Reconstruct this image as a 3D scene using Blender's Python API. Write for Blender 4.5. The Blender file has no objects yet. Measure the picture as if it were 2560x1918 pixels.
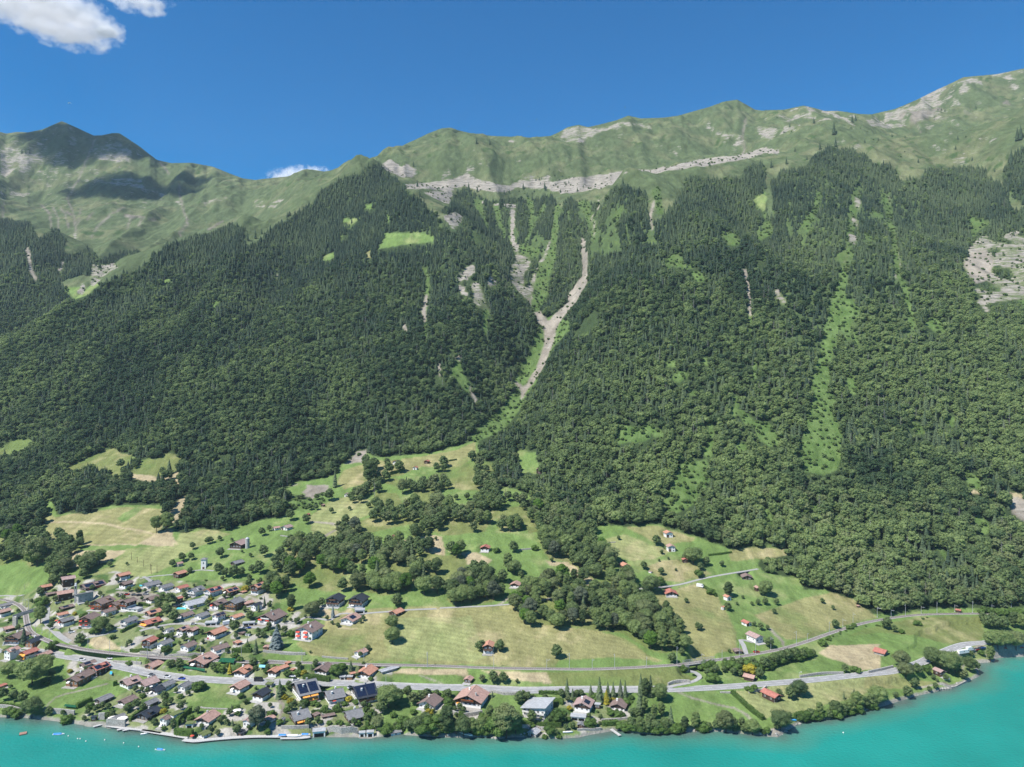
import bpy, math, random
import numpy as np
from mathutils import Vector, Matrix
SC = bpy.context.scene
COL = SC.collection
R = math.radians
rnd = random.Random(11)
# ------------------------------------------------------------ camera, sky, sun, exposure
F, CX, CY, H = 1837.0, 1280.0, 959.0, 205.0          # focal length in photo pixels, picture centre, flying height over the lake
cam_d = bpy.data.cameras.new('camera'); cam = bpy.data.objects.new('camera', cam_d); COL.objects.link(cam)
cam.location = (0, 0, H); cam.rotation_euler = (R(90), 0, 0)
cam_d.sensor_width = 36; cam_d.sensor_fit = 'HORIZONTAL'; cam_d.lens = 36 * F / 2560
cam_d.clip_start = 1; cam_d.clip_end = 60000
SC.camera = cam
SUN_EL, SUN_AZ = R(53), math.atan2(-0.82, -0.57)      # azimuth as atan2(x, y) of the direction towards the sun
W = bpy.data.worlds.new('World'); SC.world = W; W.use_nodes = True
nt = W.node_tree; bg = nt.nodes['Background']
sky = nt.nodes.new('ShaderNodeTexSky'); sky.sky_type = 'NISHITA'; sky.sun_disc = False
sky.sun_elevation = SUN_EL; sky.sun_rotation = SUN_AZ
sky.altitude = 600; sky.air_density = 1.0; sky.dust_density = 0.0; sky.ozone_density = 5.0
hs = nt.nodes.new('ShaderNodeHueSaturation'); hs.inputs['Saturation'].default_value = 1.85; hs.inputs['Hue'].default_value = .500; hs.inputs['Value'].default_value = .93
nt.links.new(sky.outputs[0], hs.inputs['Color']); nt.links.new(hs.outputs[0], bg.inputs[0]); bg.inputs[1].default_value = 0.098
sd = bpy.data.lights.new('sun', 'SUN'); sun = bpy.data.objects.new('sun', sd); COL.objects.link(sun)
sd.energy = 4.9; sd.angle = R(0.5); sd.color = (1.0, 0.955, 0.89)
SV = Vector((math.sin(SUN_AZ) * math.cos(SUN_EL), math.cos(SUN_AZ) * math.cos(SUN_EL), math.sin(SUN_EL)))
sun.rotation_euler = SV.to_track_quat('Z', 'Y').to_euler(); sun.location = (-500, -300, 900)
SC.view_settings.view_transform = 'Standard'; SC.view_settings.look = 'None'
SC.view_settings.exposure = 0.6; SC.view_settings.gamma = 1
SC.cycles.max_bounces = 26; SC.cycles.diffuse_bounces = 2; SC.cycles.glossy_bounces = 2
SC.cycles.transmission_bounces = 3; SC.cycles.volume_bounces = 24; SC.cycles.transparent_max_bounces = 8
SC.cycles.use_adaptive_sampling = True; SC.cycles.adaptive_threshold = 0.02

# ------------------------------------------------------------ helpers
def tag(o, label=None, cat=None, group=None, kind=None):
    if label: o['label'] = label
    if cat: o['category'] = cat
    if group: o['group'] = group
    if kind: o['kind'] = kind
    return o
def link(name, me, mats=(), parent=None):
    o = bpy.data.objects.new(name, me); COL.objects.link(o)
    if parent: o.parent = parent
    if me is not None and mats and not me.materials:
        for m in (mats if isinstance(mats, (list, tuple)) else [mats]): me.materials.append(m)
    return o
def empty(name, loc, rz=0):
    o = bpy.data.objects.new(name, None); COL.objects.link(o)
    o.location = loc; o.rotation_euler = (0, 0, rz); o.empty_display_size = 0.5
    return o
def mesh_np(name, V, Fc, smooth=False, mi=None):
    """V (n,3) array, Fc list of faces or (m,k) array"""
    me = bpy.data.meshes.new(name)
    V = np.asarray(V, dtype=np.float32)
    if isinstance(Fc, np.ndarray):
        m, k = Fc.shape
        me.vertices.add(len(V)); me.vertices.foreach_set('co', V.ravel())
        me.loops.add(m * k); me.loops.foreach_set('vertex_index', Fc.astype(np.int32).ravel())
        me.polygons.add(m); me.polygons.foreach_set('loop_start', np.arange(m, dtype=np.int32) * k)
        me.update(calc_edges=True)
    else:
        me.from_pydata([tuple(map(float, v)) for v in V], [], [tuple(int(i) for i in f) for f in Fc]); me.update()
    if mi is not None: me.polygons.foreach_set('material_index', np.asarray(mi, dtype=np.int32))
    if smooth: me.polygons.foreach_set('use_smooth', np.ones(len(me.polygons), dtype=bool))
    return me
class MB:
    """collects boxes, prisms and bars into ONE mesh"""
    def __init__(s): s.v = []; s.f = []
    def add(s, vs, fs):
        b = len(s.v); s.v += [tuple(v) for v in vs]; s.f += [tuple(i + b for i in f) for f in fs]
    def box(s, x0, y0, z0, x1, y1, z1):
        s.add([(x0,y0,z0),(x1,y0,z0),(x1,y1,z0),(x0,y1,z0),(x0,y0,z1),(x1,y0,z1),(x1,y1,z1),(x0,y1,z1)],
              [(0,3,2,1),(4,5,6,7),(0,1,5,4),(1,2,6,5),(2,3,7,6),(3,0,4,7)])
    def slab(s, p0, p1, p2, p3, t):
        """a quad p0..p3 given thickness t downwards"""
        q = [Vector(p) for p in (p0, p1, p2, p3)]; n = (q[1]-q[0]).cross(q[3]-q[0]).normalized() * t
        s.add([*q, *[a - n for a in q]], [(0,1,2,3),(7,6,5,4),(0,4,5,1),(1,5,6,2),(2,6,7,3),(3,7,4,0)])
    def tube(s, a, b, r, n=6, r2=None):
        a = Vector(a); b = Vector(b); d = (b-a).normalized(); r2 = r if r2 is None else r2
        u = d.orthogonal().normalized(); w = d.cross(u); vs = []
        for p, q in ((a, r), (b, r2)):
            for k in range(n):
                t = 2*math.pi*k/n; vs.append(p + (u*math.cos(t) + w*math.sin(t))*q)
        s.add(vs, [(k, (k+1) % n, n+(k+1) % n, n+k) for k in range(n)] + [tuple(range(n))[::-1], tuple(range(n, 2*n))])
    def mesh(s, name): return mesh_np(name, s.v, s.f)
    def build(s, name, mat, parent=None): return link(name, s.mesh(name), mat, parent)
# value noise
def _h(ix, iy, seed):
    n = (ix * 374761393 + iy * 668265263 + seed * 1442695041) & 0xffffffff
    n = ((n ^ (n >> 13)) * 1274126177) & 0xffffffff
    return ((n ^ (n >> 16)) & 0xffff) / 65535.0
def vnoise(x, y, seed=0):
    x = np.asarray(x, float); y = np.asarray(y, float)
    ix = np.floor(x).astype(np.int64); iy = np.floor(y).astype(np.int64); fx = x-ix; fy = y-iy
    fx = fx*fx*(3-2*fx); fy = fy*fy*(3-2*fy)
    a = _h(ix,iy,seed); b = _h(ix+1,iy,seed); c = _h(ix,iy+1,seed); d = _h(ix+1,iy+1,seed)
    return (a*(1-fx)+b*fx)*(1-fy) + (c*(1-fx)+d*fx)*fy
def fbm(x, y, seed=0, oct=4, ridged=False):
    s = 0; a = 1.0; t = 0
    for k in range(oct):
        n = vnoise(x*2**k, y*2**k, seed+k*17)*2-1
        if ridged: n = 1-2*np.abs(n)
        s = s + a*n; t += a; a *= 0.5
    return s/t
# ------------------------------------------------------------ terrain: control points -> height field
def zpt(px, py, z):
    Y = F*(H-z)/(py-CY); return ((px-CX)/F*Y, Y, z)
def ypt(px, py, Y): return ((px-CX)/F*Y, Y, H-(py-CY)/F*Y)
SHORE = [(-560,1770),(-200,1785),(0,1793),(43,1793),(81,1796),(157,1805),(217,1814),(264,1817),(330,1827),(400,1835),(453,1845),(484,1850),
 (600,1846),(717,1843),(772,1843),(935,1843),(971,1840),(1008,1837),(1082,1842),(1110,1843),(1177,1844),(1224,1841),(1242,1848),(1285,1843),
 (1332,1844),(1394,1847),(1450,1843),(1463,1839),(1545,1825),(1599,1834),(1635,1835),(1697,1831),(1762,1828),(1800,1829),(1854,1834),
 (1894,1839),(1945,1843),(1968,1826),(1990,1814),(2017,1801),(2081,1797),(2135,1783),(2200,1768),(2290,1740),(2341,1729),(2374,1722),
 (2423,1703),(2448,1691),(2444,1658),(2486,1655),(2490,1640),(2560,1632),(2750,1612),(3120,1590)]
SHW = np.array([zpt(a, b, 0)[:2] for a, b in SHORE])
RAIL = [(-560,1440),(-200,1476),(0,1498),(18,1501),(42,1510),(56,1520),(63,1530),(66,1550),(70,1568),(81,1583),(109,1597),(136,1607),(172,1615),(217,1624),
 (290,1633),(400,1643),(560,1652),(700,1656),(834,1658),(881,1660),(1100,1665),(1231,1670),(1450,1673),(1536,1671),(1617,1667),(1713,1660),
 (1787,1650),(1822,1646),(1877,1637),(1946,1624),(1984,1614),(2022,1602),(2076,1583),(2150,1560),(2223,1546),(2287,1538),(2359,1535),
 (2448,1534),(2504,1534),(2560,1533),(2800,1533),(3120,1540)]
ROAD = [(-560,1610),(-200,1625),(60,1628),(130,1635),(172,1643),(235,1652),(272,1661),(330,1674),(404,1689),(513,1700),(622,1705),(754,1707),(881,1710),(990,1716),
 (1104,1720),(1195,1721),(1303,1727),(1450,1725),(1581,1725),(1672,1724),(1800,1718),(1909,1710),(2017,1701),(2160,1686),(2232,1678),
 (2287,1662),(2314,1651),(2374,1624),(2413,1611),(2459,1607),(2504,1604),(2560,1602),(2800,1596),(3120,1590)]
# column specs going up the slope: (row, 's', slope) or (row, 'Y', distance) or ('dip', dY, drop)
C = {
 -540:[(1442,'z',14),(1150,'s',.25),(880,'s',.5),('dip',110,-30),(690,'Y',1800),(500,'Y',2000),('dip',120,-30),(470,'Y',2500),(300,'Y',3300),('dip',350,-150)],
 -250:[(1471,'z',14),(1150,'s',.25),(900,'s',.5),('dip',110,-30),(720,'Y',1750),(530,'Y',2000),('dip',120,-30),(500,'Y',2450),(320,'Y',3300),('dip',350,-150)],
 0:[(1498,'z',14),(1150,'s',.25),(1050,'s',.45),(885,'s',.52),('dip',100,-25),(720,'Y',1720),(560,'Y',2000),('dip',110,-30),(520,'Y',2400),(430,'Y',2850),(335,'Y',3300),('dip',350,-150)],
 75:[(1575,'z',14),(1440,'s',.17),(1150,'s',.25),(1050,'s',.42),(840,'s',.54),('dip',100,-25),(700,'Y',1720),(590,'Y',2000),('dip',110,-30),(540,'Y',2400),(440,'Y',2850),(326,'Y',3300),('dip',350,-150)],
 155:[(1612,'z',14),(1450,'s',.15),(1130,'s',.25),(1050,'s',.4),(785,'s',.55),('dip',90,-25),(700,'Y',1750),(610,'Y',1980),('dip',90,-20),(560,'Y',2400),(460,'Y',2800),(303,'Y',3250),('dip',350,-180)],
 230:[(1626,'z',14),(1450,'s',.155),(1120,'s',.25),(740,'s',.565),('dip',90,-25),(690,'Y',1850),(640,'Y',1960),(600,'Y',2250),(480,'Y',2700),(339,'Y',3350),('dip',350,-150)],
 300:[(1634,'z',14),(1450,'s',.16),(1110,'s',.25),(690,'s',.57),('dip',110,-25),(635,'Y',2000),(590,'Y',2280),(490,'Y',2700),(333,'Y',3250),('dip',350,-150)],
 450:[(1646,'z',14),(1480,'s',.14),(1180,'s',.25),(605,'s',.55),('dip',100,-20),(590,'Y',2200),(500,'Y',2650),(404,'Y',3250),('dip',350,-150)],
 600:[(1653,'z',14),(1400,'s',.2),(1200,'s',.26),(562,'s',.56),('dip',100,-20),(560,'Y',2250),(443,'Y',3150),('dip',350,-150)],
 760:[(1657,'z',14),(1500,'s',.16),(1200,'s',.25),(1120,'s',.4),(503,'s',.59),('dip',80,-15),(495,'Y',2300),(424,'Y',3000),('dip',350,-130)],
 860:[(1660,'z',14),(1500,'s',.18),(1180,'s',.25),(1120,'s',.35),(450,'s',.62),('dip',60,-10),(445,'Y',2150),(405,'Y',2800),('dip',350,-130)],
 935:[(1662,'z',14),(1500,'s',.2),(1150,'s',.26),(800,'s',.6),(414,'s',.68),('dip',60,-10),(420,'Y',2200),(372,'Y',2750),('dip',350,-150)],
 1040:[(1664,'z',14),(1500,'s',.22),(1150,'s',.26),(700,'s',.62),(510,'s',.72),(470,'Y',2020),(440,'Y',2060),(332,'Y',2700),('dip',350,-150)],
 1110:[(1665,'z',14),(1510,'s',.22),(1140,'s',.27),(700,'s',.63),(560,'s',.72),(500,'Y',2000),(462,'Y',2040),(320,'Y',2650),('dip',350,-150)],
 1180:[(1668,'z',14),(1512,'s',.22),(1150,'s',.27),(1100,'s',.4),(800,'s',.63),(640,'s',.72),(560,'Y',1860),(500,'Y',2000),(455,'Y',2050),(327,'Y',2650),('dip',350,-150)],
 1260:[(1671,'z',14),(1512,'s',.22),(1150,'s',.27),(1040,'s',.3),(960,'s',.6),(720,'s',.74),(600,'Y',1760),(500,'Y',1990),(470,'Y',2050),(336,'Y',2650),('dip',350,-150)],
 1310:[(1672,'z',14),(1512,'s',.22),(1150,'s',.27),(1000,'s',.3),(945,'s',.4),(850,'Y',1210),(760,'Y',1370),(660,'Y',1560),(560,'Y',1830),(500,'Y',1990),(460,'Y',2040),(345,'Y',2650),('dip',350,-150)],
 1370:[(1673,'z',14),(1500,'s',.22),(1200,'s',.28),(1050,'s',.42),(940,'s',.42),(850,'Y',1240),(790,'Y',1350),(700,'Y',1520),(600,'Y',1730),(510,'Y',1980),(468,'Y',2030),(342,'Y',2650),('dip',350,-150)],
 1425:[(1673,'z',14),(1400,'s',.22),(1250,'s',.3),(1000,'s',.5),(860,'s',.62),(760,'Y',1400),(680,'Y',1520),(590,'Y',1720),(500,'Y',1980),(450,'Y',2050),(322,'Y',2650),('dip',350,-150)],
 1480:[(1673,'z',14),(1320,'s',.24),(1000,'s',.54),(800,'s',.62),(640,'Y',1560),(590,'Y',1700),(495,'Y',1990),(445,'Y',2060),(318,'Y',2650),('dip',350,-150)],
 1560:[(1671,'z',14),(1325,'s',.24),(900,'s',.58),(600,'s',.62),(480,'s',.66),(430,'Y',2120),(293,'Y',2650),('dip',350,-150)],
 1700:[(1661,'z',14),(1340,'s',.24),(900,'s',.58),(460,'s',.62),(425,'Y',2150),(398,'Y',2190),(285,'Y',2600),('dip',350,-120)],
 1850:[(1641,'z',14),(1400,'s',.22),(900,'s',.57),(440,'s',.61),(385,'Y',2200),(360,'Y',2240),(252,'Y',2650),('dip',350,-170)],
 1920:[(1629,'z',14),(1420,'s',.2),(900,'s',.57),(430,'s',.61),(350,'Y',2220),(275,'Y',2550),('dip',350,-150)],
 2000:[(1609,'z',14),(1440,'s',.2),(900,'s',.59),(410,'s',.62),(340,'Y',2150),(267,'Y',2450),('dip',350,-100)],
 2090:[(1578,'z',14),(1480,'s',.2),(900,'s',.6),(375,'s',.635),(320,'Y',2050),(281,'Y',2350),('dip',350,-60)],
 2200:[(1550,'z',14),(1520,'s',.2),(900,'s',.6),(420,'s',.62),(370,'Y',2100),(283,'Y',2500),('dip',350,-60)],
 2330:[(1536,'z',14),(1520,'s',.25),(900,'s',.6),(440,'s',.62),(385,'Y',2130),(320,'Y',2350),(229,'Y',2650),('dip',350,-150)],
 2420:[(1534,'z',14),(1520,'s',.3),(900,'s',.6),(430,'s',.62),(380,'Y',2130),(300,'Y',2350),(196,'Y',2650),('dip',350,-150)],
 2490:[(1533,'z',14),(1515,'s',.4),(900,'s',.62),(700,'s',.6),(480,'s',.66),(400,'Y',2100),(290,'Y',2350),(185,'Y',2650),('dip',350,-150)],
 2590:[(1533,'z',14),(1515,'s',.5),(900,'s',.64),(620,'s',.65),(290,'s',.78),('dip',70,-15),(290,'Y',2250),(169,'Y',2650),('dip',350,-150)],
 2850:[(1534,'z',14),(1515,'s',.5),(900,'s',.64),(600,'s',.66),(240,'s',.75),('dip',70,-15),(230,'Y',2300),(140,'Y',2650),('dip',350,-150)],
 3110:[(1540,'z',14),(1515,'s',.5),(900,'s',.64),(600,'s',.66),(220,'s',.72),('dip',70,-15),(210,'Y',2300),(120,'Y',2650),('dip',350,-150)],
}
P = []
for px, spec in C.items():
    Y = z = None
    for it in spec:
        if it[0] == 'dip': Y += it[1]; z += it[2]; P.append(((px-CX)/F*Y, Y, z)); continue
        py, k, v = it
        if k == 'z': z = v; Y = F*(H-z)/(py-CY)
        elif k == 'Y': Y = v; z = H-(py-CY)/F*Y
        else:
            Y0, z0 = Y, z
            Y = (H-z0+v*Y0)/(v+(py-CY)/F); z = z0+v*(Y-Y0)
            n = int((Y-Y0)/220)                          # keep long even slopes straight
            for q in range(1, n+1):
                t = q/(n+1); P.append(((px-CX)/F*(Y0+t*(Y-Y0)), Y0+t*(Y-Y0), z0+t*(z-z0)))
        P.append(((px-CX)/F*Y, Y, z))
for a, b in RAIL: P.append(zpt(a, b, 14))
for a, b in ROAD: P.append(zpt(a, b, 9))
for i in range(0, len(SHORE)):
    P.append(zpt(SHORE[i][0], SHORE[i][1]-4, 2.2))
    P.append(zpt(SHORE[i][0], SHORE[i][1]+60, -14))
P = np.array(P); keep = [0]
for i in range(1, len(P)):
    if np.min(np.hypot(P[keep,0]-P[i,0], P[keep,1]-P[i,1])) > 3.5: keep.append(i)
P = P[keep]
def kern(d): return np.sqrt(d*d + 9.0)
D = kern(np.hypot(P[:,0][:,None]-P[:,0], P[:,1][:,None]-P[:,1]))
n = len(P); A = np.zeros((n+3, n+3)); A[:n,:n] = D; A[:n,n] = 1; A[:n,n+1] = P[:,0]/1000; A[:n,n+2] = P[:,1]/1000
A[n:,:n] = A[:n,n:].T
wts = np.linalg.solve(A, np.concatenate([P[:,2], [0,0,0]]))
NU, NY = 1010, 1060
US = np.linspace(-1.0, 1.0, NU); YS = 395*np.exp(np.linspace(0, math.log(3950/395), NY))
UU, YY = np.meshgrid(US, YS); XX = UU*YY             # the sheet widens with distance
ZZ = np.zeros_like(XX)
for j in range(NY):
    d = kern(np.hypot(XX[j][:,None]-P[:,0], YY[j][:,None]-P[:,1]))
    ZZ[j] = d@wts[:n] + wts[n] + wts[n+1]*XX[j]/1000 + wts[n+2]*YY[j]/1000
# signed distance to the shore line (+ = land)
def seg_dist(X, Y, pts):
    best = np.full(X.shape, 1e9); bt = np.zeros(X.shape); side = np.zeros(X.shape)
    acc = 0
    for (x0, y0), (x1, y1) in zip(pts[:-1], pts[1:]):
        dx, dy = x1-x0, y1-y0; L2 = dx*dx+dy*dy+1e-9
        t = np.clip(((X-x0)*dx+(Y-y0)*dy)/L2, 0, 1); d = np.hypot(X-x0-t*dx, Y-y0-t*dy)
        m = d < best; best = np.where(m, d, best); bt = np.where(m, acc+t*math.sqrt(L2), bt)
        side = np.where(m, dx*(Y-y0)-dy*(X-x0), side); acc += math.sqrt(L2)
    return best, bt, side
ns = int(np.searchsorted(YS, 700))
sdist = np.full(XX.shape, 500.0)
b_, _, s_ = seg_dist(XX[:ns], YY[:ns], SHW); sdist[:ns] = b_*np.sign(s_)
def sstep(a, b, x): t = np.clip((x-a)/(b-a), 0, 1); return t*t*(3-2*t)
land = sstep(-1.5, 1.5, sdist)
low = np.maximum(ZZ*0+np.minimum(ZZ, 1.3+.22*np.clip(sdist,0,200)), 1.0)
ZZ = np.where(sdist < 40, np.where(sdist > -1.5, low*land + (-1.0)*(1-land), -1.0+0.16*(sdist+1.5)), ZZ)
# relief noise: gullies running down the slopes, growing with height
amp = sstep(70, 420, ZZ)
g1 = fbm(XX/150 + 0.5*fbm(XX/300, YY/300, 5), YY/700, 3, 4, ridged=True)
g2 = fbm(XX/60, YY/110, 9, 4)
g0 = fbm((XX+.25*YY)/260, YY/1400, 41, 2, ridged=True)
ZZ = ZZ + amp*(g0*46 + g1*27 + g2*9)
alp = sstep(650, 900, ZZ)
g3 = fbm(XX/45, YY/90, 31, 4, ridged=True)
ZZ = ZZ + alp*(g3*7 + fbm(XX/18, YY/22, 37, 3)*3.2)
ZZ = ZZ + sstep(3, 30, sdist)*fbm(XX/35, YY/35, 23, 3)*0.9*sstep(25, 60, ZZ)
# the crest line as measured, so that peaks and saddles stand where they do
CREST = [(-600,300),(-200,330),(0,330),(16,334),(43,330),(70,331),(105,324),(128,314),(154,303),(167,308),(202,324),(234,339),(257,338),(280,333),(298,333),(311,341),(350,367),(374,386),(393,400),(428,408),(479,407),
 (533,417),(572,433),(607,446),(638,450),(662,447),(720,441),(759,425),(779,424),(810,429),(851,422),(921,397),(975,381),(1018,358),(1041,348),(1072,333),(1104,321),(1127,319),(1143,325),(1189,336),(1236,340),
 (1283,342),(1325,344),(1376,340),(1396,331),(1419,318),(1446,312),(1470,318),(1501,311),(1540,301),(1571,289),(1602,296),(1660,294),(1696,289),(1774,267),(1809,254),(1843,249),(1861,259),(1887,274),(1904,276),
 (1961,274),(2009,264),(2035,270),(2061,277),(2095,277),(2148,285),(2178,286),(2239,272),(2295,248),(2339,226),(2382,206),(2408,193),(2452,189),(2495,185),(2560,171),(2700,150),(3120,120)]
def crest_fix():
    ja = int(np.searchsorted(YS, 2180)); E = (ZZ[ja:]-H)/YY[ja:]; jm = E.argmax(0)+ja; em = E.max(0)
    want = (CY-np.interp(CX+F*US, [c[0] for c in CREST], [c[1] for c in CREST]))/F
    k = np.ones(21)/21; Yc = np.convolve(np.pad(YS[jm], 10, mode='edge'), k, 'valid')
    for _ in range(2):
        E = (ZZ[ja:]-H)/YY[ja:]; jm = E.argmax(0)+ja; em = E.max(0); dz = (want-em)*YS[jm]
        w = sstep(0, 1, (YY-2150)/np.maximum(Yc[None,:]-2150, 100)); ZZ[:] = ZZ+w*dz[None,:]
crest_fix()
def raycast(px, py):
    """pixel of the photograph -> point on the ground"""
    u = (px-CX)/F; k = (u+1)/2*(NU-1); k = min(max(k, 0), NU-1.001); i = int(k); t = k-i
    zc = ZZ[:, i]*(1-t)+ZZ[:, i+1]*t
    zr = H-(py-CY)/F*YS
    m = np.nonzero((zc >= zr) & (zc > -0.5))[0]
    if len(m) == 0:
        m = [NY-1]
    j = m[0]
    if j > 0 and zr[j-1]-zc[j-1] > 0 and j < NY-1:
        a = zr[j-1]-zc[j-1]; b = zc[j]-zr[j]; q = a/(a+b+1e-9); Y = YS[j-1]+(YS[j]-YS[j-1])*q
    else: Y = YS[j]
    return (u*Y, Y, H-(py-CY)/F*Y)
def gz(x, y):
    """ground height at a world point (bilinear)"""
    u = x/y; k = np.clip((u+1)/2*(NU-1), 0, NU-1.001); l = np.clip(np.log(np.asarray(y)/395)/math.log(3950/395)*(NY-1), 0, NY-1.001)
    i = np.floor(k).astype(int); j = np.floor(l).astype(int); a = k-i; b = l-j
    return (ZZ[j,i]*(1-a)+ZZ[j,i+1]*a)*(1-b) + (ZZ[j+1,i]*(1-a)+ZZ[j+1,i+1]*a)*b
def gidx(x, y):
    k = np.clip(np.round((x/y+1)/2*(NU-1)), 0, NU-1).astype(int)
    l = np.clip(np.round(np.log(y/395)/math.log(3950/395)*(NY-1)), 0, NY-1).astype(int)
    return l, k
def pixel(x, y, z): return CX+F*x/y, CY+F*(H-z)/y
def smooth_line(pts, step=6.0):
    """Catmull-Rom through world points (n,k)"""
    p = np.array(pts, float); out = []
    for i in range(len(p)-1):
        a = p[max(i-1,0)]; b = p[i]; c = p[i+1]; d = p[min(i+2,len(p)-1)]
        m = max(2, int(np.linalg.norm((c-b)[:2])/step))
        for q in range(m):
            t = q/m; out.append(0.5*((2*b)+(-a+c)*t+(2*a-5*b+4*c-d)*t*t+(-a+3*b-3*c+d)*t**3))
    out.append(p[-1]); return np.array(out)
def flatten(line, hw, sh):
    """level the ground across a way: line (n,3), half width, shoulder"""
    lo = line.min(0)-hw-sh-3; hi = line.max(0)+hw+sh+3
    m = (XX > lo[0]) & (XX < hi[0]) & (YY > lo[1]) & (YY < hi[1])
    jj, ii = np.nonzero(m)
    if len(jj) == 0: return
    X = XX[jj,ii]; Y = YY[jj,ii]
    best = np.full(X.shape, 1e9); zt = np.zeros(X.shape)
    for p, q in zip(line[:-1], line[1:]):
        mm = (X > min(p[0],q[0])-hw-sh) & (X < max(p[0],q[0])+hw+sh) & (Y > min(p[1],q[1])-hw-sh) & (Y < max(p[1],q[1])+hw+sh)
        if not mm.any(): continue
        dx, dy = q[0]-p[0], q[1]-p[1]; L2 = dx*dx+dy*dy+1e-9
        t = np.clip(((X[mm]-p[0])*dx+(Y[mm]-p[1])*dy)/L2, 0, 1); d = np.hypot(X[mm]-p[0]-t*dx, Y[mm]-p[1]-t*dy)
        b = best[mm]; z = zt[mm]; c = d < b
        b[c] = d[c]; z[c] = (p[2]+t*(q[2]-p[2]))[c]; best[mm] = b; zt[mm] = z
    w = 1-sstep(hw, hw+sh, best)
    ZZ[jj,ii] = ZZ[jj,ii]*(1-w)+(zt-0.12)*w
LANES = []                                            # (name, world line, half width)
def px_lane(name, pts, hw, o=(0,0), f=1.0, zfix=None, sm=True):
    if zfix is None: w = [raycast(o[0]+a/f, o[1]+b/f) for a, b in pts]
    else: w = [zpt(o[0]+a/f, o[1]+b/f, zfix) for a, b in pts]
    l = smooth_line(w, 5.0)
    if zfix is None:
        l[:,2] = gz(l[:,0], l[:,1]); k = np.ones(9)/9
        if len(l) > 9: l[:,2] = np.convolve(np.pad(l[:,2], 4, mode='edge'), k, 'valid')
    LANES.append((name, l, hw)); return l
rail_line = px_lane('railway', RAIL, 2.6, zfix=14)
road_line = px_lane('road', ROAD, 4.0, zfix=9)
flatten(rail_line, 3.2, 4.0); flatten(road_line, 5.0, 4.0)
for lp in [
 dict(name='lane', pts=[(1000,1225),(1040,1170),(870,1070),(780,1000),(700,930),(650,870),(630,800),(645,700),(650,640),(640,580)], hw=2.4, o=(0,1400), f=5.5225),
 dict(name='lane', pts=[(-60,498),(0,497),(150,494),(320,490)], hw=1.8, o=(0,1400), f=5.5225),
 dict(name='lane', pts=[(1040,1140),(1250,1050),(1450,1030),(1650,960),(1900,850),(2100,760),(2209,700)], hw=1.6, o=(0,1400), f=5.5225),
 dict(name='lane', pts=[(0,990),(120,950),(400,880),(700,870),(900,880),(1150,930),(1400,930),(1700,930),(1900,900),(2209,880)], hw=2.0, o=(350,1400), f=5.5225),
 dict(name='lane', pts=[(0,890),(180,885),(360,770),(450,790),(600,830),(700,850),(830,730),(1160,740),(1500,710),(1700,690),(2209,670)], hw=1.6, o=(700,1400), f=5.5225),
 dict(name='lane', pts=[(1100,1521),(1283,1510),(1480,1482),(1600,1472),(1690,1464),(1750,1448),(1800,1438),(1850,1430),(1895,1422)], hw=1.6),
 dict(name='lane', pts=[(0,270),(200,220),(440,205),(700,150),(860,125),(1020,150)], hw=1.4, o=(350,1400), f=5.5225),
 dict(name='lane', pts=[(1150,230),(1250,290),(1400,380),(1500,460)], hw=1.5, o=(150,1400), f=5.5225),
 dict(name='lane', pts=[(640,1030),(600,900),(560,830),(650,840),(800,870)], hw=1.6, o=(1750,1450), f=5.5225),
 dict(name='lane', pts=[(1480,655),(1650,625),(1800,590),(1900,540),(1930,500),(1870,440),(1800,425)], hw=1.5, o=(1400,1600), f=5.5225),
]:
    ln = px_lane(**lp); flatten(ln, lp['hw']+0.6, 2.5)
PATHS = []                                            # narrow beaten tracks: colour of the ground only
# ------------------------------------------------------------ ground cover (kept with the ground as a world-space attribute)
PXg = CX+F*UU; PYg = CY+F*(H-ZZ)/YY
wob = 5+0*UU
PXn = PXg+fbm(XX/22, YY/22, 71, 3)*3.2*np.clip(700/YY,.6,1)*1.6; PYn = PYg+fbm(XX/22, YY/22, 77, 3)*3.2*np.clip(700/YY,.6,1)*1.6
MEADOW, FOREST, ROCK, DRY, SCRUB, ALP, SCREE, YARD, TAN, BANK, MOWN, PALE = range(12)
cls = np.full(XX.shape, MEADOW, dtype=np.int8)
def inpoly(X, Y, pts):
    r = np.zeros(X.shape, bool); n = len(pts)
    for i in range(n):
        x0, y0 = pts[i]; x1, y1 = pts[(i+1) % n]
        if y0 == y1: continue
        c = ((y0 > Y) != (y1 > Y)) & (X < (x1-x0)*(Y-y0)/(y1-y0)+x0); r ^= c
    return r
REG = dict(A=(0,1400,5.5225),B=(0,1600,5.5225),C=(350,1400,5.5225),D=(350,1600,5.5225),E=(700,1400,5.5225),Fz=(700,1600,5.5225),G=(1050,1600,5.5225),
 Hh=(1400,1600,5.5225),I=(1750,1450,5.5225),J=(1800,1600,5.5225),K=(2160,1450,5.5225),L=(0,1050,3.4516),M=(600,1050,3.4516),N=(1200,1200,3.4516),
 O=(1800,1150,2.907),Pz=(1600,150,2.301),Q=(800,280,2.569),S=(0,250,2.569),T=(900,700,3.682),U=(1500,700,2.087),Z=(0,0,1.0))
def nat(reg, pts): x, y, f = REG[reg]; return [(x+a/f, y+b/f) for a, b in pts]
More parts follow.
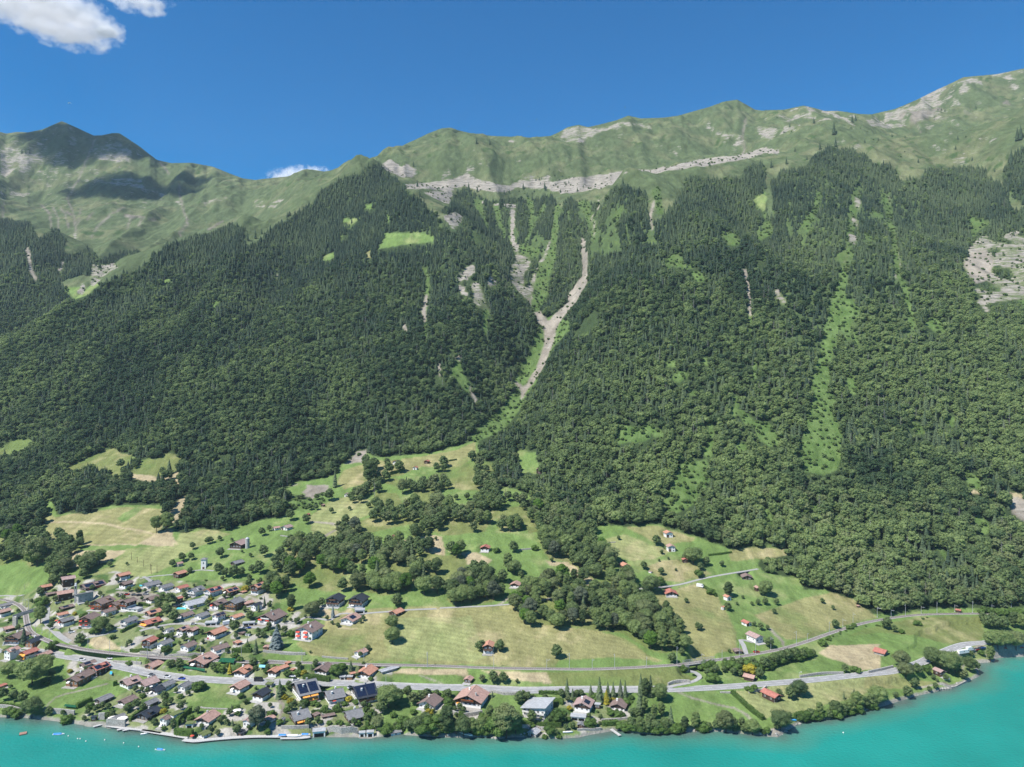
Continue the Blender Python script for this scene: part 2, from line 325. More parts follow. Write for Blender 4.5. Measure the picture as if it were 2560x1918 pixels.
def paint(c, reg, pts, y0=0, y1=9999, only=None, crisp=False, dens=None, seed=5):
    p = nat(reg, pts); xs = [a for a, b in p]; ys = [b for a, b in p]
    X, Y = (PXg, PYg) if crisp else (PXn, PYn)
    ja, jb = np.searchsorted(YS, [y0, y1]); ia, ib = np.searchsorted(CX+F*US, [min(xs)-8, max(xs)+8])
    sl = (slice(ja, jb), slice(ia, ib))
    m = (Y[sl] > min(ys)) & (Y[sl] < max(ys)) & inpoly(X[sl], Y[sl], p)
    if only is not None: m &= np.isin(cls[sl], only)
    if dens is not None: m &= (fbm(XX[sl]/30, YY[sl]/45, seed, 3)*0.5+0.5) < dens
    cls[sl][m] = c
def strip(c, reg, pts, w, y0=0, y1=9999, only=None, dens=None, seed=6):
    """pts (x, y[, half width]) in the region's pixels, w = half width there"""
    ex = 2.0 if reg in ('T','U','Pz') and y0 < 1500 else 1.5 if c == ROCK else 0
    f = REG[reg][2]; q = [(a[0], a[1]) for a in pts]; ws = [(a[2] if len(a) > 2 else w)/f*(.58 if c == SCREE and reg in 'TQ' else 1)+ex for a in pts]; p = nat(reg, q)
    for k in range(len(p)-1):
        (xa, ya), (xb, yb) = p[k], p[k+1]; wa, wb = ws[k], ws[k+1]; mw = max(wa, wb)+3
        ja, jb = np.searchsorted(YS, [y0, y1]); ia, ib = np.searchsorted(CX+F*US, [min(xa,xb)-mw, max(xa,xb)+mw])
        sl = (slice(ja, jb), slice(ia, ib)); X = PXn[sl]; Y = PYn[sl]
        dx, dy = xb-xa, yb-ya; t = np.clip(((X-xa)*dx+(Y-ya)*dy)/(dx*dx+dy*dy+1e-9), 0, 1)
        d = np.hypot(X-xa-t*dx, Y-ya-t*dy); m = d < wa+(wb-wa)*t
        if only is not None: m &= np.isin(cls[sl], only)
        if dens is not None: m &= (fbm(XX[sl]/25, YY[sl]/40, seed, 3)*0.5+0.5) < dens
        cls[sl][m] = c
cls[(ZZ > 420) | (YY > 1900)] = ALP
# the forest as a whole
FTOP = [(2700,1521),(2700,300),(2610,345),(2548,375),(2526,395),(2508,432),(2508,463),(2539,498),(2570,520),(2530,532),(2517,476),(2473,450),(2465,428),(2417,419),(2374,428),
 (2313,428),(2304,454),(2247,450),(2226,411),(2182,411),(2165,391),(2117,376),(2078,372),(2035,393),(2017,419),(1991,428),(1956,428),(1935,454),(1915,470),(1913,428),
 (1904,411),(1861,428),(1852,450),(1791,450),(1748,445),(1730,441),(1713,450),(1700,500),(1665,530),(1640,560),(1617,540),(1617,485),(1560,470),(1540,467),(1520,490),(1500,520),(1477,510),
 (1460,520),(1438,505),(1415,498),(1399,529),(1385,500),(1372,482),(1350,500),(1306,500),(1267,498),(1228,505),(1195,490),(1170,470),(1143,482),(1123,521),(1107,529),(1111,552),(1135,585),
 (1096,552),(1049,498),(1002,463),(975,436),(948,414),(932,412),(897,436),(850,447),(819,471),(800,486),(775,515),(720,538),(662,589),(607,573),(549,561),(514,589),
 (428,612),(401,628),(366,651),(311,686),(253,709),(218,737),(187,748),(140,702),(120,690),(80,660),(60,640),(0,554),(-300,500),(-560,480)]
FLOW = [(-560,1350),(-200,1350),(0,1345),(90,1330),(116,1302),(110,1270),(127,1238),(133,1250),(140,1285),(175,1280),(190,1290),(220,1293),(250,1272),(270,1262),(330,1265),(410,1262),(415,1300),
 (385,1330),(400,1333),(420,1328),(430,1310),(440,1332),(465,1335),(485,1322),(540,1330),(590,1320),(643,1302),(681,1296),(710,1290),(760,1262),(811,1240),(790,1225),(760,1240),(720,1235),(710,1224),
 (730,1209),(790,1200),(820,1196),(840,1186),(861,1150),(898,1140),(913,1130),(942,1143),(977,1140),(1035,1138),(1092,1130),(1150,1113),(1188,1100),(1205,1120),(1188,1140),(1196,1170),(1240,1190),(1255,1260),
 (1300,1290),(1340,1330),(1400,1320),(1481,1316),(1516,1311),(1562,1317),(1611,1315),(1652,1313),(1692,1328),(1742,1343),(1779,1354),(1837,1374),(1875,1378),(1903,1372),(1962,1368),(1925,1375),(1900,1398),
 (1895,1420),(1913,1433),(1948,1440),(2003,1447),(2006,1475),(2065,1471),(2085,1495),(2115,1499),(2128,1475),(2144,1509),(2154,1530),(2195,1537),(2247,1533),(2316,1524),(2380,1520),(2453,1524),(2560,1519)]
paint(FOREST, 'Z', FLOW+FTOP, y1=2075)
paint(FOREST, 'Z', [(2548,380),(2610,345),(2700,320),(2700,620),(2530,620),(2508,460)], y0=1500, y1=2000)
paint(FOREST, 'Z', [(-200,480),(23,554),(78,561),(95,600),(113,589),(140,577),(167,600),(156,639),(187,639),(218,620),(249,651),(292,635),(335,631),(362,640),(330,700),(250,745),(187,770),(100,770),(0,760),(-200,700)], y0=1700, y1=2480, dens=.85)
# strips of wood and groves lower down (their trees stand apart)
GROVES = [('L',[(0,1245),(60,1240),(130,1215),(220,1220),(260,1270),(350,1265),(410,1210),(600,1180),(690,1110),(690,1070),(600,1080),(500,1040),(420,1130),(380,1000),(320,990),(230,1100),(200,1040),(130,1020),(0,1000)]),
 ('L',[(430,1290),(430,1380),(440,1420),(560,1360),(590,1300),(550,1240),(520,1200),(450,1230)]),
 ('L',[(680,1250),(680,1300),(700,1330),(760,1370),(800,1290),(890,1260),(880,1240),(800,1240),(740,1240)]),
 ('M',[(190,1370),(220,1510),(420,1500),(430,1420),(520,1440),(640,1450),(700,1480),(880,1490),(870,1360),(960,1340),(960,1260),(1060,1240),(1190,1200),(1180,1110),(1060,1090),(1000,1060),(860,1080),(640,1070),(500,1060),(340,1140),(280,1210)]),
 ('M',[(880,1480),(960,1480),(1170,1500),(1230,1520),(1400,1500),(1480,1480),(1500,1400),(1700,1500),(1710,1420),(1900,1420),(1960,1250),(1940,1160),(1880,1150),(1760,1180),(1740,1140),(1640,1150),(1500,1080),(1400,1100),(1290,1050),(1200,1180),(1180,1300),(1040,1370),(900,1390)]),
 ('M',[(1790,1560),(1850,1600),(2050,1590),(2209,1560),(2209,1400),(2100,1310),(2000,1310),(1900,1400),(1790,1480)]),
 ('M',[(830,1040),(860,1080),(1000,1010),(1150,960),(1300,930),(1470,900),(1480,1030),(1560,1020),(1640,960),(1740,990),(1850,990),(2100,970),(2150,900),(2209,860),(2209,560),(2130,600),(2100,700),(1980,760),(1880,780),(1780,700),(1740,660),(1700,600),(1560,600),(1500,620),(1450,760),(1400,720),(1350,640),(1170,620),(1140,740),(1200,800),(1060,870),(940,900),(840,970)]),
 ('M',[(1000,640),(940,700),(1060,710),(1080,660),(1170,600),(1180,500),(1060,560),(1050,420),(1090,350),(1160,420),(1180,520),(1300,560),(1380,600),(1560,590),(1660,480),(1760,400),(1900,400),(2020,350),(2209,380),(2209,640),(2000,600),(1700,610),(1560,600),(1460,610),(1350,500),(1240,520),(1240,470),(1400,430),(1410,460),(1300,490),(1230,520),(1200,560),(1060,620)]),
 ('N',[(0,250),(0,450),(60,440),(80,330),(130,300),(180,450),(280,460),(360,430),(380,370),(420,460),(500,440),(520,560),(560,640),(600,690),(740,700),(800,760),(880,780),(960,870),(1020,850),(1060,780),(1150,820),(1160,700),(1060,680),(1070,620),(980,540),(980,460),(940,380),(700,380),(560,300),(420,260),(370,180),(250,180),(120,240),(60,180)]),
 ('N',[(290,1100),(320,1200),(400,1270),(510,1290),(650,1300),(770,1260),(900,1290),(1080,1300),(1240,1330),(1360,1400),(1450,1460),(1560,1500),(1770,1480),(1750,1300),(1690,1200),(1560,1190),(1480,1060),(1330,1000),(1260,830),(1180,830),(1020,880),(1010,990),(900,890),(700,880),(560,920),(420,960),(380,1010)])]
for g in GROVES[5:]: paint(BANK, g[0], g[1], y1=1100)
for g in GROVES[:5]: paint(BANK, g[0], g[1], y1=1100)
# clearings of the left slope
paint(BANK, 'L', [(-200,300),(0,250),(120,170),(350,165),(250,230),(230,290),(150,330),(20,350),(-200,380)], y1=1900)
paint(BANK, 'L', [(580,400),(800,300),(980,235),(1050,290),(1130,300),(1210,350),(1110,420),(1080,480),(1040,560),(980,520),(900,480),(830,470),(770,450),(640,460),(610,540)], y1=1900)
paint(BANK, 'L', [(1110,470),(1220,350),(1290,330),(1350,350),(1430,280),(1560,320),(1550,440),(1530,490),(1350,490)], y1=1900)
paint(TAN, 'L', [(1100,480),(1150,460),(1350,492),(1540,450),(1556,560),(1540,600),(1490,500),(1300,530),(1110,500)], y1=1900)
paint(TAN, 'L', [(1560,640),(1630,680),(1540,850),(1490,890),(1460,830),(1520,720)], y1=1900)
paint(MEADOW, 'L', [(20,700),(200,620),(250,610),(60,680)], y1=1900)
# meadows of the left
paint(DRY, 'L', [(380,760),(470,830),(620,810),(860,780),(1000,760),(1420,760),(1430,850),(1380,980),(1330,990),(1190,1070),(690,1080),(620,1050),(480,1040),(400,1010),(390,880)], y1=1300)
paint(MEADOW, 'L', [(1000,850),(1180,760),(1240,765),(1140,850),(1060,880)], y1=1300)
paint(TAN, 'L', [(1190,1070),(1330,985),(1480,930),(1500,1030),(1500,1090),(1350,1090)], y1=1300, crisp=True)
paint(TAN, 'L', [(560,1200),(640,1130),(1120,1125),(920,1230),(800,1250),(680,1270),(590,1280)], y1=1300, crisp=True)
paint(MOWN, 'L', [(780,1330),(960,1260),(1100,1110),(1500,1090),(1540,980),(1860,950),(1990,980),(1700,1100),(1640,1130),(1500,1200),(1470,1270),(1300,1340),(1190,1380),(900,1400)], y1=1300)
paint(MOWN, 'M', [(590,830),(800,690),(1000,660),(1140,700),(1150,800),(960,890),(830,1000),(620,1030),(620,900)], y1=1300)
paint(DRY, 'M', [(830,540),(900,430),(1060,380),(1180,350),(1300,350),(1560,320),(1850,260),(2030,190),(2030,330),(1900,400),(1560,400),(1400,470),(1240,500),(1060,560),(900,600)], y1=1300, only=[MEADOW])
paint(SCREE, 'M', [(370,590),(460,560),(760,560),(780,640),(600,700),(420,700),(360,640)], y1=1300, dens=.62)
paint(SCREE, 'M', [(880,340),(960,280),(1090,260),(1100,360),(900,380)], y1=1400, dens=.5)
paint(SCRUB, 'M', [(380,700),(600,690),(720,640),(740,720),(560,790),(400,760)], y1=1300)
paint(TAN, 'M', [(1220,1080),(1420,1040),(1680,990),(1740,1000),(1770,1130),(1770,1180),(1640,1150),(1500,1080),(1400,1100)], y1=1100)
paint(TAN, 'M', [(1780,1140),(2030,1140),(2170,1220),(2120,1250),(1960,1250),(1940,1170)], y1=1100)
# centre and right meadows
paint(DRY, 'Z', [(830,1530),(1000,1520),(1290,1512),(1320,1560),(1400,1568),(1500,1575),(1570,1600),(1620,1640),(1660,1655),(1450,1670),(1100,1662),(900,1655),(780,1640),(740,1610),(800,1575)], y1=900)
paint(MOWN, 'Z', [(960,1600),(1000,1545),(1180,1540),(1200,1600),(1230,1640),(1180,1655),(980,1650)], y1=900)
paint(MEADOW, 'Z', [(1400,1650),(1530,1644),(1620,1652),(1650,1660),(1450,1670),(1380,1668)], y1=900)
paint(MEADOW, 'Z', [(690,1640),(760,1650),(840,1650),(700,1664),(600,1660)], y1=900)
paint(DRY, 'N', [(1250,410),(1420,405),(1560,400),(1700,450),(1860,500),(1830,520),(1640,550),(1500,530)], y1=1300)
paint(DRY, 'N', [(1440,740),(1560,690),(1800,700),(2000,800),(1900,850),(1700,880),(1560,860)], y1=1300)
paint(MOWN, 'N', [(1020,520),(1250,470),(1480,560),(1700,600),(1480,680),(1300,690),(1100,640)], y1=1300)
paint(DRY, 'N', [(1320,970),(1700,940),(1880,900),(2050,1010),(2100,1100),(2209,1300),(2209,1460),(1850,1540),(1770,1400),(1760,1250),(1690,1180),(1560,1100),(1440,1030)], y1=1100)
paint(TAN, 'N', [(560,700),(760,710),(900,800),(1010,890),(1000,950),(960,960),(900,880),(760,780),(700,735),(600,740)], y1=1100)
paint(DRY, 'O', [(60,650),(300,640),(470,640),(560,680),(340,720),(80,740)], y1=1300)
paint(DRY, 'O', [(350,1100),(600,1000),(800,960),(960,1010),(1150,1150),(900,1200),(700,1280),(480,1300),(250,1130)], y1=1100)
paint(BANK, 'Z', [(2160,1570),(2290,1545),(2448,1541),(2463,1590),(2445,1608),(2380,1610),(2300,1590),(2200,1580),(2120,1592)], y1=900)
paint(TAN, 'J', [(1350,200),(1500,80),(2209,60),(2209,380),(1950,430),(1700,300),(1500,260)], y1=900, dens=.62)
paint(DRY, 'J', [(1350,200),(1500,80),(2209,60),(2209,380),(1950,430),(1700,300),(1500,260)], y1=900, only=[MEADOW])
paint(MOWN, 'J', [(150,700),(560,690),(860,600),(1200,600),(2209,500),(2209,640),(1900,800),(1500,900),(1200,1000),(720,1060),(600,1120),(400,900)], y1=600)
paint(DRY, 'K', [(0,1320),(440,1290),(560,1360),(980,1400),(750,1480),(560,1500),(0,1500)], y1=700)
paint(BANK, 'Z', [(900,1668),(1165,1674),(1175,1690),(1060,1688),(900,1684)], y1=700, dens=.7)
paint(TAN, 'Z', [(985,1670),(1165,1674),(1172,1690),(1050,1686),(985,1681)], y1=700, dens=.6)
paint(TAN, 'Z', [(1200,1677),(1364,1679),(1380,1708),(1300,1700),(1230,1690)], y1=700, dens=.7)
paint(BANK, 'Z', [(1365,1679),(1530,1676),(1700,1668),(1745,1690),(1700,1712),(1500,1718),(1380,1712)], y1=700)
paint(TAN, 'A', [(1190,1130),(1300,1060),(1700,1010),(2080,1000),(2090,1060),(1850,1180),(1790,1240),(1300,1220)], y1=900)
# village ground
paint(YARD, 'Z', [(-20,1500),(60,1490),(120,1455),(290,1430),(340,1440),(460,1455),(650,1450),(700,1490),(700,1530),(830,1510),(800,1560),(720,1600),(650,1650),(500,1655),(330,1640),(260,1590),(190,1600),(120,1580),(70,1560),(-20,1560)], y1=800)
paint(YARD, 'Z', [(-20,1540),(60,1560),(130,1640),(0,1670),(-20,1680)], y1=800)
paint(YARD, 'Z', [(290,1660),(480,1668),(700,1660),(980,1668),(980,1712),(700,1700),(300,1670)], y1=800)
paint(YARD, 'Z', [(160,1640),(300,1690),(520,1715),(600,1730),(760,1720),(960,1730),(950,1838),(470,1840),(230,1810),(190,1790),(330,1720),(290,1700),(170,1690)], y1=800, dens=.75)
paint(YARD, 'Z', [(1050,1735),(1230,1735),(1390,1740),(1580,1745),(1570,1830),(1280,1838),(1060,1840)], y1=800, dens=.6)
paint(MEADOW, 'D', [(620,830),(880,590),(1240,600),(1180,800),(1380,850),(1350,900),(1100,1010),(880,940),(650,920)], y1=600)
# rocks, screes and gullies in the forest
G = [SCREE, FOREST, ALP, SCRUB, ROCK, BANK, MEADOW]
strip(SCRUB, 'T', [(1060,1460,30),(1180,1370,60),(1290,1290,70),(1400,1180,60),(1460,1060,60),(1530,900,90),(1640,720,70),(1700,560,90),(1780,450,110),(1880,420,60)], 60)
strip(SCREE, 'T', [(1490,1090,10),(1510,1010,30),(1560,960,25),(1640,830,40),(1700,680,50),(1740,560,60),(1760,430,80),(1830,330,55),(1920,240,40),(2010,100,45),(2060,0,55)], 60)
strip(SCREE, 'T', [(1440,950,10),(1500,1010,28)], 20)
strip(SCREE, 'T', [(1740,460,60),(1680,380,60),(1620,280,40),(1560,150,45),(1600,60,50),(1660,0,60)], 40)
strip(ROCK, 'T', [(1480,100,20),(1450,0,60)], 40)
strip(SCREE, 'Q', [(1620,1200,60),(1700,1060,35),(1700,940,30),(1690,830,30)], 40)
strip(ROCK, 'Q', [(1290,1140,25),(1260,1040,45),(1300,960,50),(1270,900,20),(1230,780,8),(1235,640,14)], 30, dens=.75)
strip(ROCK, 'Q', [(1330,1170,30),(1400,1080,40),(1420,1000,25),(1470,900,22),(1510,760,10),(1520,640,12)], 30, dens=.8)
strip(SCRUB, 'Q', [(1440,1040,40),(1490,920,25),(1520,700,16),(1530,600,14)], 30)
strip(SCRUB, 'Q', [(1380,1260,30),(1420,1150,50),(1440,1000,40)], 30, dens=.7)
paint(SCRUB, 'Q', [(1280,840),(1420,880),(1400,940),(1280,920)], y0=1200)
strip(SCRUB, 'Q', [(1762,820,14),(1755,720,22),(1730,660,30),(1700,600,40)], 20); strip(SCREE, 'Q', [(1762,800,5),(1758,700,6),(1740,680,6),(1785,620,6),(1790,560,6)], 5)
strip(SCREE, 'Q', [(2135,750,10),(2120,660,18),(2150,560,10)], 10); strip(SCRUB, 'Q', [(2180,640,20),(2160,520,30)], 20)
strip(SCRUB, 'Q', [(1080,760,8),(1050,660,14),(1010,580,18)], 10); strip(SCRUB, 'Q', [(1190,800,10),(1150,700,10),(1130,600,20)], 10)
strip(SCRUB, 'Q', [(1350,760,10),(1360,620,18),(1340,560,14)], 10); strip(SCRUB, 'Q', [(1330,820,10),(1380,700,6),(1440,600,8)], 8)
paint(ROCK, 'Q', [(790,660),(870,640),(920,680),(870,760),(840,740),(800,700)], y0=1500, dens=.8)
paint(ROCK, 'Q', [(860,1100),(900,1020),(980,980),(1060,1010),(1150,1100),(1100,1130),(1050,1100),(1000,1080),(1080,1270),(1050,1280),(1000,1200),(920,1200)], y0=900, dens=.55)
strip(ROCK, 'T', [(1070,60,40),(1100,180,50),(1170,280,20)], 30, dens=.7); strip(SCRUB, 'T', [(1155,300,28),(1150,400,16),(1165,510,8)], 20)
strip(SCRUB, 'T', [(615,520,10),(590,420,14),(620,60,10),(625,0,8)], 12); strip(SCREE, 'T', [(610,150,10),(585,290,24),(595,330,24)], 12); strip(SCREE, 'T', [(600,350,12),(585,430,10)], 12)
strip(SCRUB, 'T', [(1000,1000,30),(900,860,45),(880,740,30),(820,640,25)], 30, dens=.62); strip(SCREE, 'T', [(1060,1110,30),(1000,1000,25),(960,820,30),(850,620,14),(780,560,30)], 30, dens=.38, seed=44)
strip(SCREE, 'T', [(400,420,18),(430,470,18)], 18, dens=.6); strip(SCREE, 'T', [(740,870,10),(735,780,10)], 10)
paint(MEADOW, 'Q', [(370,890),(400,830),(410,780),(660,775),(740,800),(740,830),(650,840),(540,850),(400,880)], y0=900, y1=1800)
paint(MEADOW, 'Q', [(10,940),(90,895),(90,940),(20,955)], y0=900, y1=1800); paint(DRY, 'Q', [(290,905),(330,890),(320,940),(300,950)], y0=900, y1=1800)
paint(MEADOW, 'Q', [(150,690),(260,680),(210,720),(150,710)], y0=900, y1=1800); paint(MEADOW, 'Q', [(280,600),(360,595),(330,630),(290,625)], y0=900, y1=1800)
strip(MEADOW, 'Q', [(440,665,6),(440,700,6)], 6); strip(SCRUB, 'Q', [(680,1010,8),(700,1110,8)], 8)
paint(ALP, 'S', [(1560,850),(1620,800),(1850,755),(1950,670),(2020,640),(1980,690),(1860,770),(1700,850),(1690,900),(1580,960)], y0=1200, y1=1990)
paint(MEADOW, 'S', [(2065,1010),(2140,975),(2140,1010),(2080,1030)], y0=1000, y1=1990); paint(MEADOW, 'S', [(1010,1180),(1110,1125),(1110,1150),(1070,1175)], y0=1000, y1=1990)
strip(SCRUB, 'S', [(1355,1420,6),(1370,1320,10),(1410,1280,10)], 8, y1=1800, dens=.8); paint(ROCK, 'S', [(1765,1110),(1790,1110),(1785,1150),(1770,1150)], y1=1800)
paint(ROCK, 'S', [(580,1060),(650,1060),(730,1050),(770,1080),(650,1160),(590,1200),(570,1150)], y0=1300, y1=2480, dens=.75); paint(ROCK, 'S', [(490,1250),(520,1170),(550,1190),(540,1250)], y0=1300, y1=2480)
strip(SCREE, 'S', [(230,1150,10),(200,1080,12),(175,960,14)], 10, y0=1300, y1=2480); strip(ALP, 'S', [(660,1160,20),(780,1100,30),(860,1070,35),(940,1030,30)], 30, y0=1300, y1=2180)
strip(ROCK, 'S', [(380,1090,12),(400,1050,10)], 10, y0=1300, y1=2480)
# S2 gullies
strip(SCRUB, 'Pz', [(640,1560,5),(635,1470,9)], 8); strip(SCREE, 'Pz', [(640,1460,9),(628,1330,8),(620,1280,8),(605,1220,12)], 8)
for pts, w in (([(1110,1650),(1130,1500),(1160,1300),(1180,1180),(1190,1100)], 16), ([(1200,1050),(1220,900),(1245,760)], 18)): strip(SCRUB, 'Pz', pts, w, dens=.8, seed=12)
strip(ROCK, 'Pz', [(1180,1150,10),(1230,1000,24),(1250,830,14),(1250,760,8)], 10, dens=.5, seed=13)
strip(SCRUB, 'Pz', [(930,1060,10),(960,940,18),(1010,860,14),(1030,780,10)], 10, dens=.75, seed=14); strip(ROCK, 'Pz', [(890,1120),(1060,1080),(1140,1100)], 30, dens=.4, seed=15)
strip(ROCK, 'Pz', [(1490,1240,20),(1480,1130,14),(1450,980,10),(1430,880,8),(1420,800,16)], 10, dens=.8, seed=16); strip(SCRUB, 'Pz', [(1570,1520,16),(1545,1400,10),(1520,1290,12),(1480,1200,10),(1440,900,14),(1400,780,12)], 10, dens=.75, seed=17)
paint(SCRUB, 'Pz', [(1180,1340),(1240,1400),(1220,1520),(1150,1600),(1120,1560)], y0=900, dens=.55)
paint(ROCK, 'Pz', [(760,1330),(830,1300),(900,1350),(860,1400),(800,1420)], y0=900, dens=.45)
strip(SCRUB, 'U', [(1165,640,60),(1150,560,44),(1180,380,28),(1210,250,32),(1250,100,30),(1270,0,16)], 20); paint(SCRUB, 'U', [(1040,900),(1070,740),(1100,640),(1210,670),(1270,800),(1260,980),(1180,1020),(1060,1000)], y1=1700, dens=.92)
strip(SCRUB, 'U', [(1320,580,20),(1310,510,16)], 10); strip(SCRUB, 'U', [(1330,160,20),(1300,230,20),(1320,330,30)], 20, dens=.5)
paint(SCRUB, 'U', [(330,1160),(420,960),(560,930),(570,1050),(480,1180),(400,1210),(300,1180)], y1=1500); strip(SCRUB, 'U', [(560,900,20),(580,820,14),(575,740,8)], 10); strip(SCRUB, 'U', [(690,700),(710,630)], 16, dens=.7)
strip(SCRUB, 'U', [(800,510,8),(812,430,5)], 5); paint(SCRUB, 'U', [(1050,1180),(1100,1160),(1160,1190),(1060,1210)], y1=1500); paint(SCRUB, 'U', [(1820,700),(1900,760),(1870,840),(1800,760)], y1=1500, dens=.55)
paint(SCRUB, 'U', [(1900,980),(1990,1030),(2000,1090),(1930,1090)], y1=1500); paint(SCRUB, 'U', [(1980,1200),(2100,1180),(2130,1280),(2000,1330),(1950,1260)], y1=1500, dens=.7); paint(SCREE, 'U', [(2130,1120),(2230,1130),(2260,1290),(2150,1220)], y1=1500, dens=.7)
strip(TAN, 'U', [(1940,1105),(2100,1115),(2212,1130)], 5, y1=1500); strip(SCRUB, 'U', [(2130,480,20),(2170,560,20),(2180,640,20)], 20, dens=.6); strip(SCREE, 'U', [(1720,480,14),(1780,570,14)], 10, dens=.5)
paint(MEADOW, 'Pz', [(740,740),(730,800),(715,870),(690,850),(650,810),(690,780)], y0=1300); paint(SCRUB, 'Pz', [(665,1030),(680,960),(740,920),(770,960),(760,1000),(700,1035)], y0=1000)
strip(ALP, 'Pz', [(735,700,16),(740,760,14),(750,900,12)], 10, y0=1200); paint(SCRUB, 'Pz', [(1900,900),(2020,930),(1960,980),(1910,1020)], y0=1200)
paint(ROCK, 'Pz', [(1850,1160),(1890,1080),(1960,1010),(2050,1010),(2209,980),(2260,1000),(2260,1380),(2100,1390),(1980,1400),(1920,1320),(1880,1230)], y0=900, dens=.62)
paint(SCREE, 'Pz', [(1860,1180),(1900,1100),(1990,1090),(2040,1160),(2000,1270),(1930,1290)], y0=900)
paint(SCREE, 'O', [(2060,250),(2209,260),(2300,270),(2300,430),(2209,440),(2080,420),(2130,330)], y1=1500, dens=.5)
strip(ROCK, 'Pz', [(2000,1440,10),(1960,1390,20)], 10)
# cliff band under the alp and rocky tops
strip(ROCK, 'Q', [(560,480,10),(700,475,20),(820,470,26),(930,445,30),(1020,470,30),(1130,485,22),(1200,500,16),(1250,470,14),(1400,460,22),(1500,480,26),(1620,460,34),(1700,465,40),(1800,440,32),(1900,425,36),(2000,405,32),(2209,400,30)], 20, y0=1650, y1=2500)
strip(ROCK, 'Q', [(1560,500,30),(1700,490,36),(1800,480,30),(1850,500,20)], 30, y0=1900, y1=2500, dens=.75); paint(ROCK, 'Q', [(640,520),(860,500),(830,600),(760,640),(680,580)], y0=1700, y1=2500, dens=.8)
paint(ROCK, 'Q', [(390,340),(450,300),(520,350),(560,330),(620,390),(560,465),(480,440),(430,390)], y0=1900, y1=2700); paint(ROCK, 'Q', [(1000,560),(1080,590),(1280,590),(1260,620),(1080,610)], y0=1700, y1=2500, dens=.5)
strip(ROCK, 'Pz', [(0,670,26),(120,650,24),(240,630,28),(330,600,22),(430,580,16),(560,565,14),(640,545,12),(720,520,14),(790,530,8)], 20, y0=1650, y1=2500); strip(ROCK, 'Pz', [(0,720,30),(100,730,20),(200,700,20)], 20, y0=1650, y1=2500, dens=.8)
strip(SCREE, 'Pz', [(535,690,5),(570,620,6),(570,570,6),(600,520,5),(590,440,6),(610,340,5)], 5, y0=1900, y1=2700); paint(ROCK, 'Pz', [(660,390),(720,380),(800,400),(760,480),(700,460)], y0=2100, y1=2700, dens=.7)
paint(ROCK, 'Pz', [(880,280),(960,265),(1050,290),(1240,300),(1270,380),(1310,410),(1250,400),(1150,340),(1000,370),(800,440),(830,380),(700,340),(850,300)], y0=2100, y1=2700, dens=.5); paint(ROCK, 'Pz', [(430,430),(560,420),(600,440),(500,450)], y0=2100, dens=.6)
paint(ROCK, 'Pz', [(1290,340),(1460,290),(1600,220),(1780,130),(1980,90),(2209,50),(2209,110),(2000,130),(1900,180),(1800,230),(1700,280),(1840,290),(1700,320),(1600,370),(1430,400),(1330,380)], y0=2100, y1=3000, dens=.55)
paint(SCREE, 'Pz', [(1500,300),(1740,275),(1690,330),(1540,370),(1480,340)], y0=2100, y1=3000, dens=.55); strip(ROCK, 'Pz', [(1560,462,6),(1740,475,6)], 6, y0=2000, dens=.8); strip(SCREE, 'Pz', [(1580,360,5),(1620,420,3)], 5, y0=2000); paint(SCREE, 'Pz', [(2080,250),(2110,230),(2130,260)], y0=2000); strip(SCREE,'Pz',[(1870,290,5),(1895,308,5)],5,y0=2000)
paint(ROCK, 'Q', [(1530,180),(1560,110),(1660,90),(1780,110),(1960,60),(2140,90),(2130,110),(1990,90),(1800,130),(1680,200),(1590,200)], y0=2100, y1=3000, dens=.75); paint(ROCK, 'Q', [(1195,200),(1240,175),(1285,205),(1240,200)], y0=2100)
# left bowl
paint(ROCK, 'S', [(0,290),(60,300),(150,330),(260,340),(300,400),(200,460),(80,480),(0,500)], y0=2200, dens=.62); paint(ROCK, 'S', [(590,330),(680,280),(760,270),(850,330),(830,390),(740,400),(600,380)], y0=2200, dens=.7)
for pts in ([(530,510),(700,530),(860,550),(960,570),(1060,620),(1160,660)], [(230,455),(330,470),(440,480)], [(1640,650),(1860,650)], [(1640,680),(1780,682)], [(720,500),(900,520)], [(1310,665),(1450,630)], [(0,600),(180,610)]): strip(ROCK, 'S', pts, 8, y0=2200, dens=.62)
for pts in ([(455,960),(490,850),(470,720),(430,640),(500,520),(560,370),(610,260)], [(330,820),(320,730),(265,675)], [(380,830),(370,740),(340,690)], [(440,820),(420,740),(390,690)], [(590,880),(640,800),(720,730),(800,690)], [(820,830),(835,760),(870,750)], [(10,770),(30,660)], [(500,800),(520,700)], [(560,770),(600,720)], [(1160,880),(1150,850),(1210,800),(1160,640),(1150,540)], [(890,810),(910,765)], [(1090,480),(1030,400)], [(1340,830),(1430,780)]): strip(SCREE, 'S', pts, 5, y0=2150, dens=.8)
for pts in ([(810,745),(870,748),(840,760)], [(890,750),(930,755)], [(960,765),(1000,770)], [(430,720),(460,740)], [(1535,785),(1555,785)]): strip(SCREE, 'S', pts, 7, y0=2150)
strip(ROCK, 'S', [(460,950,14),(490,900,16),(480,860,10)], 10, y0=2100)
paint(MEADOW, 'Z', [(1290,1130),(1306,1124),(1320,1130),(1343,1128),(1338,1150),(1352,1172),(1340,1190),(1318,1182),(1296,1190),(1300,1160)], y1=1300); paint(MEADOW, 'N', [(90,100),(240,60),(470,150),(380,185),(330,235),(100,265)], y1=1300)
_g = (cls == FOREST) & (YY < 1500) & (fbm(XX/42, YY/60, 741, 3) > .50) & (PXg > 1450); cls[_g] = SCRUB
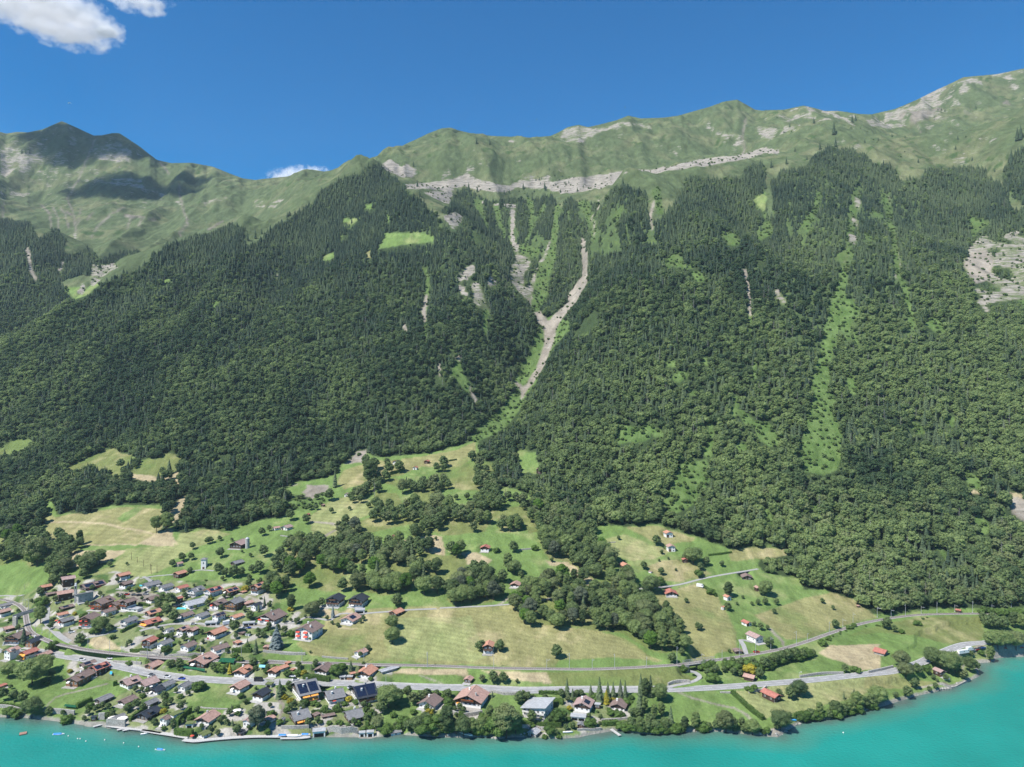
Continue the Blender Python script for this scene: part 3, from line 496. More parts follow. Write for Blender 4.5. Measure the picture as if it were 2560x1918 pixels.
# tracks and small bare places
for reg, pts, w in (('B',[(600,1000),(680,880),(760,800),(900,740),(1150,680),(1400,620),(1500,590)],8), ('L',[(400,875),(700,885),(900,895),(1200,950),(1350,980),(1480,1030),(1530,1070)],8),
   ('L',[(700,1075),(1190,1075)],5), ('M',[(730,1010),(850,940),(860,905),(620,880)],8), ('N',[(170,1070),(330,980),(470,900),(420,895)],8), ('I',[(960,670),(1060,760),(1150,850),(1160,900)],16),
   ('Hh',[(1590,710),(1800,800),(2100,870),(2209,900)],10), ('J',[(0,890),(200,930),(330,1010),(430,1090)],12), ('G',[(0,490),(160,550),(340,640)],8), ('Hh',[(980,1090),(900,1100),(800,1190)],10),
   ('D',[(1840,650),(1850,760),(1980,900),(1970,980),(1900,1100)],18), ('K',[(740,1480),(900,1450),(1080,1420),(1200,1470),(1350,1420),(1440,1390)],14), ('K',[(1380,1140),(1370,1240)],18)):
    strip(SCREE if reg != 'L' else TAN, reg, pts, w, y1=1300)
paint(SCREE, 'A', [(840,1010),(1050,960),(1030,1100),(1040,1180),(880,1140)], y1=700)
paint(SCREE, 'A', [(1600,430),(2080,440),(2180,480),(2100,560),(1880,600),(1840,520),(1640,500)], y1=900)
paint(SCREE, 'C', [(830,890),(1500,880),(1750,900),(1700,960),(1420,960),(1200,940),(900,940)], y1=900)
paint(SCREE, 'C', [(1480,490),(1660,560),(1640,590),(1560,560)], y1=900); paint(SCREE, 'K', [(1260,1000),(1640,900),(1700,920),(1560,1000),(1300,1040)], y1=700)
paint(TAN, 'E', [(490,760),(560,700),(800,690),(830,760),(620,800)], y1=900); paint(TAN, 'E', [(870,700),(1000,680),(1020,730),(860,760)], y1=900); paint(TAN, 'E', [(780,940),(1100,930),(1000,955)], y1=900)
paint(SCREE, 'G', [(350,1230),(420,1215),(700,1310),(620,1345),(340,1335)], y1=500); paint(SCREE, 'J', [(560,1300),(700,1230),(850,1220),(1040,1150),(1150,1150),(1040,1190),(930,1250),(800,1340)], y1=600)
paint(SCREE, 'J', [(180,1260),(290,1260),(270,1290)], y1=600); paint(SCREE, 'Hh', [(350,1290),(700,1220),(800,1200),(800,1245),(360,1320)], y1=600); paint(SCREE, 'Z', [(2460,1640),(2480,1632),(2600,1624),(2600,1636),(2480,1645)], y1=700)
paint(SCREE, 'K', [(1560,1100),(1700,1090),(1700,1130),(1560,1150)], y1=700)
# ---- colours by cover, mixed with noise
PAL = {MEADOW:(.135,.205,.060),FOREST:(.040,.062,.025),ROCK:(.345,.335,.315),DRY:(.250,.245,.105),SCRUB:(.115,.175,.055),ALP:(.082,.110,.050),
 SCREE:(.315,.28,.23),YARD:(.17,.20,.085),TAN:(.40,.335,.205),BANK:(.150,.175,.060),MOWN:(.255,.275,.115),PALE:(.5,.5,.5)}
PAL[ROCK] = (.115,.140,.065); pal = np.array([PAL[k] for k in range(12)]); colr = pal[cls]
n1 = fbm(XX/28, YY/28, 101, 4); n2 = fbm(XX/6, YY/6, 103, 3); n3 = fbm(XX/90, YY/60, 107, 3)
m = (cls == MEADOW) | (cls == DRY) | (cls == MOWN) | (cls == BANK)
dryw = np.clip(sstep(.05, .55, n1*.8+n2*.35), 0, 1)*np.select([cls == MEADOW, cls == DRY, cls == MOWN, cls == BANK], [.28, .68, .50, .4], 0)
colr = colr*(1-dryw[...,None]) + np.array((.38,.32,.18))*dryw[...,None]
grw = np.clip(sstep(.12, .6, -n1+n3*.4), 0, 1)*np.where(m, .55, 0)
colr = colr*(1-grw[...,None]) + np.array((.115,.185,.050))*grw[...,None]
stripe = 0.5+0.5*np.sin((XX*0.30+YY*1.0)/np.where(YY < 700, .85, 1.25)+fbm(XX/50, YY/50, 5)*5)
ds = np.where((cls == DRY) | (cls == TAN), .16, 0)*stripe; colr = colr*(1-ds)[...,None]
colr = np.where((cls == MOWN)[...,None], colr*(1.0-.20*np.clip(stripe*1.6-.6, 0, 1))[...,None], colr)
yd = (cls == YARD); yv = vnoise(XX/7, YY/7, 55); colr = np.where((yd & (yv > .72))[...,None], np.array((.36,.34,.30)), np.where((yd & (yv < .3))[...,None], np.array((.07,.12,.035)), colr))
# natural rock showing through the alp where it is steep
gy = np.gradient(ZZ, axis=0)/np.gradient(YY, axis=0)
rk = sstep(.38, .8, fbm(XX/40, YY/90, 61, 4, ridged=True)*.7+n2*.35+(gy-.8)*.7)*(cls == ALP)*sstep(420, 900, ZZ)
rk = np.maximum(rk, sstep(.0, .5, fbm(XX/55, YY/60, 621, 4, ridged=True))*(cls == ALP)*(ZZ > 820)*(PXg < 420)*.55); rocky = np.where(cls == ROCK, np.where((YY > 1650) & (PXg > 700) & (PYg > 372), .94, .60)+.22*fbm(XX/45, YY/70, 611, 3), .56*rk); rocky = np.where(cls == SCREE, .36, rocky)
dw = sstep(-.1,.7,n3+n1*.4)*(cls == ALP)*.5; colr = colr*(1-dw[...,None])+np.array((.19,.185,.10))*dw[...,None]
gp = (cls == FOREST) & (((PXg > 1050) & (PXg < 1680) & (PYg < 640)) | ((PXg > 1960) & (PXg < 2300) & (PYg > 440) & (PYg < 900))); colr = np.where(gp[...,None], np.array((.070,.105,.040)), colr); hz = (ZZ > 500); mot = fbm(XX/14, YY/20, 511, 3); colr = np.where((hz & (cls == ALP))[...,None], colr*(1+.30*mot)[...,None], colr); colr = np.where((cls == SCREE)[...,None], colr*(.86+.35*mot)[...,None], colr)
dk = (cls == ALP) & (ZZ > 500) & (fbm(XX/16, YY/16, 77, 3)+n3*.5 > .55); colr = np.where(dk[...,None], np.array((.05,.085,.028)), colr)
fl = ((cls == FOREST) & (n2+n1*.5 > .5)); colr = np.where(fl[...,None], np.array((.09,.13,.04)), colr)
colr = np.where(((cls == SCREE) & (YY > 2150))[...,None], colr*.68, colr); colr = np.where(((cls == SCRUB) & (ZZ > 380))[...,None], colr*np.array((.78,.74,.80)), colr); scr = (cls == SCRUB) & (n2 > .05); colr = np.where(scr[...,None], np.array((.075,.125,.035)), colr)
st = ((cls == ROCK) | (cls == SCREE)); lay = .45+.75*vnoise(ZZ/4.0+n1*2.5, XX/50, 9)*(.75+.5*vnoise(XX/9,ZZ/9,12)); colr = colr
for _ in range(2): rocky[1:-1,1:-1] = (rocky[1:-1,1:-1]*2+rocky[:-2,1:-1]+rocky[2:,1:-1]+rocky[1:-1,:-2]+rocky[1:-1,2:])/6
colr = np.where((sdist < .6+1.6*np.clip(n1+.3,0,1))[...,None] & (YY < 650)[...,None], np.array((.25,.24,.21)), colr)
colr = colr*(1+.16*n2+.06*n1)[...,None]
# soften class edges a little
for _ in range(1):
    c2 = colr.copy(); c2[1:-1,1:-1] = (colr[1:-1,1:-1]*2+colr[:-2,1:-1]*.5+colr[2:,1:-1]*.5+colr[1:-1,:-2]*.5+colr[1:-1,2:]*.5)/4; colr = c2
# ------------------------------------------------------------ materials
def mat(name, col, rough=.8, spec=.3, noise=0.0, scale=3.0, col2=None, metal=0.0, bump=0.0, trans=0.0):
    m = bpy.data.materials.new(name); m.use_nodes = True; t = m.node_tree; b = t.nodes['Principled BSDF']
    b.inputs['Base Color'].default_value = (*col, 1); b.inputs['Roughness'].default_value = rough
    b.inputs['Specular IOR Level'].default_value = spec; b.inputs['Metallic'].default_value = metal
    if noise or col2 or bump:
        tc = t.nodes.new('ShaderNodeTexCoord'); nz = t.nodes.new('ShaderNodeTexNoise'); nz.inputs['Scale'].default_value = scale; nz.inputs['Detail'].default_value = 4
        t.links.new(tc.outputs['Object'], nz.inputs['Vector'])
        rp = t.nodes.new('ShaderNodeValToRGB'); c2 = col2 or tuple(c*(1-noise) for c in col); c1 = col if col2 else tuple(min(1, c*(1+noise*.6)) for c in col)
        rp.color_ramp.elements[0].color = (*c2, 1); rp.color_ramp.elements[1].color = (*c1, 1); rp.color_ramp.elements[0].position = .35; rp.color_ramp.elements[1].position = .65
        t.links.new(nz.outputs['Fac'], rp.inputs[0]); t.links.new(rp.outputs[0], b.inputs['Base Color'])
        if bump:
            bp = t.nodes.new('ShaderNodeBump'); bp.inputs['Strength'].default_value = bump; bp.inputs['Distance'].default_value = .1
            t.links.new(nz.outputs['Fac'], bp.inputs['Height']); t.links.new(bp.outputs[0], b.inputs['Normal'])
    return m
gm = bpy.data.materials.new('ground'); gm.use_nodes = True; t = gm.node_tree; b = t.nodes['Principled BSDF']
b.inputs['Roughness'].default_value = .95; b.inputs['Specular IOR Level'].default_value = .1
at = t.nodes.new('ShaderNodeAttribute'); at.attribute_name = 'cover'; ge = t.nodes.new('ShaderNodeNewGeometry')
nz = t.nodes.new('ShaderNodeTexNoise'); nz.inputs['Scale'].default_value = .9; nz.inputs['Detail'].default_value = 5
t.links.new(ge.outputs['Position'], nz.inputs['Vector'])
mr = t.nodes.new('ShaderNodeMapRange'); mr.inputs[3].default_value = .62; mr.inputs[4].default_value = 1.38
vq = t.nodes.new('ShaderNodeVectorMath'); vq.operation = 'MULTIPLY'; vq.inputs[1].default_value = (.11,.035,.06); t.links.new(ge.outputs['Position'], vq.inputs[0]); nq = t.nodes.new('ShaderNodeTexNoise'); nq.inputs['Scale'].default_value = 1; nq.inputs['Detail'].default_value = 7; nq.inputs['Roughness'].default_value = .7; t.links.new(vq.outputs[0], nq.inputs['Vector'])
mq = t.nodes.new('ShaderNodeMapRange'); mq.inputs[1].default_value = .3; mq.inputs[2].default_value = .7; mq.inputs[3].default_value = .74; mq.inputs[4].default_value = 1.26; t.links.new(nq.outputs['Fac'], mq.inputs[0]); mm = t.nodes.new('ShaderNodeMath'); mm.operation = 'MULTIPLY'; t.links.new(mr.outputs[0], mm.inputs[0]); t.links.new(mq.outputs[0], mm.inputs[1])
mx = t.nodes.new('ShaderNodeMix'); mx.data_type = 'RGBA'; mx.blend_type = 'MULTIPLY'; mx.inputs[0].default_value = 1
t.links.new(nz.outputs['Fac'], mr.inputs[0]); t.links.new(at.outputs['Color'], mx.inputs[6]); t.links.new(mm.outputs[0], mx.inputs[7]); t.links.new(mx.outputs[2], b.inputs['Base Color'])
ra = t.nodes.new('ShaderNodeAttribute'); ra.attribute_name = 'rocky'
vm = t.nodes.new('ShaderNodeVectorMath'); vm.operation = 'MULTIPLY'; vm.inputs[1].default_value = (.035,.035,.13); t.links.new(ge.outputs['Position'], vm.inputs[0])
n4 = t.nodes.new('ShaderNodeTexNoise'); n4.inputs['Scale'].default_value = 1; n4.inputs['Detail'].default_value = 8; n4.inputs['Roughness'].default_value = .72; n4.inputs['Distortion'].default_value = .4; t.links.new(vm.outputs[0], n4.inputs['Vector'])
s4 = t.nodes.new('ShaderNodeMath'); s4.operation = 'MULTIPLY_ADD'; s4.inputs[1].default_value = 1.9; t.links.new(n4.outputs['Fac'], s4.inputs[0]); t.links.new(ra.outputs['Fac'], s4.inputs[2])
m4 = t.nodes.new('ShaderNodeMapRange'); m4.inputs[1].default_value = 1.36; m4.inputs[2].default_value = 1.56; t.links.new(s4.outputs[0], m4.inputs[0])
g4 = t.nodes.new('ShaderNodeMath'); g4.operation = 'GREATER_THAN'; g4.inputs[1].default_value = .03; t.links.new(ra.outputs['Fac'], g4.inputs[0]); f4 = t.nodes.new('ShaderNodeMath'); f4.operation = 'MULTIPLY'; t.links.new(m4.outputs[0], f4.inputs[0]); t.links.new(g4.outputs[0], f4.inputs[1])
v5 = t.nodes.new('ShaderNodeVectorMath'); v5.operation = 'MULTIPLY'; v5.inputs[1].default_value = (.05,.05,.55); t.links.new(ge.outputs['Position'], v5.inputs[0])
n5 = t.nodes.new('ShaderNodeTexNoise'); n5.inputs['Scale'].default_value = 1; n5.inputs['Detail'].default_value = 6; n5.inputs['Roughness'].default_value = .65; t.links.new(v5.outputs[0], n5.inputs['Vector'])
r5 = t.nodes.new('ShaderNodeValToRGB'); r5.color_ramp.elements[0].position = .34; r5.color_ramp.elements[0].color = (.13,.12,.10,1); r5.color_ramp.elements[1].position = .60; r5.color_ramp.elements[1].color = (.345,.315,.27,1); t.links.new(n5.outputs['Fac'], r5.inputs[0])
x5 = t.nodes.new('ShaderNodeMix'); x5.data_type = 'RGBA'; t.links.new(f4.outputs[0], x5.inputs[0]); t.links.new(mx.outputs[2], x5.inputs[6]); t.links.new(r5.outputs[0], x5.inputs[7]); t.links.new(x5.outputs[2], b.inputs['Base Color'])
nb = t.nodes.new('ShaderNodeTexNoise'); nb.inputs['Scale'].default_value = .12; nb.inputs['Detail'].default_value = 6; nb.inputs['Roughness'].default_value = .65
t.links.new(ge.outputs['Position'], nb.inputs['Vector']); bp = t.nodes.new('ShaderNodeBump'); bp.inputs['Strength'].default_value = .8; bp.inputs['Distance'].default_value = 3.0
t.links.new(nb.outputs['Fac'], bp.inputs['Height']); t.links.new(bp.outputs[0], b.inputs['Normal'])
def make_ground():
    V = np.stack([XX, YY, ZZ], -1).reshape(-1, 3)
    jj, ii = np.meshgrid(np.arange(NY-1), np.arange(NU-1), indexing='ij'); a = (jj*NU+ii).ravel()
    Fq = np.stack([a, a+1, a+NU+1, a+NU], -1)
    me = mesh_np('ground', V, Fq, smooth=True)
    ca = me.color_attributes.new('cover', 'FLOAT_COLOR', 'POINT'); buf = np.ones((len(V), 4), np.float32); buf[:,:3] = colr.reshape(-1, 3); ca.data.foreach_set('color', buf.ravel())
    ra = me.attributes.new('rocky', 'FLOAT', 'POINT'); ra.data.foreach_set('value', rocky.ravel().astype(np.float32))
    o = link('ground', me, gm); tag(o, kind='structure'); return o
# ------------------------------------------------------------ buildings as measured: region, box in the region's pixels, turn (right side shown = +), depth/width,
# roof, walls, features, label. Roofs O orange S salmon B brown G grey K black P pinkish L pale R red N green; walls m white below dark wood, w white, d dark wood, o light wood, g concrete, s stone
HS = [
('A',540,320,725,435,70,1.3,'O','d','','orange-roofed farm building at the upper left edge of the village'),
('A',838,200,1045,375,82,1.2,'P','d','','big pinkish double-stepped roof of a farmhouse below the bushes'),
('A',1080,265,1470,420,62,1.5,'B','d','crSb','long brown-roofed chalet with red flowers uphill of the church'),
('A',620,430,775,505,75,1.2,'B','d','','low dark shed touching the pink-roofed barn'),
('A',770,395,1020,562,80,1.4,'S','d','c','wide pink-red barn roof next to the white church tower'),
('A',1035,420,1310,585,76,1.9,'G','g','m','church nave with a sloping slate grey roof'),
('A',1590,150,1812,282,60,1.3,'O','m','','farmhouse with pink and orange roof at the top of the village'),
('A',1630,265,1850,400,48,1.2,'B','m','cb','brown-roofed chalet just under the pink and orange farmhouse'),
('A',795,600,1030,700,62,1.4,'B','d','s','black chalet with solar panels below the pink-red barn'),
('A',765,700,950,797,68,1.3,'O','w','','small orange roof next to the curved village lane'),
('A',790,765,1040,920,58,1.4,'G','m','r','dark chalet with patched grey roof and red parasol'),
('A',1220,470,1600,700,42,1.1,'B','o','crbF','hotel wing with the left brown gable and red awnings'),
('A',1480,530,1740,690,38,1.2,'B','o','rbF','middle brown gable of the hotel with red flower boxes'),
('A',1650,500,1900,705,48,1.2,'B','m','bF','right-hand brown gable of the hotel beside the car park'),
('A',1375,640,1620,785,55,1.4,'B','w','','white house with brown roof in front of the hotel'),
('A',1070,700,1400,935,32,1.1,'B','m','cbBr','large four-storey chalet with balconies and red sunshades above the lane'),
('A',1645,755,1920,935,48,1.2,'G','w','cb','white villa with a grey roof right of the big dark tree'),
('A',1745,640,1990,728,40,.7,'L','w','f','flat pale annex below the hotel car park'),
('A',-60,650,165,790,60,1.3,'S','m','c','pink-orange roof cut by the left frame edge above the footbridge'),
('A',-40,600,205,665,70,1.5,'G','m','','grey roof behind the pink-orange one at the left edge'),
('A',30,880,252,990,72,1.4,'S','d','','salmon roof left of the railway curve'),
('A',60,945,430,1165,40,1.0,'B','m','cbB','tall black chalet with rows of white windows left of the spruce'),
('A',330,1030,622,1215,50,1.3,'K','o','c','wooden house with an entirely black solar roof by the railway'),
('A',40,1170,290,1385,55,1.2,'S','w','','red-brown roof with a dark dormer at the lower left'),
('A',262,1190,545,1380,55,1.3,'R','m','y','red roof with orange awning between two salmon roofs'),
('A',475,1235,732,1400,55,1.5,'S','o','','salmon roof beside the wide road junction'),
('A',1075,1362,1345,1500,60,1.4,'B','m','s','brown house with one long solar strip by the main road'),
('A',1210,1380,1530,1605,55,1.1,'R','d','S','red-edged roof with two solar fields by the main road'),
('B',885,375,1330,645,42,1.6,'B','o','cba','brown wooden chalet with white base over the lakeside meadow'),
('B',1630,455,1965,680,60,.9,'P','m','c','pinkish-brown roof right below the main road, white gable behind'),
('B',1875,490,2209,680,60,.9,'P','m','ca','second pinkish-brown roof below the road with a white chimney'),
('B',1290,722,1580,885,52,1.3,'G','d','b','dark timber chalet with grey roof in the hillside gardens'),
('B',1605,742,1910,915,50,1.2,'B','m','b','brown roof with bow-shaped white terrace near the lake'),
('B',1515,1000,1745,1135,62,1.5,'G','d','a','small grey-roofed lake house with white sunshades'),
('B',1250,1035,1350,1122,20,.8,'K','d','f','small black box building on the lake wall'),
('B',1795,1025,1882,1090,60,1.0,'G','d','','tiny grey shed right of the white sunshades'),
('B',-60,620,105,670,60,1.4,'R','o','','little reddish hut among trees at the left edge'),
('C',10,268,300,392,58,1.4,'G','w','cb','grey-roofed white house near the turquoise pool'),
('C',240,308,472,432,55,1.3,'G','w','','two-tone grey and brown roof left of the red roof'),
('C',480,326,682,442,58,1.3,'R','w','b','white house with a plain bright red roof under the meadow'),
('C',640,340,908,508,45,1.1,'G','w','b','white house with clean blue-grey roof in the top row'),
('C',875,342,1150,512,52,1.2,'R','w','Sb','white house with red-edged solar roof in the top row'),
('C',1140,356,1376,505,52,1.2,'O','d','Sa','dark chalet with orange-edged solar roof in the top row'),
('C',1515,290,1755,482,42,1.2,'O','m','sb','orange-roofed chalet on a white base against the grove'),
('C',1380,425,1480,468,55,1.0,'O','d','','tiny orange garden roof beside the yellow bush'),
('C',70,470,290,600,55,1.2,'B','m','','half hidden red and brown roof left of the purple tree'),
('C',480,490,602,600,55,1.1,'R','d','','dark cabin with red roof edge behind the garden trees'),
('C',565,530,938,672,60,1.4,'L','w','b','white house with a broad pale grey roof and pool'),
('C',455,610,562,662,50,1.0,'K','d','s','small black carport next to the pool'),
('C',940,516,1218,690,42,1.2,'B','m','rb','brown chalet with pink awning in the middle row'),
('C',1165,492,1452,705,38,1.1,'G','o','cbB','big timber chalet with glowing wooden balconies'),
('C',1390,550,1577,640,60,1.1,'S','o','','rusty red roof wedged between two dark roofs'),
('C',1520,568,1697,705,50,1.2,'K','w','','white gable with black roof beside a conifer'),
('C',50,652,312,785,58,1.3,'O','d','s','orange roof with one blue-black solar square'),
('C',0,772,305,920,58,1.3,'R','d','y','bright red-orange roof with a cream awning'),
('C',510,702,757,815,55,1.2,'B','w','','low white house with dull brown roof left of the grey pyramid roof'),
('C',735,712,972,822,50,1.1,'G','w','','low white house with wide mossy grey roof'),
('C',985,702,1192,860,48,1.3,'B','w','S','tall white gable with solar roof over the garages'),
('C',885,855,1087,912,10,.6,'L','w','fg','row of garages built under the white solar house'),
('C',1230,722,1442,832,52,1.2,'O','w','','white house with clean orange roof above a round tree'),
('C',1605,648,2037,895,38,1.0,'B','m','cBbr','four-storey apartment chalet with white balconies in the village'),
('C',1405,855,1602,912,8,.4,'L','w','fg','flat garage row left of the apartment chalet'),
('C',330,918,477,1015,55,1.0,'G','w','','small white house with grey roof and red flower bed'),
('C',490,888,700,1052,45,1.2,'S','m','sa','red-roofed house with white and green sunshades'),
('C',640,905,815,1050,38,1.1,'S','m','b','neighbouring red gable with a tall white chimney wall'),
('C',905,897,1217,1100,48,1.3,'O','m','b','large orange-roofed house in front of the round tree'),
('C',15,1032,257,1235,38,1.0,'R','m','b','red-roofed chalet on a white base beside the mown slope'),
('C',220,1068,467,1245,48,1.2,'G','w','cb','white house with dark roof, left one of the pair above the railway'),
('C',540,1097,802,1272,46,1.1,'B','w','cb','white house with dark roof, right one of the pair above the railway'),
('C',955,1128,1242,1285,60,1.3,'B','w','c','grey-blue house with a flag beside it above the railway'),
('C',1355,980,1462,1042,40,.8,'B','d','','small brown garden shed in the lawn'),
('C',1450,1002,1537,1057,40,.8,'L','w','','small white shed touching the brown garden shed'),
('C',1275,1132,1412,1185,50,.8,'O','d','','little orange shed beside the hedge triangle'),
('C',1695,1167,1802,1245,20,1.0,'S','o','','rust-red garden pavilion under the blue spruce'),
('C',445,127,657,255,50,1.3,'O','d','','black barn with orange roof below the transformer tower'),
('C',485,15,602,97,55,1.2,'S','s','','small rusty barn tucked beside two bushes'),
('C',1235,0,1447,82,50,1.2,'G','d','','grey-roofed barn above the round hedge of trees'),
('C',45,1360,342,1520,48,1.1,'S','o','','salmon-roofed timber workshop by the main road'),
('C',650,1328,1087,1500,38,1.1,'S','d','cba','wide low salmon roof with long left wing above the green net'),
('C',400,1377,512,1452,40,.7,'S','s','','pink shed on the roadside near the slide'),
('C',1280,1426,1577,1632,36,1.1,'O','m','cb','orange-roofed chalet with white ground floor on the main road'),
('C',1755,1455,1955,1632,34,1.0,'O','m','b','small orange gable with turquoise canopy beside it'),
('C',1875,1428,2060,1545,55,1.2,'O','m','','orange back wing behind the turquoise canopy'),
('C',1995,1407,2092,1450,50,1.0,'O','d','','upper little orange shed in the gardens'),
('C',2065,1486,2152,1540,45,1.0,'O','d','','lower little orange shed in the gardens'),
('C',1733,1440,1797,1482,45,1.0,'P','d','','tiny pinkish hut behind the turquoise canopy'),
('D',255,528,500,690,50,1.2,'G','w','','white house with steel-blue side wall below the road'),
('D',115,585,402,755,50,1.2,'K','m','ab','black-roofed house with a white awning over the terrace'),
('D',505,550,727,715,42,1.1,'G','w','d','cube-like white house with grey roof by the steep stairs'),
('D',20,782,267,942,50,1.3,'G','d','a','dark house with light grey metal roof and white awning'),
('D',-70,967,312,1115,45,1.2,'K','d','cb','wide dark-roofed chalet with a garden terrace near the pier'),
('D',262,1005,462,1208,42,1.1,'B','w','a','brown-roofed white house behind the boardwalk'),
('D',385,960,617,1150,55,1.6,'N','w','f','modern white cube with planted flat roof behind the boardwalk'),
('D',620,1110,762,1235,15,.9,'N','w','f','white garage with grass on its flat roof by the lake'),
('D',750,942,1120,1180,38,1.1,'S','m','cb','salmon-roofed house with pink balcony near the pier corner'),
('D',795,1232,990,1365,55,1.0,'N','w','','moss-roofed boathouse at the pier corner'),
('D',1340,1232,1470,1340,50,1.1,'K','d','','dark grey boathouse behind the long boardwalk'),
('D',1410,1032,1600,1225,38,1.1,'P','w','b','white house with grey-brown roof half behind the willow'),
('D',1680,1022,1882,1160,50,1.2,'S','m','','reddish-brown roof right of the willow'),
('D',1225,527,1530,742,42,1.1,'S','m','ab','salmon-roofed chalet between lawn and main road'),
('D',1535,632,1822,855,38,1.1,'K','m','bB','black chalet with black solar roof and white balconies'),
('D',1725,572,1857,665,25,1.0,'N','g','f','dark flat garage with grass roof at the main road'),
('D',1940,1052,2012,1145,30,1.0,'G','w','','little round-topped garden pavilion by the stairs'),
('Fz',105,932,432,1175,72,.75,'G','d','cyY','grey-roofed lake house with four orange awnings'),
('Fz',135,632,562,862,74,.62,'G','m','cyS','long grey roof with a black solar field at its right end'),
('Fz',580,645,908,885,74,.8,'G','m','crb','light grey roof, middle of the three long roofs under the road'),
('Fz',955,658,1362,890,74,.72,'K','m','cbS','completely solar-covered long roof, right of the three under the road'),
('Fz',860,912,1167,1155,72,.8,'G','d','ca','black-walled house with white awnings above the sea wall'),
('Fz',430,992,562,1075,50,1.1,'B','d','','brown pavilion roof between the two grey lake houses'),
('Fz',565,1017,762,1085,80,2.2,'B','d','','low brown open shed next to the picnic table'),
('Fz',440,1210,642,1345,4,.6,'L','w','f','white boathouse with a dark water opening, left end of the sea wall'),
('Fz',1085,1252,1182,1342,4,.7,'L','w','f','small white boathouse right of the stone steps'),
('Fz',1190,1240,1302,1342,4,.7,'L','w','f','rightmost white boathouse with rock stairs above it'),
('Fz',1500,1227,1682,1328,78,1.4,'G','w','','grey-roofed boathouse standing alone on the shore'),
('E',622,442,912,662,24,1.0,'K','m','Bb','new black chalet on white base, left of the twin chalets'),
('E',932,442,1237,662,24,1.0,'K','m','Bba','new black chalet on white base, right of the twin chalets'),
('E',1025,662,1182,745,5,.7,'L','w','fg','white concrete garage under the twin chalets'),
('E',820,712,1132,895,32,1.1,'S','w','sb','white house with bluish gable and solar panels below the twin chalets'),
('E',1495,647,1722,785,40,1.2,'O','d','','bright orange barn beside the long lane'),
('E',190,812,612,1115,34,1.0,'B','w','cBr','white apartment block with red awnings left of the dry meadow'),
('E',1015,1202,1222,1345,48,1.1,'S','w','','small white farmhouse half hidden by a grey bush'),
('E',460,1397,752,1605,30,1.1,'B','m','cb','dark timber chalet with brown roof above a long hedge'),
('E',1040,1427,1357,1650,30,1.1,'O','m','cb','broad orange-roofed chalet above the road with white base'),
('E',955,1538,1052,1602,70,1.2,'O','d','','orange lean-to left of the broad orange chalet'),
('E',820,1597,912,1662,10,.7,'L','g','fg','grey carport on the roadside'),
('E',915,1605,1012,1662,10,.7,'L','o','fg','wooden garage door box on the roadside'),
('E',1360,1492,1642,1575,60,2.6,'L','s','','long low woodshed with tin roof under the railway'),
('G',-40,770,322,975,28,1.0,'B','w','cb','white gabled villa with brown roof by the sloping lawn'),
('G',865,0,1030,195,8,1.2,'O','m','b','old farmhouse between two trees in the dry meadow'),
('G',600,482,746,602,22,1.0,'S','d','','salmon-roofed hut alone between railway and road'),
('G',470,662,962,955,20,.9,'S','m','cbBF','very large chalet inn with salmon roof and red flowers'),
('G',1395,845,1862,1085,22,1.0,'L','w','mb','modern white villa with pale metal roof'),
('G',1480,1195,1672,1352,30,1.0,'L','s','','stone boathouse with an arched opening'),
('Hh',180,757,477,1012,14,1.0,'P','m','csb','black and white chalet with reddish roof above a garage'),
('Hh',130,1012,377,1122,6,.5,'L','w','f','white garage block below the black and white chalet'),
('Hh',682,797,940,985,12,.9,'B','m','cb','low brown chalet right of the golden tree'),
('Hh',475,862,566,955,10,.8,'L','d','f','shed with pale blue roof between two chalets'),
('Hh',235,1117,350,1225,10,.9,'G','d','','grey-roofed boathouse between red maple and hedge'),
('I',315,192,440,292,-38,1.2,'O','w','','white barn with orange roof under a tall round tree'),
('I',285,337,347,418,30,1.1,'O','w','','tiny orange-roofed barn half behind a bush'),
('I',740,72,847,162,-30,1.3,'S','d','','salmon-roofed barn in front of a tall grey-green tree'),
('I',562,537,722,645,-40,1.3,'R','w','','white-gabled barn with orange roof above the farmhouse'),
('I',625,692,887,880,-42,1.4,'P','w','sb','pink-roofed farmhouse at the end of the grey drive'),
('I',445,937,597,1030,-20,1.0,'B','d','','dark square shed beside the drive and the railway'),
('I',590,1272,777,1405,-72,1.2,'S','d','','dark barn with clean salmon roof against the bushes by the road'),
('J',555,652,862,865,-48,1.6,'R','d','','big orange-red barn in the lakeside meadow'),
('K',120,912,345,1052,-68,1.0,'R','s','','weathered red barn alone in the green meadow on the right'),
('K',940,1192,1137,1340,-50,1.2,'P','d','s','brown lakeside chalet at the right-hand bay'),
('K',1257,390,1352,455,-75,1.1,'R','d','','small red-roofed hut beside the railway near the wood'),
('N',1578,430,1670,500,-20,1.1,'O','w','','upper right orange-roofed barn at the forest edge'),
('N',1602,546,1690,622,-15,1.1,'S','w','','pale barn partly overgrown, below the forest-edge barn'),
('N',1737,667,1795,717,-15,1.1,'R','d','','reddish hut in front of the large round meadow tree'),
('N',1195,702,1300,772,-25,1.2,'O','d','','orange-roofed barn on the open slope right of the wood strip'),
('N',1452,782,1490,806,-60,1.2,'P','w','','tiny shelter above the upper lane'),
('N',1582,937,1706,1008,-10,1.0,'R','m','','red-roofed cottage just below the upper lane'),
('N',255,865,360,932,15,1.0,'S','m','','red-roofed chalet where the track bends, centre meadow'),
('N',0,552,92,622,10,1.0,'R','m','','small chalet with red roof over the tan field'),
('N',90,840,135,878,40,1.2,'R','o','','reddish roof peeping out of the centre grove'),
('M',1312,342,1392,387,25,1.0,'R','w','','upper hut with white base on the high dry meadow'),
('M',1586,342,1642,380,20,1.2,'R','d','','upper right red hut on the high dry meadow'),
('M',1488,397,1540,432,20,1.1,'R','w','','lower red hut on the high dry meadow'),
('M',1050,557,1130,602,40,1.3,'S','d','','rust-roofed hut among the trees of the upper slope'),
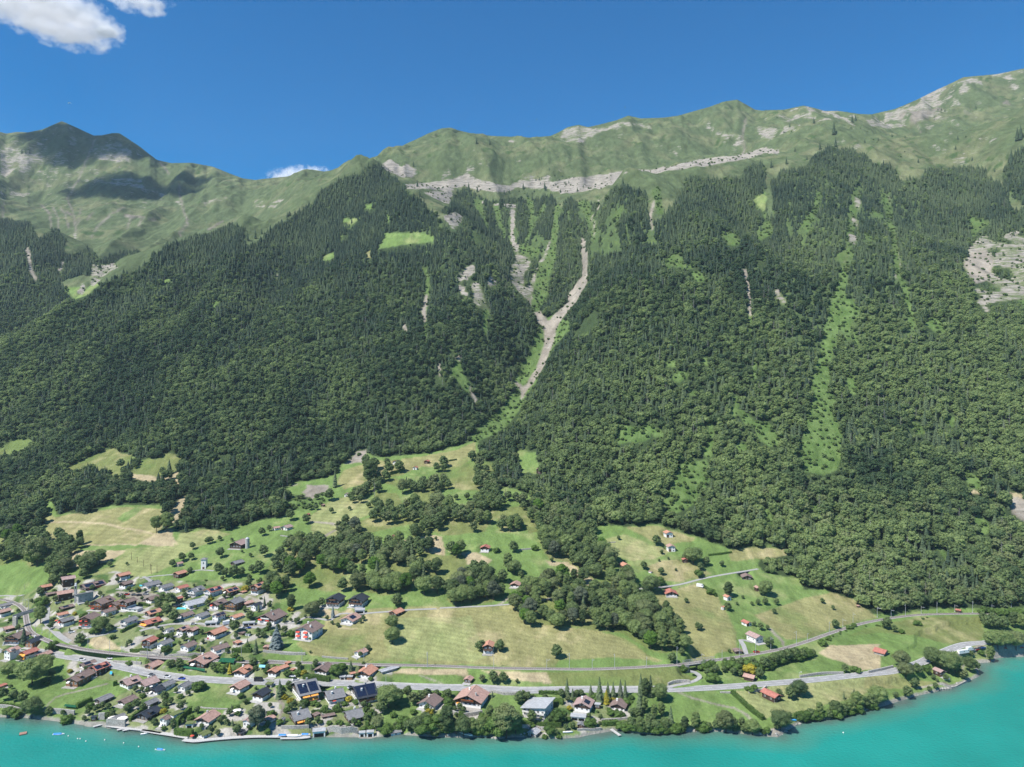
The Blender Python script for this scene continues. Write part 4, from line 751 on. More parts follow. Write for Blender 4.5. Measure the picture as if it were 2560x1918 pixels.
('M',897,627,946,667,20,1.1,'P','w','','grey-brown hut by the upper hedge'),
('M',697,722,737,750,30,1.1,'S','d','','small salmon hut below the clear-cut'),
('M',275,912,350,955,60,1.2,'S','w','','left one of the two adjoining barns on the left slope'),
('M',345,895,462,955,40,1.1,'P','w','','right one of the two adjoining barns on the left slope'),
('M',1310,982,1370,1024,50,1.1,'R','d','','upper one of two red huts above the central grove'),
('M',1305,1022,1375,1062,30,1.1,'R','d','','lower one of two red huts above the central grove'),
('M',566,802,608,832,30,1.1,'R','d','','red hut behind a round tree on the left slope'),
('L',630,1037,690,1067,20,1.1,'G','w','','small grey shed on top of the tan field'),
('L',1972,1017,2157,1115,30,1.2,'P','d','','large farm with silo on the green slope'),
('O',147,822,238,872,-10,1.0,'B','d','','dark brown barn beside the upper lane'),
('O',990,1052,1022,1075,-30,1.1,'S','d','','tiny hut at the right forest edge'),
('U',725,0,726,1,0,1,'S','d','',''),
('Z',1340,1168,1358,1186,10,1.1,'S','d','','brown hut in the bright green clearing by the ravine'),
]
HS = [h for h in HS if h[10]]
def relyaw(px, al): return math.atan((CX-px)/F)-R(al)
HOUSES = []
for reg, x0, y0, x1, y1, al, ratio, roof, walls, ft, lab in HS:
    ox, oy, f = REG[reg]; X0, Y0_, X1, Y1_ = ox+x0/f, oy+y0/f, ox+x1/f, oy+y1/f
    cx = (X0+X1)/2; g = raycast(cx, Y1_); Y = g[1]; th = math.atan((CX-cx)/F); Wp = 1.07*(X1-X0)*Y*math.cos(th)/F
    a = R(abs(al)); Wt = Wp/(abs(math.cos(a))+ratio*abs(math.sin(a))); Dt = Wt*ratio       # roof footprint
    De = Wt*abs(math.sin(a))+Dt*abs(math.cos(a)); dep = (Y1_-CY)/F
    Ht = (Y1_-Y0_)*Y/F-dep*De*.80
    flat = 'f' in ft; Ht = min(max(Ht, Wt*.42 if not flat else 2.4), Wt*1.15 if not flat else 9)
    th_ = th; cxw = g[0]-math.sin(th_)*De*.42; cyw = g[1]+math.cos(th_)*De*.42
    HOUSES.append(dict(x=cxw, y=cyw, z=g[2], W=Wt, D=Dt, H=Ht, yaw=relyaw(cx, al), roof=roof, walls=walls, ft=ft, lab=lab, px=cx, py=(Y0_+Y1_)/2, py1=Y1_, al=al, scale=F/Y, w=X1-X0))
for h in HOUSES:
    r = max(h['W'], h['D'])*.5; c, s = math.cos(h['yaw']), math.sin(h['yaw']); d = h['D']*.28
    p = np.array([[h['x']+s*d, h['y']-c*d, h['z']+.12], [h['x']-s*d, h['y']+c*d, h['z']+.12]]); flatten(p, h['W']*.42, 4.5)
# the little ravine under the railway bridge
_b = [zpt(1672,1700,9.4), zpt(1730,1690,9.3), (zpt(1752,1655,14)[0], zpt(1752,1655,14)[1]+1, 9.4), (zpt(1756,1655,14)[0]+3, zpt(1756,1655,14)[1]+12, 12)]
flatten(smooth_line(_b[1:], 3), 6.5, 4.0)
# ------------------------------------------------------------ lake
def make_lake():
    xs = np.concatenate([[-5200,-3000,-1500], np.linspace(-900, 900, 260), [1500,3000,5200]])
    ys = np.concatenate([[-3800,-1500,-500,0,200,330], np.linspace(390, 640, 160), [700]])
    X, Y = np.meshgrid(xs, ys); V = np.stack([X, Y, 0*X], -1).reshape(-1, 3)
    nx = len(xs); jj, ii = np.meshgrid(np.arange(len(ys)-1), np.arange(nx-1), indexing='ij'); a = (jj*nx+ii).ravel()
    me = mesh_np('lake_water', V, np.stack([a, a+1, a+nx+1, a+nx], -1), smooth=True)
    b_, _, s_ = seg_dist(X, Y, SHW); d = -b_*np.sign(s_); d = np.where(Y < 385, 60, d)
    at_ = me.attributes.new('depth', 'FLOAT', 'POINT'); at_.data.foreach_set('value', d.ravel().astype(np.float32))
    m = bpy.data.materials.new('lake_water'); m.use_nodes = True; t = m.node_tree; b = t.nodes['Principled BSDF']
    b.inputs['Roughness'].default_value = .06; b.inputs['IOR'].default_value = 1.33
    a = t.nodes.new('ShaderNodeAttribute'); a.attribute_name = 'depth'; ge = t.nodes.new('ShaderNodeNewGeometry')
    nz = t.nodes.new('ShaderNodeTexNoise'); nz.inputs['Scale'].default_value = .05; nz.inputs['Detail'].default_value = 3; t.links.new(ge.outputs['Position'], nz.inputs['Vector'])
    ad = t.nodes.new('ShaderNodeMath'); ad.operation = 'MULTIPLY_ADD'; ad.inputs[1].default_value = 12; t.links.new(nz.outputs['Fac'], ad.inputs[0]); t.links.new(a.outputs['Fac'], ad.inputs[2])
    mr = t.nodes.new('ShaderNodeMapRange'); mr.inputs[1].default_value = 6; mr.inputs[2].default_value = 32; t.links.new(ad.outputs[0], mr.inputs[0])
    rp = t.nodes.new('ShaderNodeValToRGB'); e = rp.color_ramp.elements; e[0].color = (.085,.125,.105,1); e[1].color = (.013,.232,.192,1); e[1].position = .85
    x = e.new(.35); x.color = (.050,.215,.165,1)
    t.links.new(mr.outputs[0], rp.inputs[0]); lw = t.nodes.new('ShaderNodeTexNoise'); lw.inputs['Scale'].default_value = .018; lw.inputs['Detail'].default_value = 5; t.links.new(ge.outputs['Position'], lw.inputs['Vector']); lm = t.nodes.new('ShaderNodeMapRange'); lm.inputs[1].default_value = .3; lm.inputs[2].default_value = .7; lm.inputs[3].default_value = .86; lm.inputs[4].default_value = 1.12; t.links.new(lw.outputs['Fac'], lm.inputs[0]); lx = t.nodes.new('ShaderNodeMix'); lx.data_type = 'RGBA'; lx.blend_type = 'MULTIPLY'; lx.inputs[0].default_value = 1; t.links.new(rp.outputs[0], lx.inputs[6]); t.links.new(lm.outputs[0], lx.inputs[7]); t.links.new(lx.outputs[2], b.inputs['Base Color'])
    wn = t.nodes.new('ShaderNodeTexNoise'); wn.inputs['Scale'].default_value = .55; wn.inputs['Detail'].default_value = 5; t.links.new(ge.outputs['Position'], wn.inputs['Vector'])
    bp = t.nodes.new('ShaderNodeBump'); bp.inputs['Strength'].default_value = .8; bp.inputs['Distance'].default_value = .5; t.links.new(wn.outputs['Fac'], bp.inputs['Height']); t.links.new(bp.outputs[0], b.inputs['Normal'])
    o = link('lake_water', me, m); tag(o, kind='structure'); return o
# ------------------------------------------------------------ trees
def foliage(name, c_dark, c_light, trans=.25):
    m = bpy.data.materials.new(name); m.use_nodes = True; t = m.node_tree; b = t.nodes['Principled BSDF']; out = t.nodes['Material Output']
    b.inputs['Roughness'].default_value = .75; b.inputs['Specular IOR Level'].default_value = .2
    ai = t.nodes.new('ShaderNodeAttribute'); ai.attribute_type = 'INSTANCER'; ai.attribute_name = 'tint'
    oi = t.nodes.new('ShaderNodeAttribute'); oi.attribute_type = 'OBJECT'; oi.attribute_name = 'tint'
    sm = t.nodes.new('ShaderNodeMath'); sm.operation = 'ADD'; sm.use_clamp = True; t.links.new(ai.outputs['Fac'], sm.inputs[0]); t.links.new(oi.outputs['Fac'], sm.inputs[1])
    ge = t.nodes.new('ShaderNodeTexCoord'); nz = t.nodes.new('ShaderNodeTexNoise'); nz.inputs['Scale'].default_value = 7; nz.inputs['Detail'].default_value = 2; t.links.new(ge.outputs['Object'], nz.inputs['Vector'])
    ma = t.nodes.new('ShaderNodeMath'); ma.operation = 'MULTIPLY_ADD'; ma.inputs[1].default_value = .9; t.links.new(nz.outputs['Fac'], ma.inputs[0])
    su = t.nodes.new('ShaderNodeMath'); su.operation = 'SUBTRACT'; su.inputs[1].default_value = .45; t.links.new(sm.outputs[0], su.inputs[0]); t.links.new(su.outputs[0], ma.inputs[2])
    mx = t.nodes.new('ShaderNodeMix'); mx.data_type = 'RGBA'; mx.clamp_factor = True; mx.inputs[6].default_value = (*c_dark, 1); mx.inputs[7].default_value = (*c_light, 1)
    t.links.new(ma.outputs[0], mx.inputs[0]); t.links.new(mx.outputs[2], b.inputs['Base Color'])
    tr = t.nodes.new('ShaderNodeBsdfTranslucent'); t.links.new(mx.outputs[2], tr.inputs[0]); ms = t.nodes.new('ShaderNodeMixShader'); ms.inputs[0].default_value = trans
    t.links.new(b.outputs[0], ms.inputs[1]); t.links.new(tr.outputs[0], ms.inputs[2]); t.links.new(ms.outputs[0], out.inputs[0])
    return m
M_LEAF = foliage('broadleaf_foliage', (.055,.100,.048), (.250,.325,.120), .45)
M_OLIVE = foliage('flowering_foliage', (.10,.125,.055), (.225,.270,.115), .35)
M_CONI = foliage('conifer_foliage', (.054,.090,.056), (.155,.205,.098), .32)
M_BUSH = foliage('shrub_foliage', (.045,.085,.022), (.105,.175,.040))
M_RED = foliage('copper_foliage', (.045,.012,.014), (.11,.025,.022)); M_GOLD = foliage('yellow_foliage', (.20,.19,.02), (.38,.33,.04)); M_BLUE = foliage('blue_needles', (.085,.115,.115), (.19,.23,.225), .1)
M_BARK = mat('bark', (.11,.085,.065), .9, .1, .3, 2); M_GREY = mat('dead_wood', (.30,.28,.26), .9, .1, .3, 3)
def ico(sub=1):
    import bmesh
    bm = bmesh.new(); bmesh.ops.create_icosphere(bm, subdivisions=sub, radius=1); v = np.array([x.co[:] for x in bm.verts]); f = np.array([[q.index for q in p.verts] for p in bm.faces]); bm.free(); return v, f
ICO1, ICO2 = ico(1), ico(2)
def leaves(cen, nrm, size, rg):
    """leaf clumps: one small bent quad per point"""
    n = len(cen); nrm = nrm+rg.normal(0, .55, (n, 3)); nrm /= np.linalg.norm(nrm, axis=1)[:,None]
    a = np.cross(nrm, rg.normal(0, 1, (n, 3))); a /= np.linalg.norm(a, axis=1)[:,None]+1e-9; b = np.cross(nrm, a)
    s = size*rg.uniform(.6, 1.35, (n, 1)); V = np.stack([cen-a*s, cen-b*s*.7+nrm*s*.2, cen+a*s, cen+b*s*.7+nrm*s*.2], 1).reshape(-1, 3)
    return V, np.arange(4*n).reshape(-1, 4)
def crown_mesh(name, seed, shape='round', nl=420, core=ICO1, ls=.040):
    """crown of a tree one unit tall (the trunk carries it)"""
    rg = np.random.default_rng(seed); VS = []; FS = []; off = 0; mi = []
    def add(v, f):
        nonlocal off
        VS.append(v); 
        for q in f: FS.append(tuple(int(i)+off for i in q))
        off += len(v)
    if shape == 'cone' or shape == 'slim':
        wd = .19 if shape == 'cone' else .13; tiers = 13 if nl > 700 else 10
        for k in range(tiers):
            t = k/(tiers-1); z = .10+.86*t**.92; r = wd*(1-t)**.85*rg.uniform(.85, 1.12)+.012; n = max(5, int((13 if nl > 700 else 9)*(1-t*.6)))
            for i in range(n):
                an = 2*math.pi*(i+rg.uniform(-.3, .3))/n+k; rr = r*rg.uniform(.7, 1.15); dx, dy = math.cos(an), math.sin(an); w = r*.42+.012; th = .085*(1-t*.5)
                p0 = np.array([dx*.01, dy*.01, z+th]); tip = np.array([dx*rr, dy*rr, z-.025-rr*.25]); l = np.array([dx*rr*.55-dy*w, dy*rr*.55+dx*w, z-.002]); q = np.array([dx*rr*.55+dy*w, dy*rr*.55-dx*w, z-.002])
                mid = np.array([dx*rr*.5, dy*rr*.5, z+th*.45])
                add(np.array([p0, l, tip, q, mid]), [(0,1,4),(1,2,4),(2,3,4),(3,0,4)])
        n = 8; z = np.array([.06,.35,.7,.99]); rr = np.array([wd*.72, wd*.55, wd*.28, .004]); v = np.array([[rr[j]*math.cos(2*math.pi*i/n), rr[j]*math.sin(2*math.pi*i/n), z[j]] for j in range(4) for i in range(n)])
        add(v, [(j*n+i, j*n+(i+1) % n, (j+1)*n+(i+1) % n, (j+1)*n+i) for j in range(3) for i in range(n)])
    else:
        if shape == 'round': nb, ax, zc, zh = 13, .27, .56, .30
        elif shape == 'tall': nb, ax, zc, zh = 13, .19, .54, .36
        elif shape == 'wide': nb, ax, zc, zh = 15, .40, .56, .26
        else: nb, ax, zc, zh = 8, .50, .45, .30            # bush
        near_ = nl > 2000; nb = int(nb*1.9) if near_ else nb; rs = .80 if near_ else 1.0; core_r = .74 if near_ else .86; cs = []
        for k in range(nb):
            an = k*2.399+rg.uniform(-.4, .4); t = (k+.5)/nb; zz = zc+zh*(2*t-1)*.85; rad = ax*math.sqrt(max(0, 1-(2*t-1)**2))*rg.uniform(.5, .95)
            cs.append((math.cos(an)*rad, math.sin(an)*rad, zz, ax*rg.uniform(.42, .66)*rs))
        cs.append((0, 0, zc, ax*.8))
        tot = sum(c[3]**2 for c in cs)
        for x, y, z, r in cs:
            v, f = core; d = v/np.linalg.norm(v, axis=1)[:,None]; disp = 1+rg.normal(0, .13, (len(v), 1)); vv = d*disp*r*core_r*np.array([1, 1, .85]); add(vv+np.array([x, y, z]), f)
            m = int(nl*r*r/tot); g = rg.normal(0, 1, (m, 3)); g[:,2] = np.abs(g[:,2])*1.0-.25*np.abs(g[:,1]); g /= np.linalg.norm(g, axis=1)[:,None]
            lv, lf = leaves(np.array([x, y, z])+g*r*rg.uniform(.80, 1.14, (m, 1))*np.array([1, 1, .88]), g, ls, rg); add(lv, lf)
    return mesh_np(name, np.concatenate(VS), FS)
def trunk_mesh(name, seed, shape='round'):
    rg = random.Random(seed); m = MB(); top = {'round':.5,'tall':.6,'wide':.45,'bush':.3,'cone':.97,'slim':.97}[shape]
    m.tube((0,0,-.06), (rg.uniform(-.01,.01), 0, top*.5), .022 if shape not in ('bush',) else .03, 6, .016); m.tube((0,0,top*.5), (0,0,top), .016, 6, .006)
    if shape not in ('cone', 'slim'):
        for k in range(5):
            a = k*1.26+rg.uniform(-.3,.3); z = top*rg.uniform(.45,.8); r = {'wide':.3,'bush':.3}.get(shape, .18); m.tube((0,0,z), (math.cos(a)*r, math.sin(a)*r, z+.16), .011, 5, .004)
    return m.mesh(name)
def dead_mesh(name, seed):
    rg = random.Random(seed); m = MB(); m.tube((0,0,-.05), (0,0,1), .016, 5, .003)
    for k in range(16):
        a = k*2.4; z = .3+.66*k/16; r = .17*(1-k/22); m.tube((0,0,z), (math.cos(a)*r, math.sin(a)*r, z+.07), .006, 4, .0015)
    return m.mesh(name)
KIND = {  # kind: (shape, foliage material, number of far variants)
 'leaf':('round', M_LEAF), 'leaf2':('tall', M_LEAF), 'leaf3':('wide', M_LEAF), 'olive':('round', M_OLIVE), 'spruce':('cone', M_CONI), 'fir':('slim', M_CONI)}
FAR = []; FARK = {}
for k, (sh, mt) in KIND.items():
    FARK[k] = []
    for v in range(3):
        me = crown_mesh('far_'+k, 100+v+len(FAR)*3, sh, 260 if sh not in ('cone','slim') else 300, ICO1, .055)
        me.materials.append(mt); FARK[k].append(len(FAR)); FAR.append(me)
me = dead_mesh('far_dead', 3); me.materials.append(M_GREY); FARK['dead'] = [len(FAR)]; FAR.append(me)
M_SCRUB = foliage('gully_green', (.075,.125,.035), (.15,.22,.07), .4); me = crown_mesh('far_bush', 77, 'bush', 120, ICO1, .08); me.materials.append(M_SCRUB); FARK['bush'] = [len(FAR)]; FAR.append(me)
def scatter(name, pts, label=None):
    """one 'stuff' object: a cloud of points, a tree set on each by geometry nodes. pts rows: x y z height rot kindindex tint widthscale"""
    pts = np.array(pts, float); me = bpy.data.meshes.new(name); me.vertices.add(len(pts)); me.vertices.foreach_set('co', pts[:,:3].astype(np.float32).ravel())
    for nm, ty, c in (('scl','FLOAT_VECTOR',None), ('rot','FLOAT_VECTOR',None), ('idx','INT',5), ('tint','FLOAT',6)):
        a = me.attributes.new(nm, ty, 'POINT')
        if nm == 'scl': a.data.foreach_set('vector', np.stack([pts[:,3]*pts[:,7], pts[:,3]*pts[:,7], pts[:,3]], -1).astype(np.float32).ravel())
        elif nm == 'rot': a.data.foreach_set('vector', np.stack([0*pts[:,4], 0*pts[:,4], pts[:,4]], -1).astype(np.float32).ravel())
        elif ty == 'INT': a.data.foreach_set('value', pts[:,c].astype(np.int32))
        else: a.data.foreach_set('value', pts[:,c].astype(np.float32))
    o = link(name, me); tag(o, kind='stuff')
    if 'stock' not in globals():
        global stock; stock = bpy.data.collections.new('tree_stock')
        for i, m in enumerate(FAR): stock.objects.link(bpy.data.objects.new('t%03d' % i, m))
    g = bpy.data.node_groups.new(name, 'GeometryNodeTree'); g.interface.new_socket('Geometry', in_out='INPUT', socket_type='NodeSocketGeometry'); g.interface.new_socket('Geometry', in_out='OUTPUT', socket_type='NodeSocketGeometry')
    N = g.nodes.new; gi = N('NodeGroupInput'); go = N('NodeGroupOutput'); ip = N('GeometryNodeInstanceOnPoints'); ci = N('GeometryNodeCollectionInfo'); ci.inputs['Collection'].default_value = stock
    ci.inputs['Separate Children'].default_value = True; ci.inputs['Reset Children'].default_value = True; ip.inputs['Pick Instance'].default_value = True
    def na(nm, ty): x = N('GeometryNodeInputNamedAttribute'); x.data_type = ty; x.inputs[0].default_value = nm; return x.outputs[0]
    L = g.links.new; mp = N('GeometryNodeMeshToPoints'); L(gi.outputs[0], mp.inputs[0]); L(mp.outputs[0], ip.inputs['Points']); L(ci.outputs[0], ip.inputs['Instance']); L(na('idx','INT'), ip.inputs['Instance Index'])
    L(na('scl','FLOAT_VECTOR'), ip.inputs['Scale'])
    er = N('FunctionNodeEulerToRotation'); L(na('rot','FLOAT_VECTOR'), er.inputs[0]); L(er.outputs[0], ip.inputs['Rotation']); L(ip.outputs[0], go.inputs[0])
    md = o.modifiers.new('trees', 'NODES'); md.node_group = g
    return o
def forest_points():
    rg = np.random.default_rng(4); out = []
    # jittered grid, spacing grows with distance class
    for (ya, yb, s) in ((560, 1150, 5.5), (1150, 1900, 5.6), (1900, 2420, 6.6)):
        ys = np.arange(ya, yb, s); xs = np.arange(-.80*yb, .80*yb, s); X, Y = np.meshgrid(xs, ys); X = X+rg.uniform(-.5, .5, X.shape)*s; Y = Y+rg.uniform(-.5, .5, Y.shape)*s
        X = X.ravel(); Y = Y.ravel(); m = (np.abs(X/Y) < .76); X = X[m]; Y = Y[m]; j, i = gidx(X, Y); c = cls[j, i]; Z = gz(X, Y)
        nn = fbm(X/60, Y/90, 201, 3); sp = rg.uniform(0, 1, len(X))
        # thin, rocky places in the upper centre and on the right spur
        px, py = pixel(X, Y, Z)
        clump = fbm(X/24, Y/170, 811, 3); thin = np.where((px > 1060) & (px < 1690) & (py < 640), np.where(clump > -.30, 1.0, .10), 1.0); thin = np.where((px > 1960) & (px < 2330) & (py > 450) & (py < 900), .74, thin); thin = np.where((px > 880) & (px < 1230) & (py > 620) & (py < 800), .85, thin)
        k = ((c == FOREST) & (sp < thin) & (nn > -.62)) | ((c == SCRUB) & (sp < .07)) | ((c == ROCK) & (Z < 620) & (sp < .10)) | ((c == BANK) & (Z > 24) & (sp < .9) & (Y > 1e9))
        X, Y, Z, c, px, py = X[k], Y[k], Z[k], c[k], px[k], py[k]
        pc = sstep(260, 520, Z+60*fbm(X/120, Y/120, 77, 3)*2)*.80+.10+.35*(fbm(X/55, Y/80, 931, 3) > .28); pc = np.where((px > 1300) & (px < 1750) & (py > 800) & (py < 1050), pc+.25, pc); pc = np.where((px < 950) & (py < 640), pc+.15, pc)
        iscon = rg.uniform(0, 1, len(X)) < pc
        ol = np.clip(sstep(1180, 1380, py)*.26+.008, 0, .3)*(fbm(X/35, Y/35, 9, 2) > -.2)
        r2 = rg.uniform(0, 1, len(X)); tn = np.clip(.47+.70*fbm(X/60, Y/85, 303, 3)+.40*fbm(X/300, Y/300, 305, 2)+rg.normal(0, .24, len(X)), 0, 1.15)
        for q in range(len(X)):
            if iscon[q]: kd = 'spruce' if r2[q] < .6 else 'fir'; h = rg.uniform(8, 16)*(1 if Z[q] < 500 else .95); w = rg.uniform(1.15, 1.7)
            elif r2[q] < ol[q]: kd = 'olive'; h = rg.uniform(10, 14); w = rg.uniform(.95, 1.3)
            elif r2[q] > .975: kd = 'dead'; h = rg.uniform(12, 18); w = 1
            else: kd = ('leaf', 'leaf2', 'leaf3')[int(rg.integers(0, 3))]; h = rg.uniform(6.5, 14.5)*(1.0 if kd != 'leaf3' else .78)*(1.2 if Y[q] < 800 else 1); w = rg.uniform(.9, 1.4)
            if c[q] != FOREST: h *= .6
            v = FARK[kd]; out.append((X[q], Y[q], Z[q]-.4, h, rg.uniform(0, 6.28), v[int(rg.integers(0, len(v)))], tn[q], w))
    out = np.array(out)
    # a clearing stays open: trees on its lower rim are low ones
    vis = np.full((480, 660), FOREST, np.int8); vY = np.zeros((480, 660)); cmx = np.full(NU, -9.); ci = np.clip(((CX+F*US)/4+10).astype(int), 0, 659)
    for j in range(NY):
        e = (ZZ[j]-H)/YS[j]; up = e > cmx
        if j:
            r0 = ((CY-F*e)/4).astype(int); r1 = ((CY-F*np.maximum(cmx, -.6))/4).astype(int)
            for i in np.nonzero(up & (r1 >= r0))[0]: a, b_ = max(r0[i], 0), min(r1[i]+1, 480); vis[a:b_, ci[i]] = cls[j, i]; vY[a:b_, ci[i]] = YS[j]
        cmx = np.maximum(cmx, e)
    opn = [DRY, MEADOW, TAN, SCRUB, SCREE, MOWN, ROCK]
    for fr in (1.0, .55):
        px, py = pixel(out[:,0], out[:,1], out[:,2]+out[:,3]*fr); r = np.clip((py/4).astype(int), 0, 479); c = np.clip((px/4+10).astype(int), 0, 659)
        bad = np.isin(vis[r, c], opn) & (vY[r, c] < 1990) & (vY[r, c] > out[:,1]+2); out[bad,3] *= .52 if fr == 1.0 else .35
    out = out[out[:,3] > 3.2]
    # leave out what the ground in front hides from anywhere near
    el = (ZZ-H)/YY; cm = np.maximum.accumulate(el, axis=0); j, i = gidx(out[:,0], out[:,1]); el2 = (out[:,2]+out[:,3]+25-H)/out[:,1]
    return out[el2 > cm[np.maximum(j-2, 0), i]]
# ------------------------------------------------------------ buildings
def roof_mat(name, c, rough=.8, spec=.25, rows=True):
    m = bpy.data.materials.new(name); m.use_nodes = True; t = m.node_tree; b = t.nodes['Principled BSDF']; b.inputs['Roughness'].default_value = rough; b.inputs['Specular IOR Level'].default_value = spec
    tc = t.nodes.new('ShaderNodeTexCoord'); nz = t.nodes.new('ShaderNodeTexNoise'); nz.inputs['Scale'].default_value = .7; nz.inputs['Detail'].default_value = 5; nz.inputs['Roughness'].default_value = .7
    oi = t.nodes.new('ShaderNodeObjectInfo'); va = t.nodes.new('ShaderNodeVectorMath'); va.operation = 'ADD'; t.links.new(tc.outputs['Object'], va.inputs[0]); t.links.new(oi.outputs['Location'], va.inputs[1]); t.links.new(va.outputs[0], nz.inputs['Vector'])
    rp = t.nodes.new('ShaderNodeValToRGB'); rp.color_ramp.elements[0].position = .3; rp.color_ramp.elements[1].position = .7
    rp.color_ramp.elements[0].color = (*[x*.68 for x in c], 1); rp.color_ramp.elements[1].color = (*[min(1, x*1.2+.01) for x in c], 1)
    t.links.new(nz.outputs['Fac'], rp.inputs[0]); wv = t.nodes.new('ShaderNodeTexWave'); wv.inputs['Scale'].default_value = 1.1; wv.wave_type = 'BANDS'; wv.bands_direction = 'Y' if rows else 'X'; t.links.new(tc.outputs['Object'], wv.inputs['Vector'])
    bp = t.nodes.new('ShaderNodeBump'); bp.inputs['Strength'].default_value = .35; bp.inputs['Distance'].default_value = .05; t.links.new(wv.outputs['Fac'], bp.inputs['Height']); t.links.new(bp.outputs[0], b.inputs['Normal'])
    t.links.new(rp.outputs[0], b.inputs['Base Color']); return m
RM = dict(O=roof_mat('orange_tiles', (.48,.245,.165)), S=roof_mat('salmon_tiles', (.42,.265,.215)), B=roof_mat('brown_tiles', (.215,.155,.135)), G=roof_mat('grey_slate', (.195,.195,.200)), K=roof_mat('black_slate', (.035,.040,.052), .45, .4),
 P=roof_mat('pinkish_tiles', (.37,.26,.235)), L=roof_mat('pale_metal', (.40,.41,.42), .5, .4), R=roof_mat('red_tiles', (.40,.155,.115)), N=roof_mat('planted_roof', (.13,.16,.06), .95, .1))
M_WHITE = mat('white_plaster', (.74,.73,.70), .85, .2, .08, .8); M_WOOD = mat('dark_timber', (.070,.045,.034), .8, .2, .4, 1.5); M_LWOOD = mat('brown_timber', (.26,.14,.075), .8, .2, .35, 1.5)
M_CONC = mat('concrete', (.40,.395,.375), .9, .15, .18, .6); M_STONE = mat('rubble_stone', (.36,.345,.315), .95, .1, .45, 1.8, bump=.6); M_GLASS = mat('window_glass', (.03,.04,.055), .12, .6); M_FRAME = mat('white_frame', (.72,.72,.70), .6)
M_SHUT = mat('shutter_wood', (.11,.06,.04), .7); M_SOLAR = mat('solar_glass', (.012,.018,.042), .22, .5, .25, 1.2); M_AW = dict(a=mat('white_cloth', (.80,.77,.70), .9), r=mat('red_cloth', (.62,.09,.06), .85), y=mat('orange_cloth', (.85,.36,.07), .85))
M_BALC = mat('balcony_wood', (.13,.075,.05), .8, .2, .3, 2); M_BALW = mat('pale_railing', (.62,.60,.57), .7); M_FLOW = mat('red_geraniums', (.55,.03,.03), .9, .1, .6, 4, (.08,.16,.03)); M_METAL = mat('galvanised_steel', (.50,.51,.52), .45, .5, metal=.4)
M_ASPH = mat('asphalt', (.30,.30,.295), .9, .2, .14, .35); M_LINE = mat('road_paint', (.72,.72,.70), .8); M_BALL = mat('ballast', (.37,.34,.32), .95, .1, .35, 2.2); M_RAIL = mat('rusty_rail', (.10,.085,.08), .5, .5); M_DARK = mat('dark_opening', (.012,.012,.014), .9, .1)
M_LANE = mat('lane_asphalt', (.33,.325,.31), .92, .15, .14, .5)
def win_mesh():
    m = MB(); m.box(-.5,-.05,-.5,.5,.05,.5); a = len(m.f); m.box(-.40,-.07,-.42,-.04,-.055,.42); m.box(.04,-.07,-.42,.40,-.055,.42)
    me = m.mesh('window'); me.materials.append(M_FRAME); me.materials.append(M_GLASS); me.polygons.foreach_set('material_index', [0]*a+[1]*(len(m.f)-a)); return me
WIN = win_mesh()
def shut_mesh():
    m = MB(); m.box(-.5,-.05,-.5,.5,.05,.5); a = len(m.f); m.box(-.46,-.07,-.46,.46,-.055,.46); me = m.mesh('door'); me.materials.append(M_FRAME); me.materials.append(M_SHUT); me.polygons.foreach_set('material_index', [0]*a+[1]*(len(m.f)-a)); return me
DOOR = shut_mesh()
def put(name, me, parent, loc, rz, sc):
    o = bpy.data.objects.new(name, me); COL.objects.link(o); o.parent = parent; o.location = loc; o.rotation_euler = (0,0,rz); o.scale = sc; return o
def kind_of(lab):
    l = lab.split()
    for w, n, c in (('boathouse','boathouse','boathouse'), ('garages','garage_row','garages'), ('garage','garage','garage'), ('carport','carport','carport'), ('woodshed','woodshed','shed'), ('barn','barn','barn'), ('pavilion','pavilion','pavilion'), ('workshop','workshop','workshop'), ('shed','shed','shed'), ('hut','hut','hut'),
        ('shelter','hut','hut'), ('church','church','church'), ('hotel','hotel','hotel'), ('inn','inn','inn'), ('villa','villa','villa'), ('apartment','apartment_house','apartment house'), ('farmhouse','farmhouse','farmhouse'), ('farm','farmhouse','farmhouse'), ('annex','annex','annex'), ('box','box_building','hut'), ('chalet','chalet','chalet'), ('cottage','cottage','cottage'), ('cabin','cabin','cabin')):
        if w in l or w+',' in l: return n, c
    return 'house', 'house'
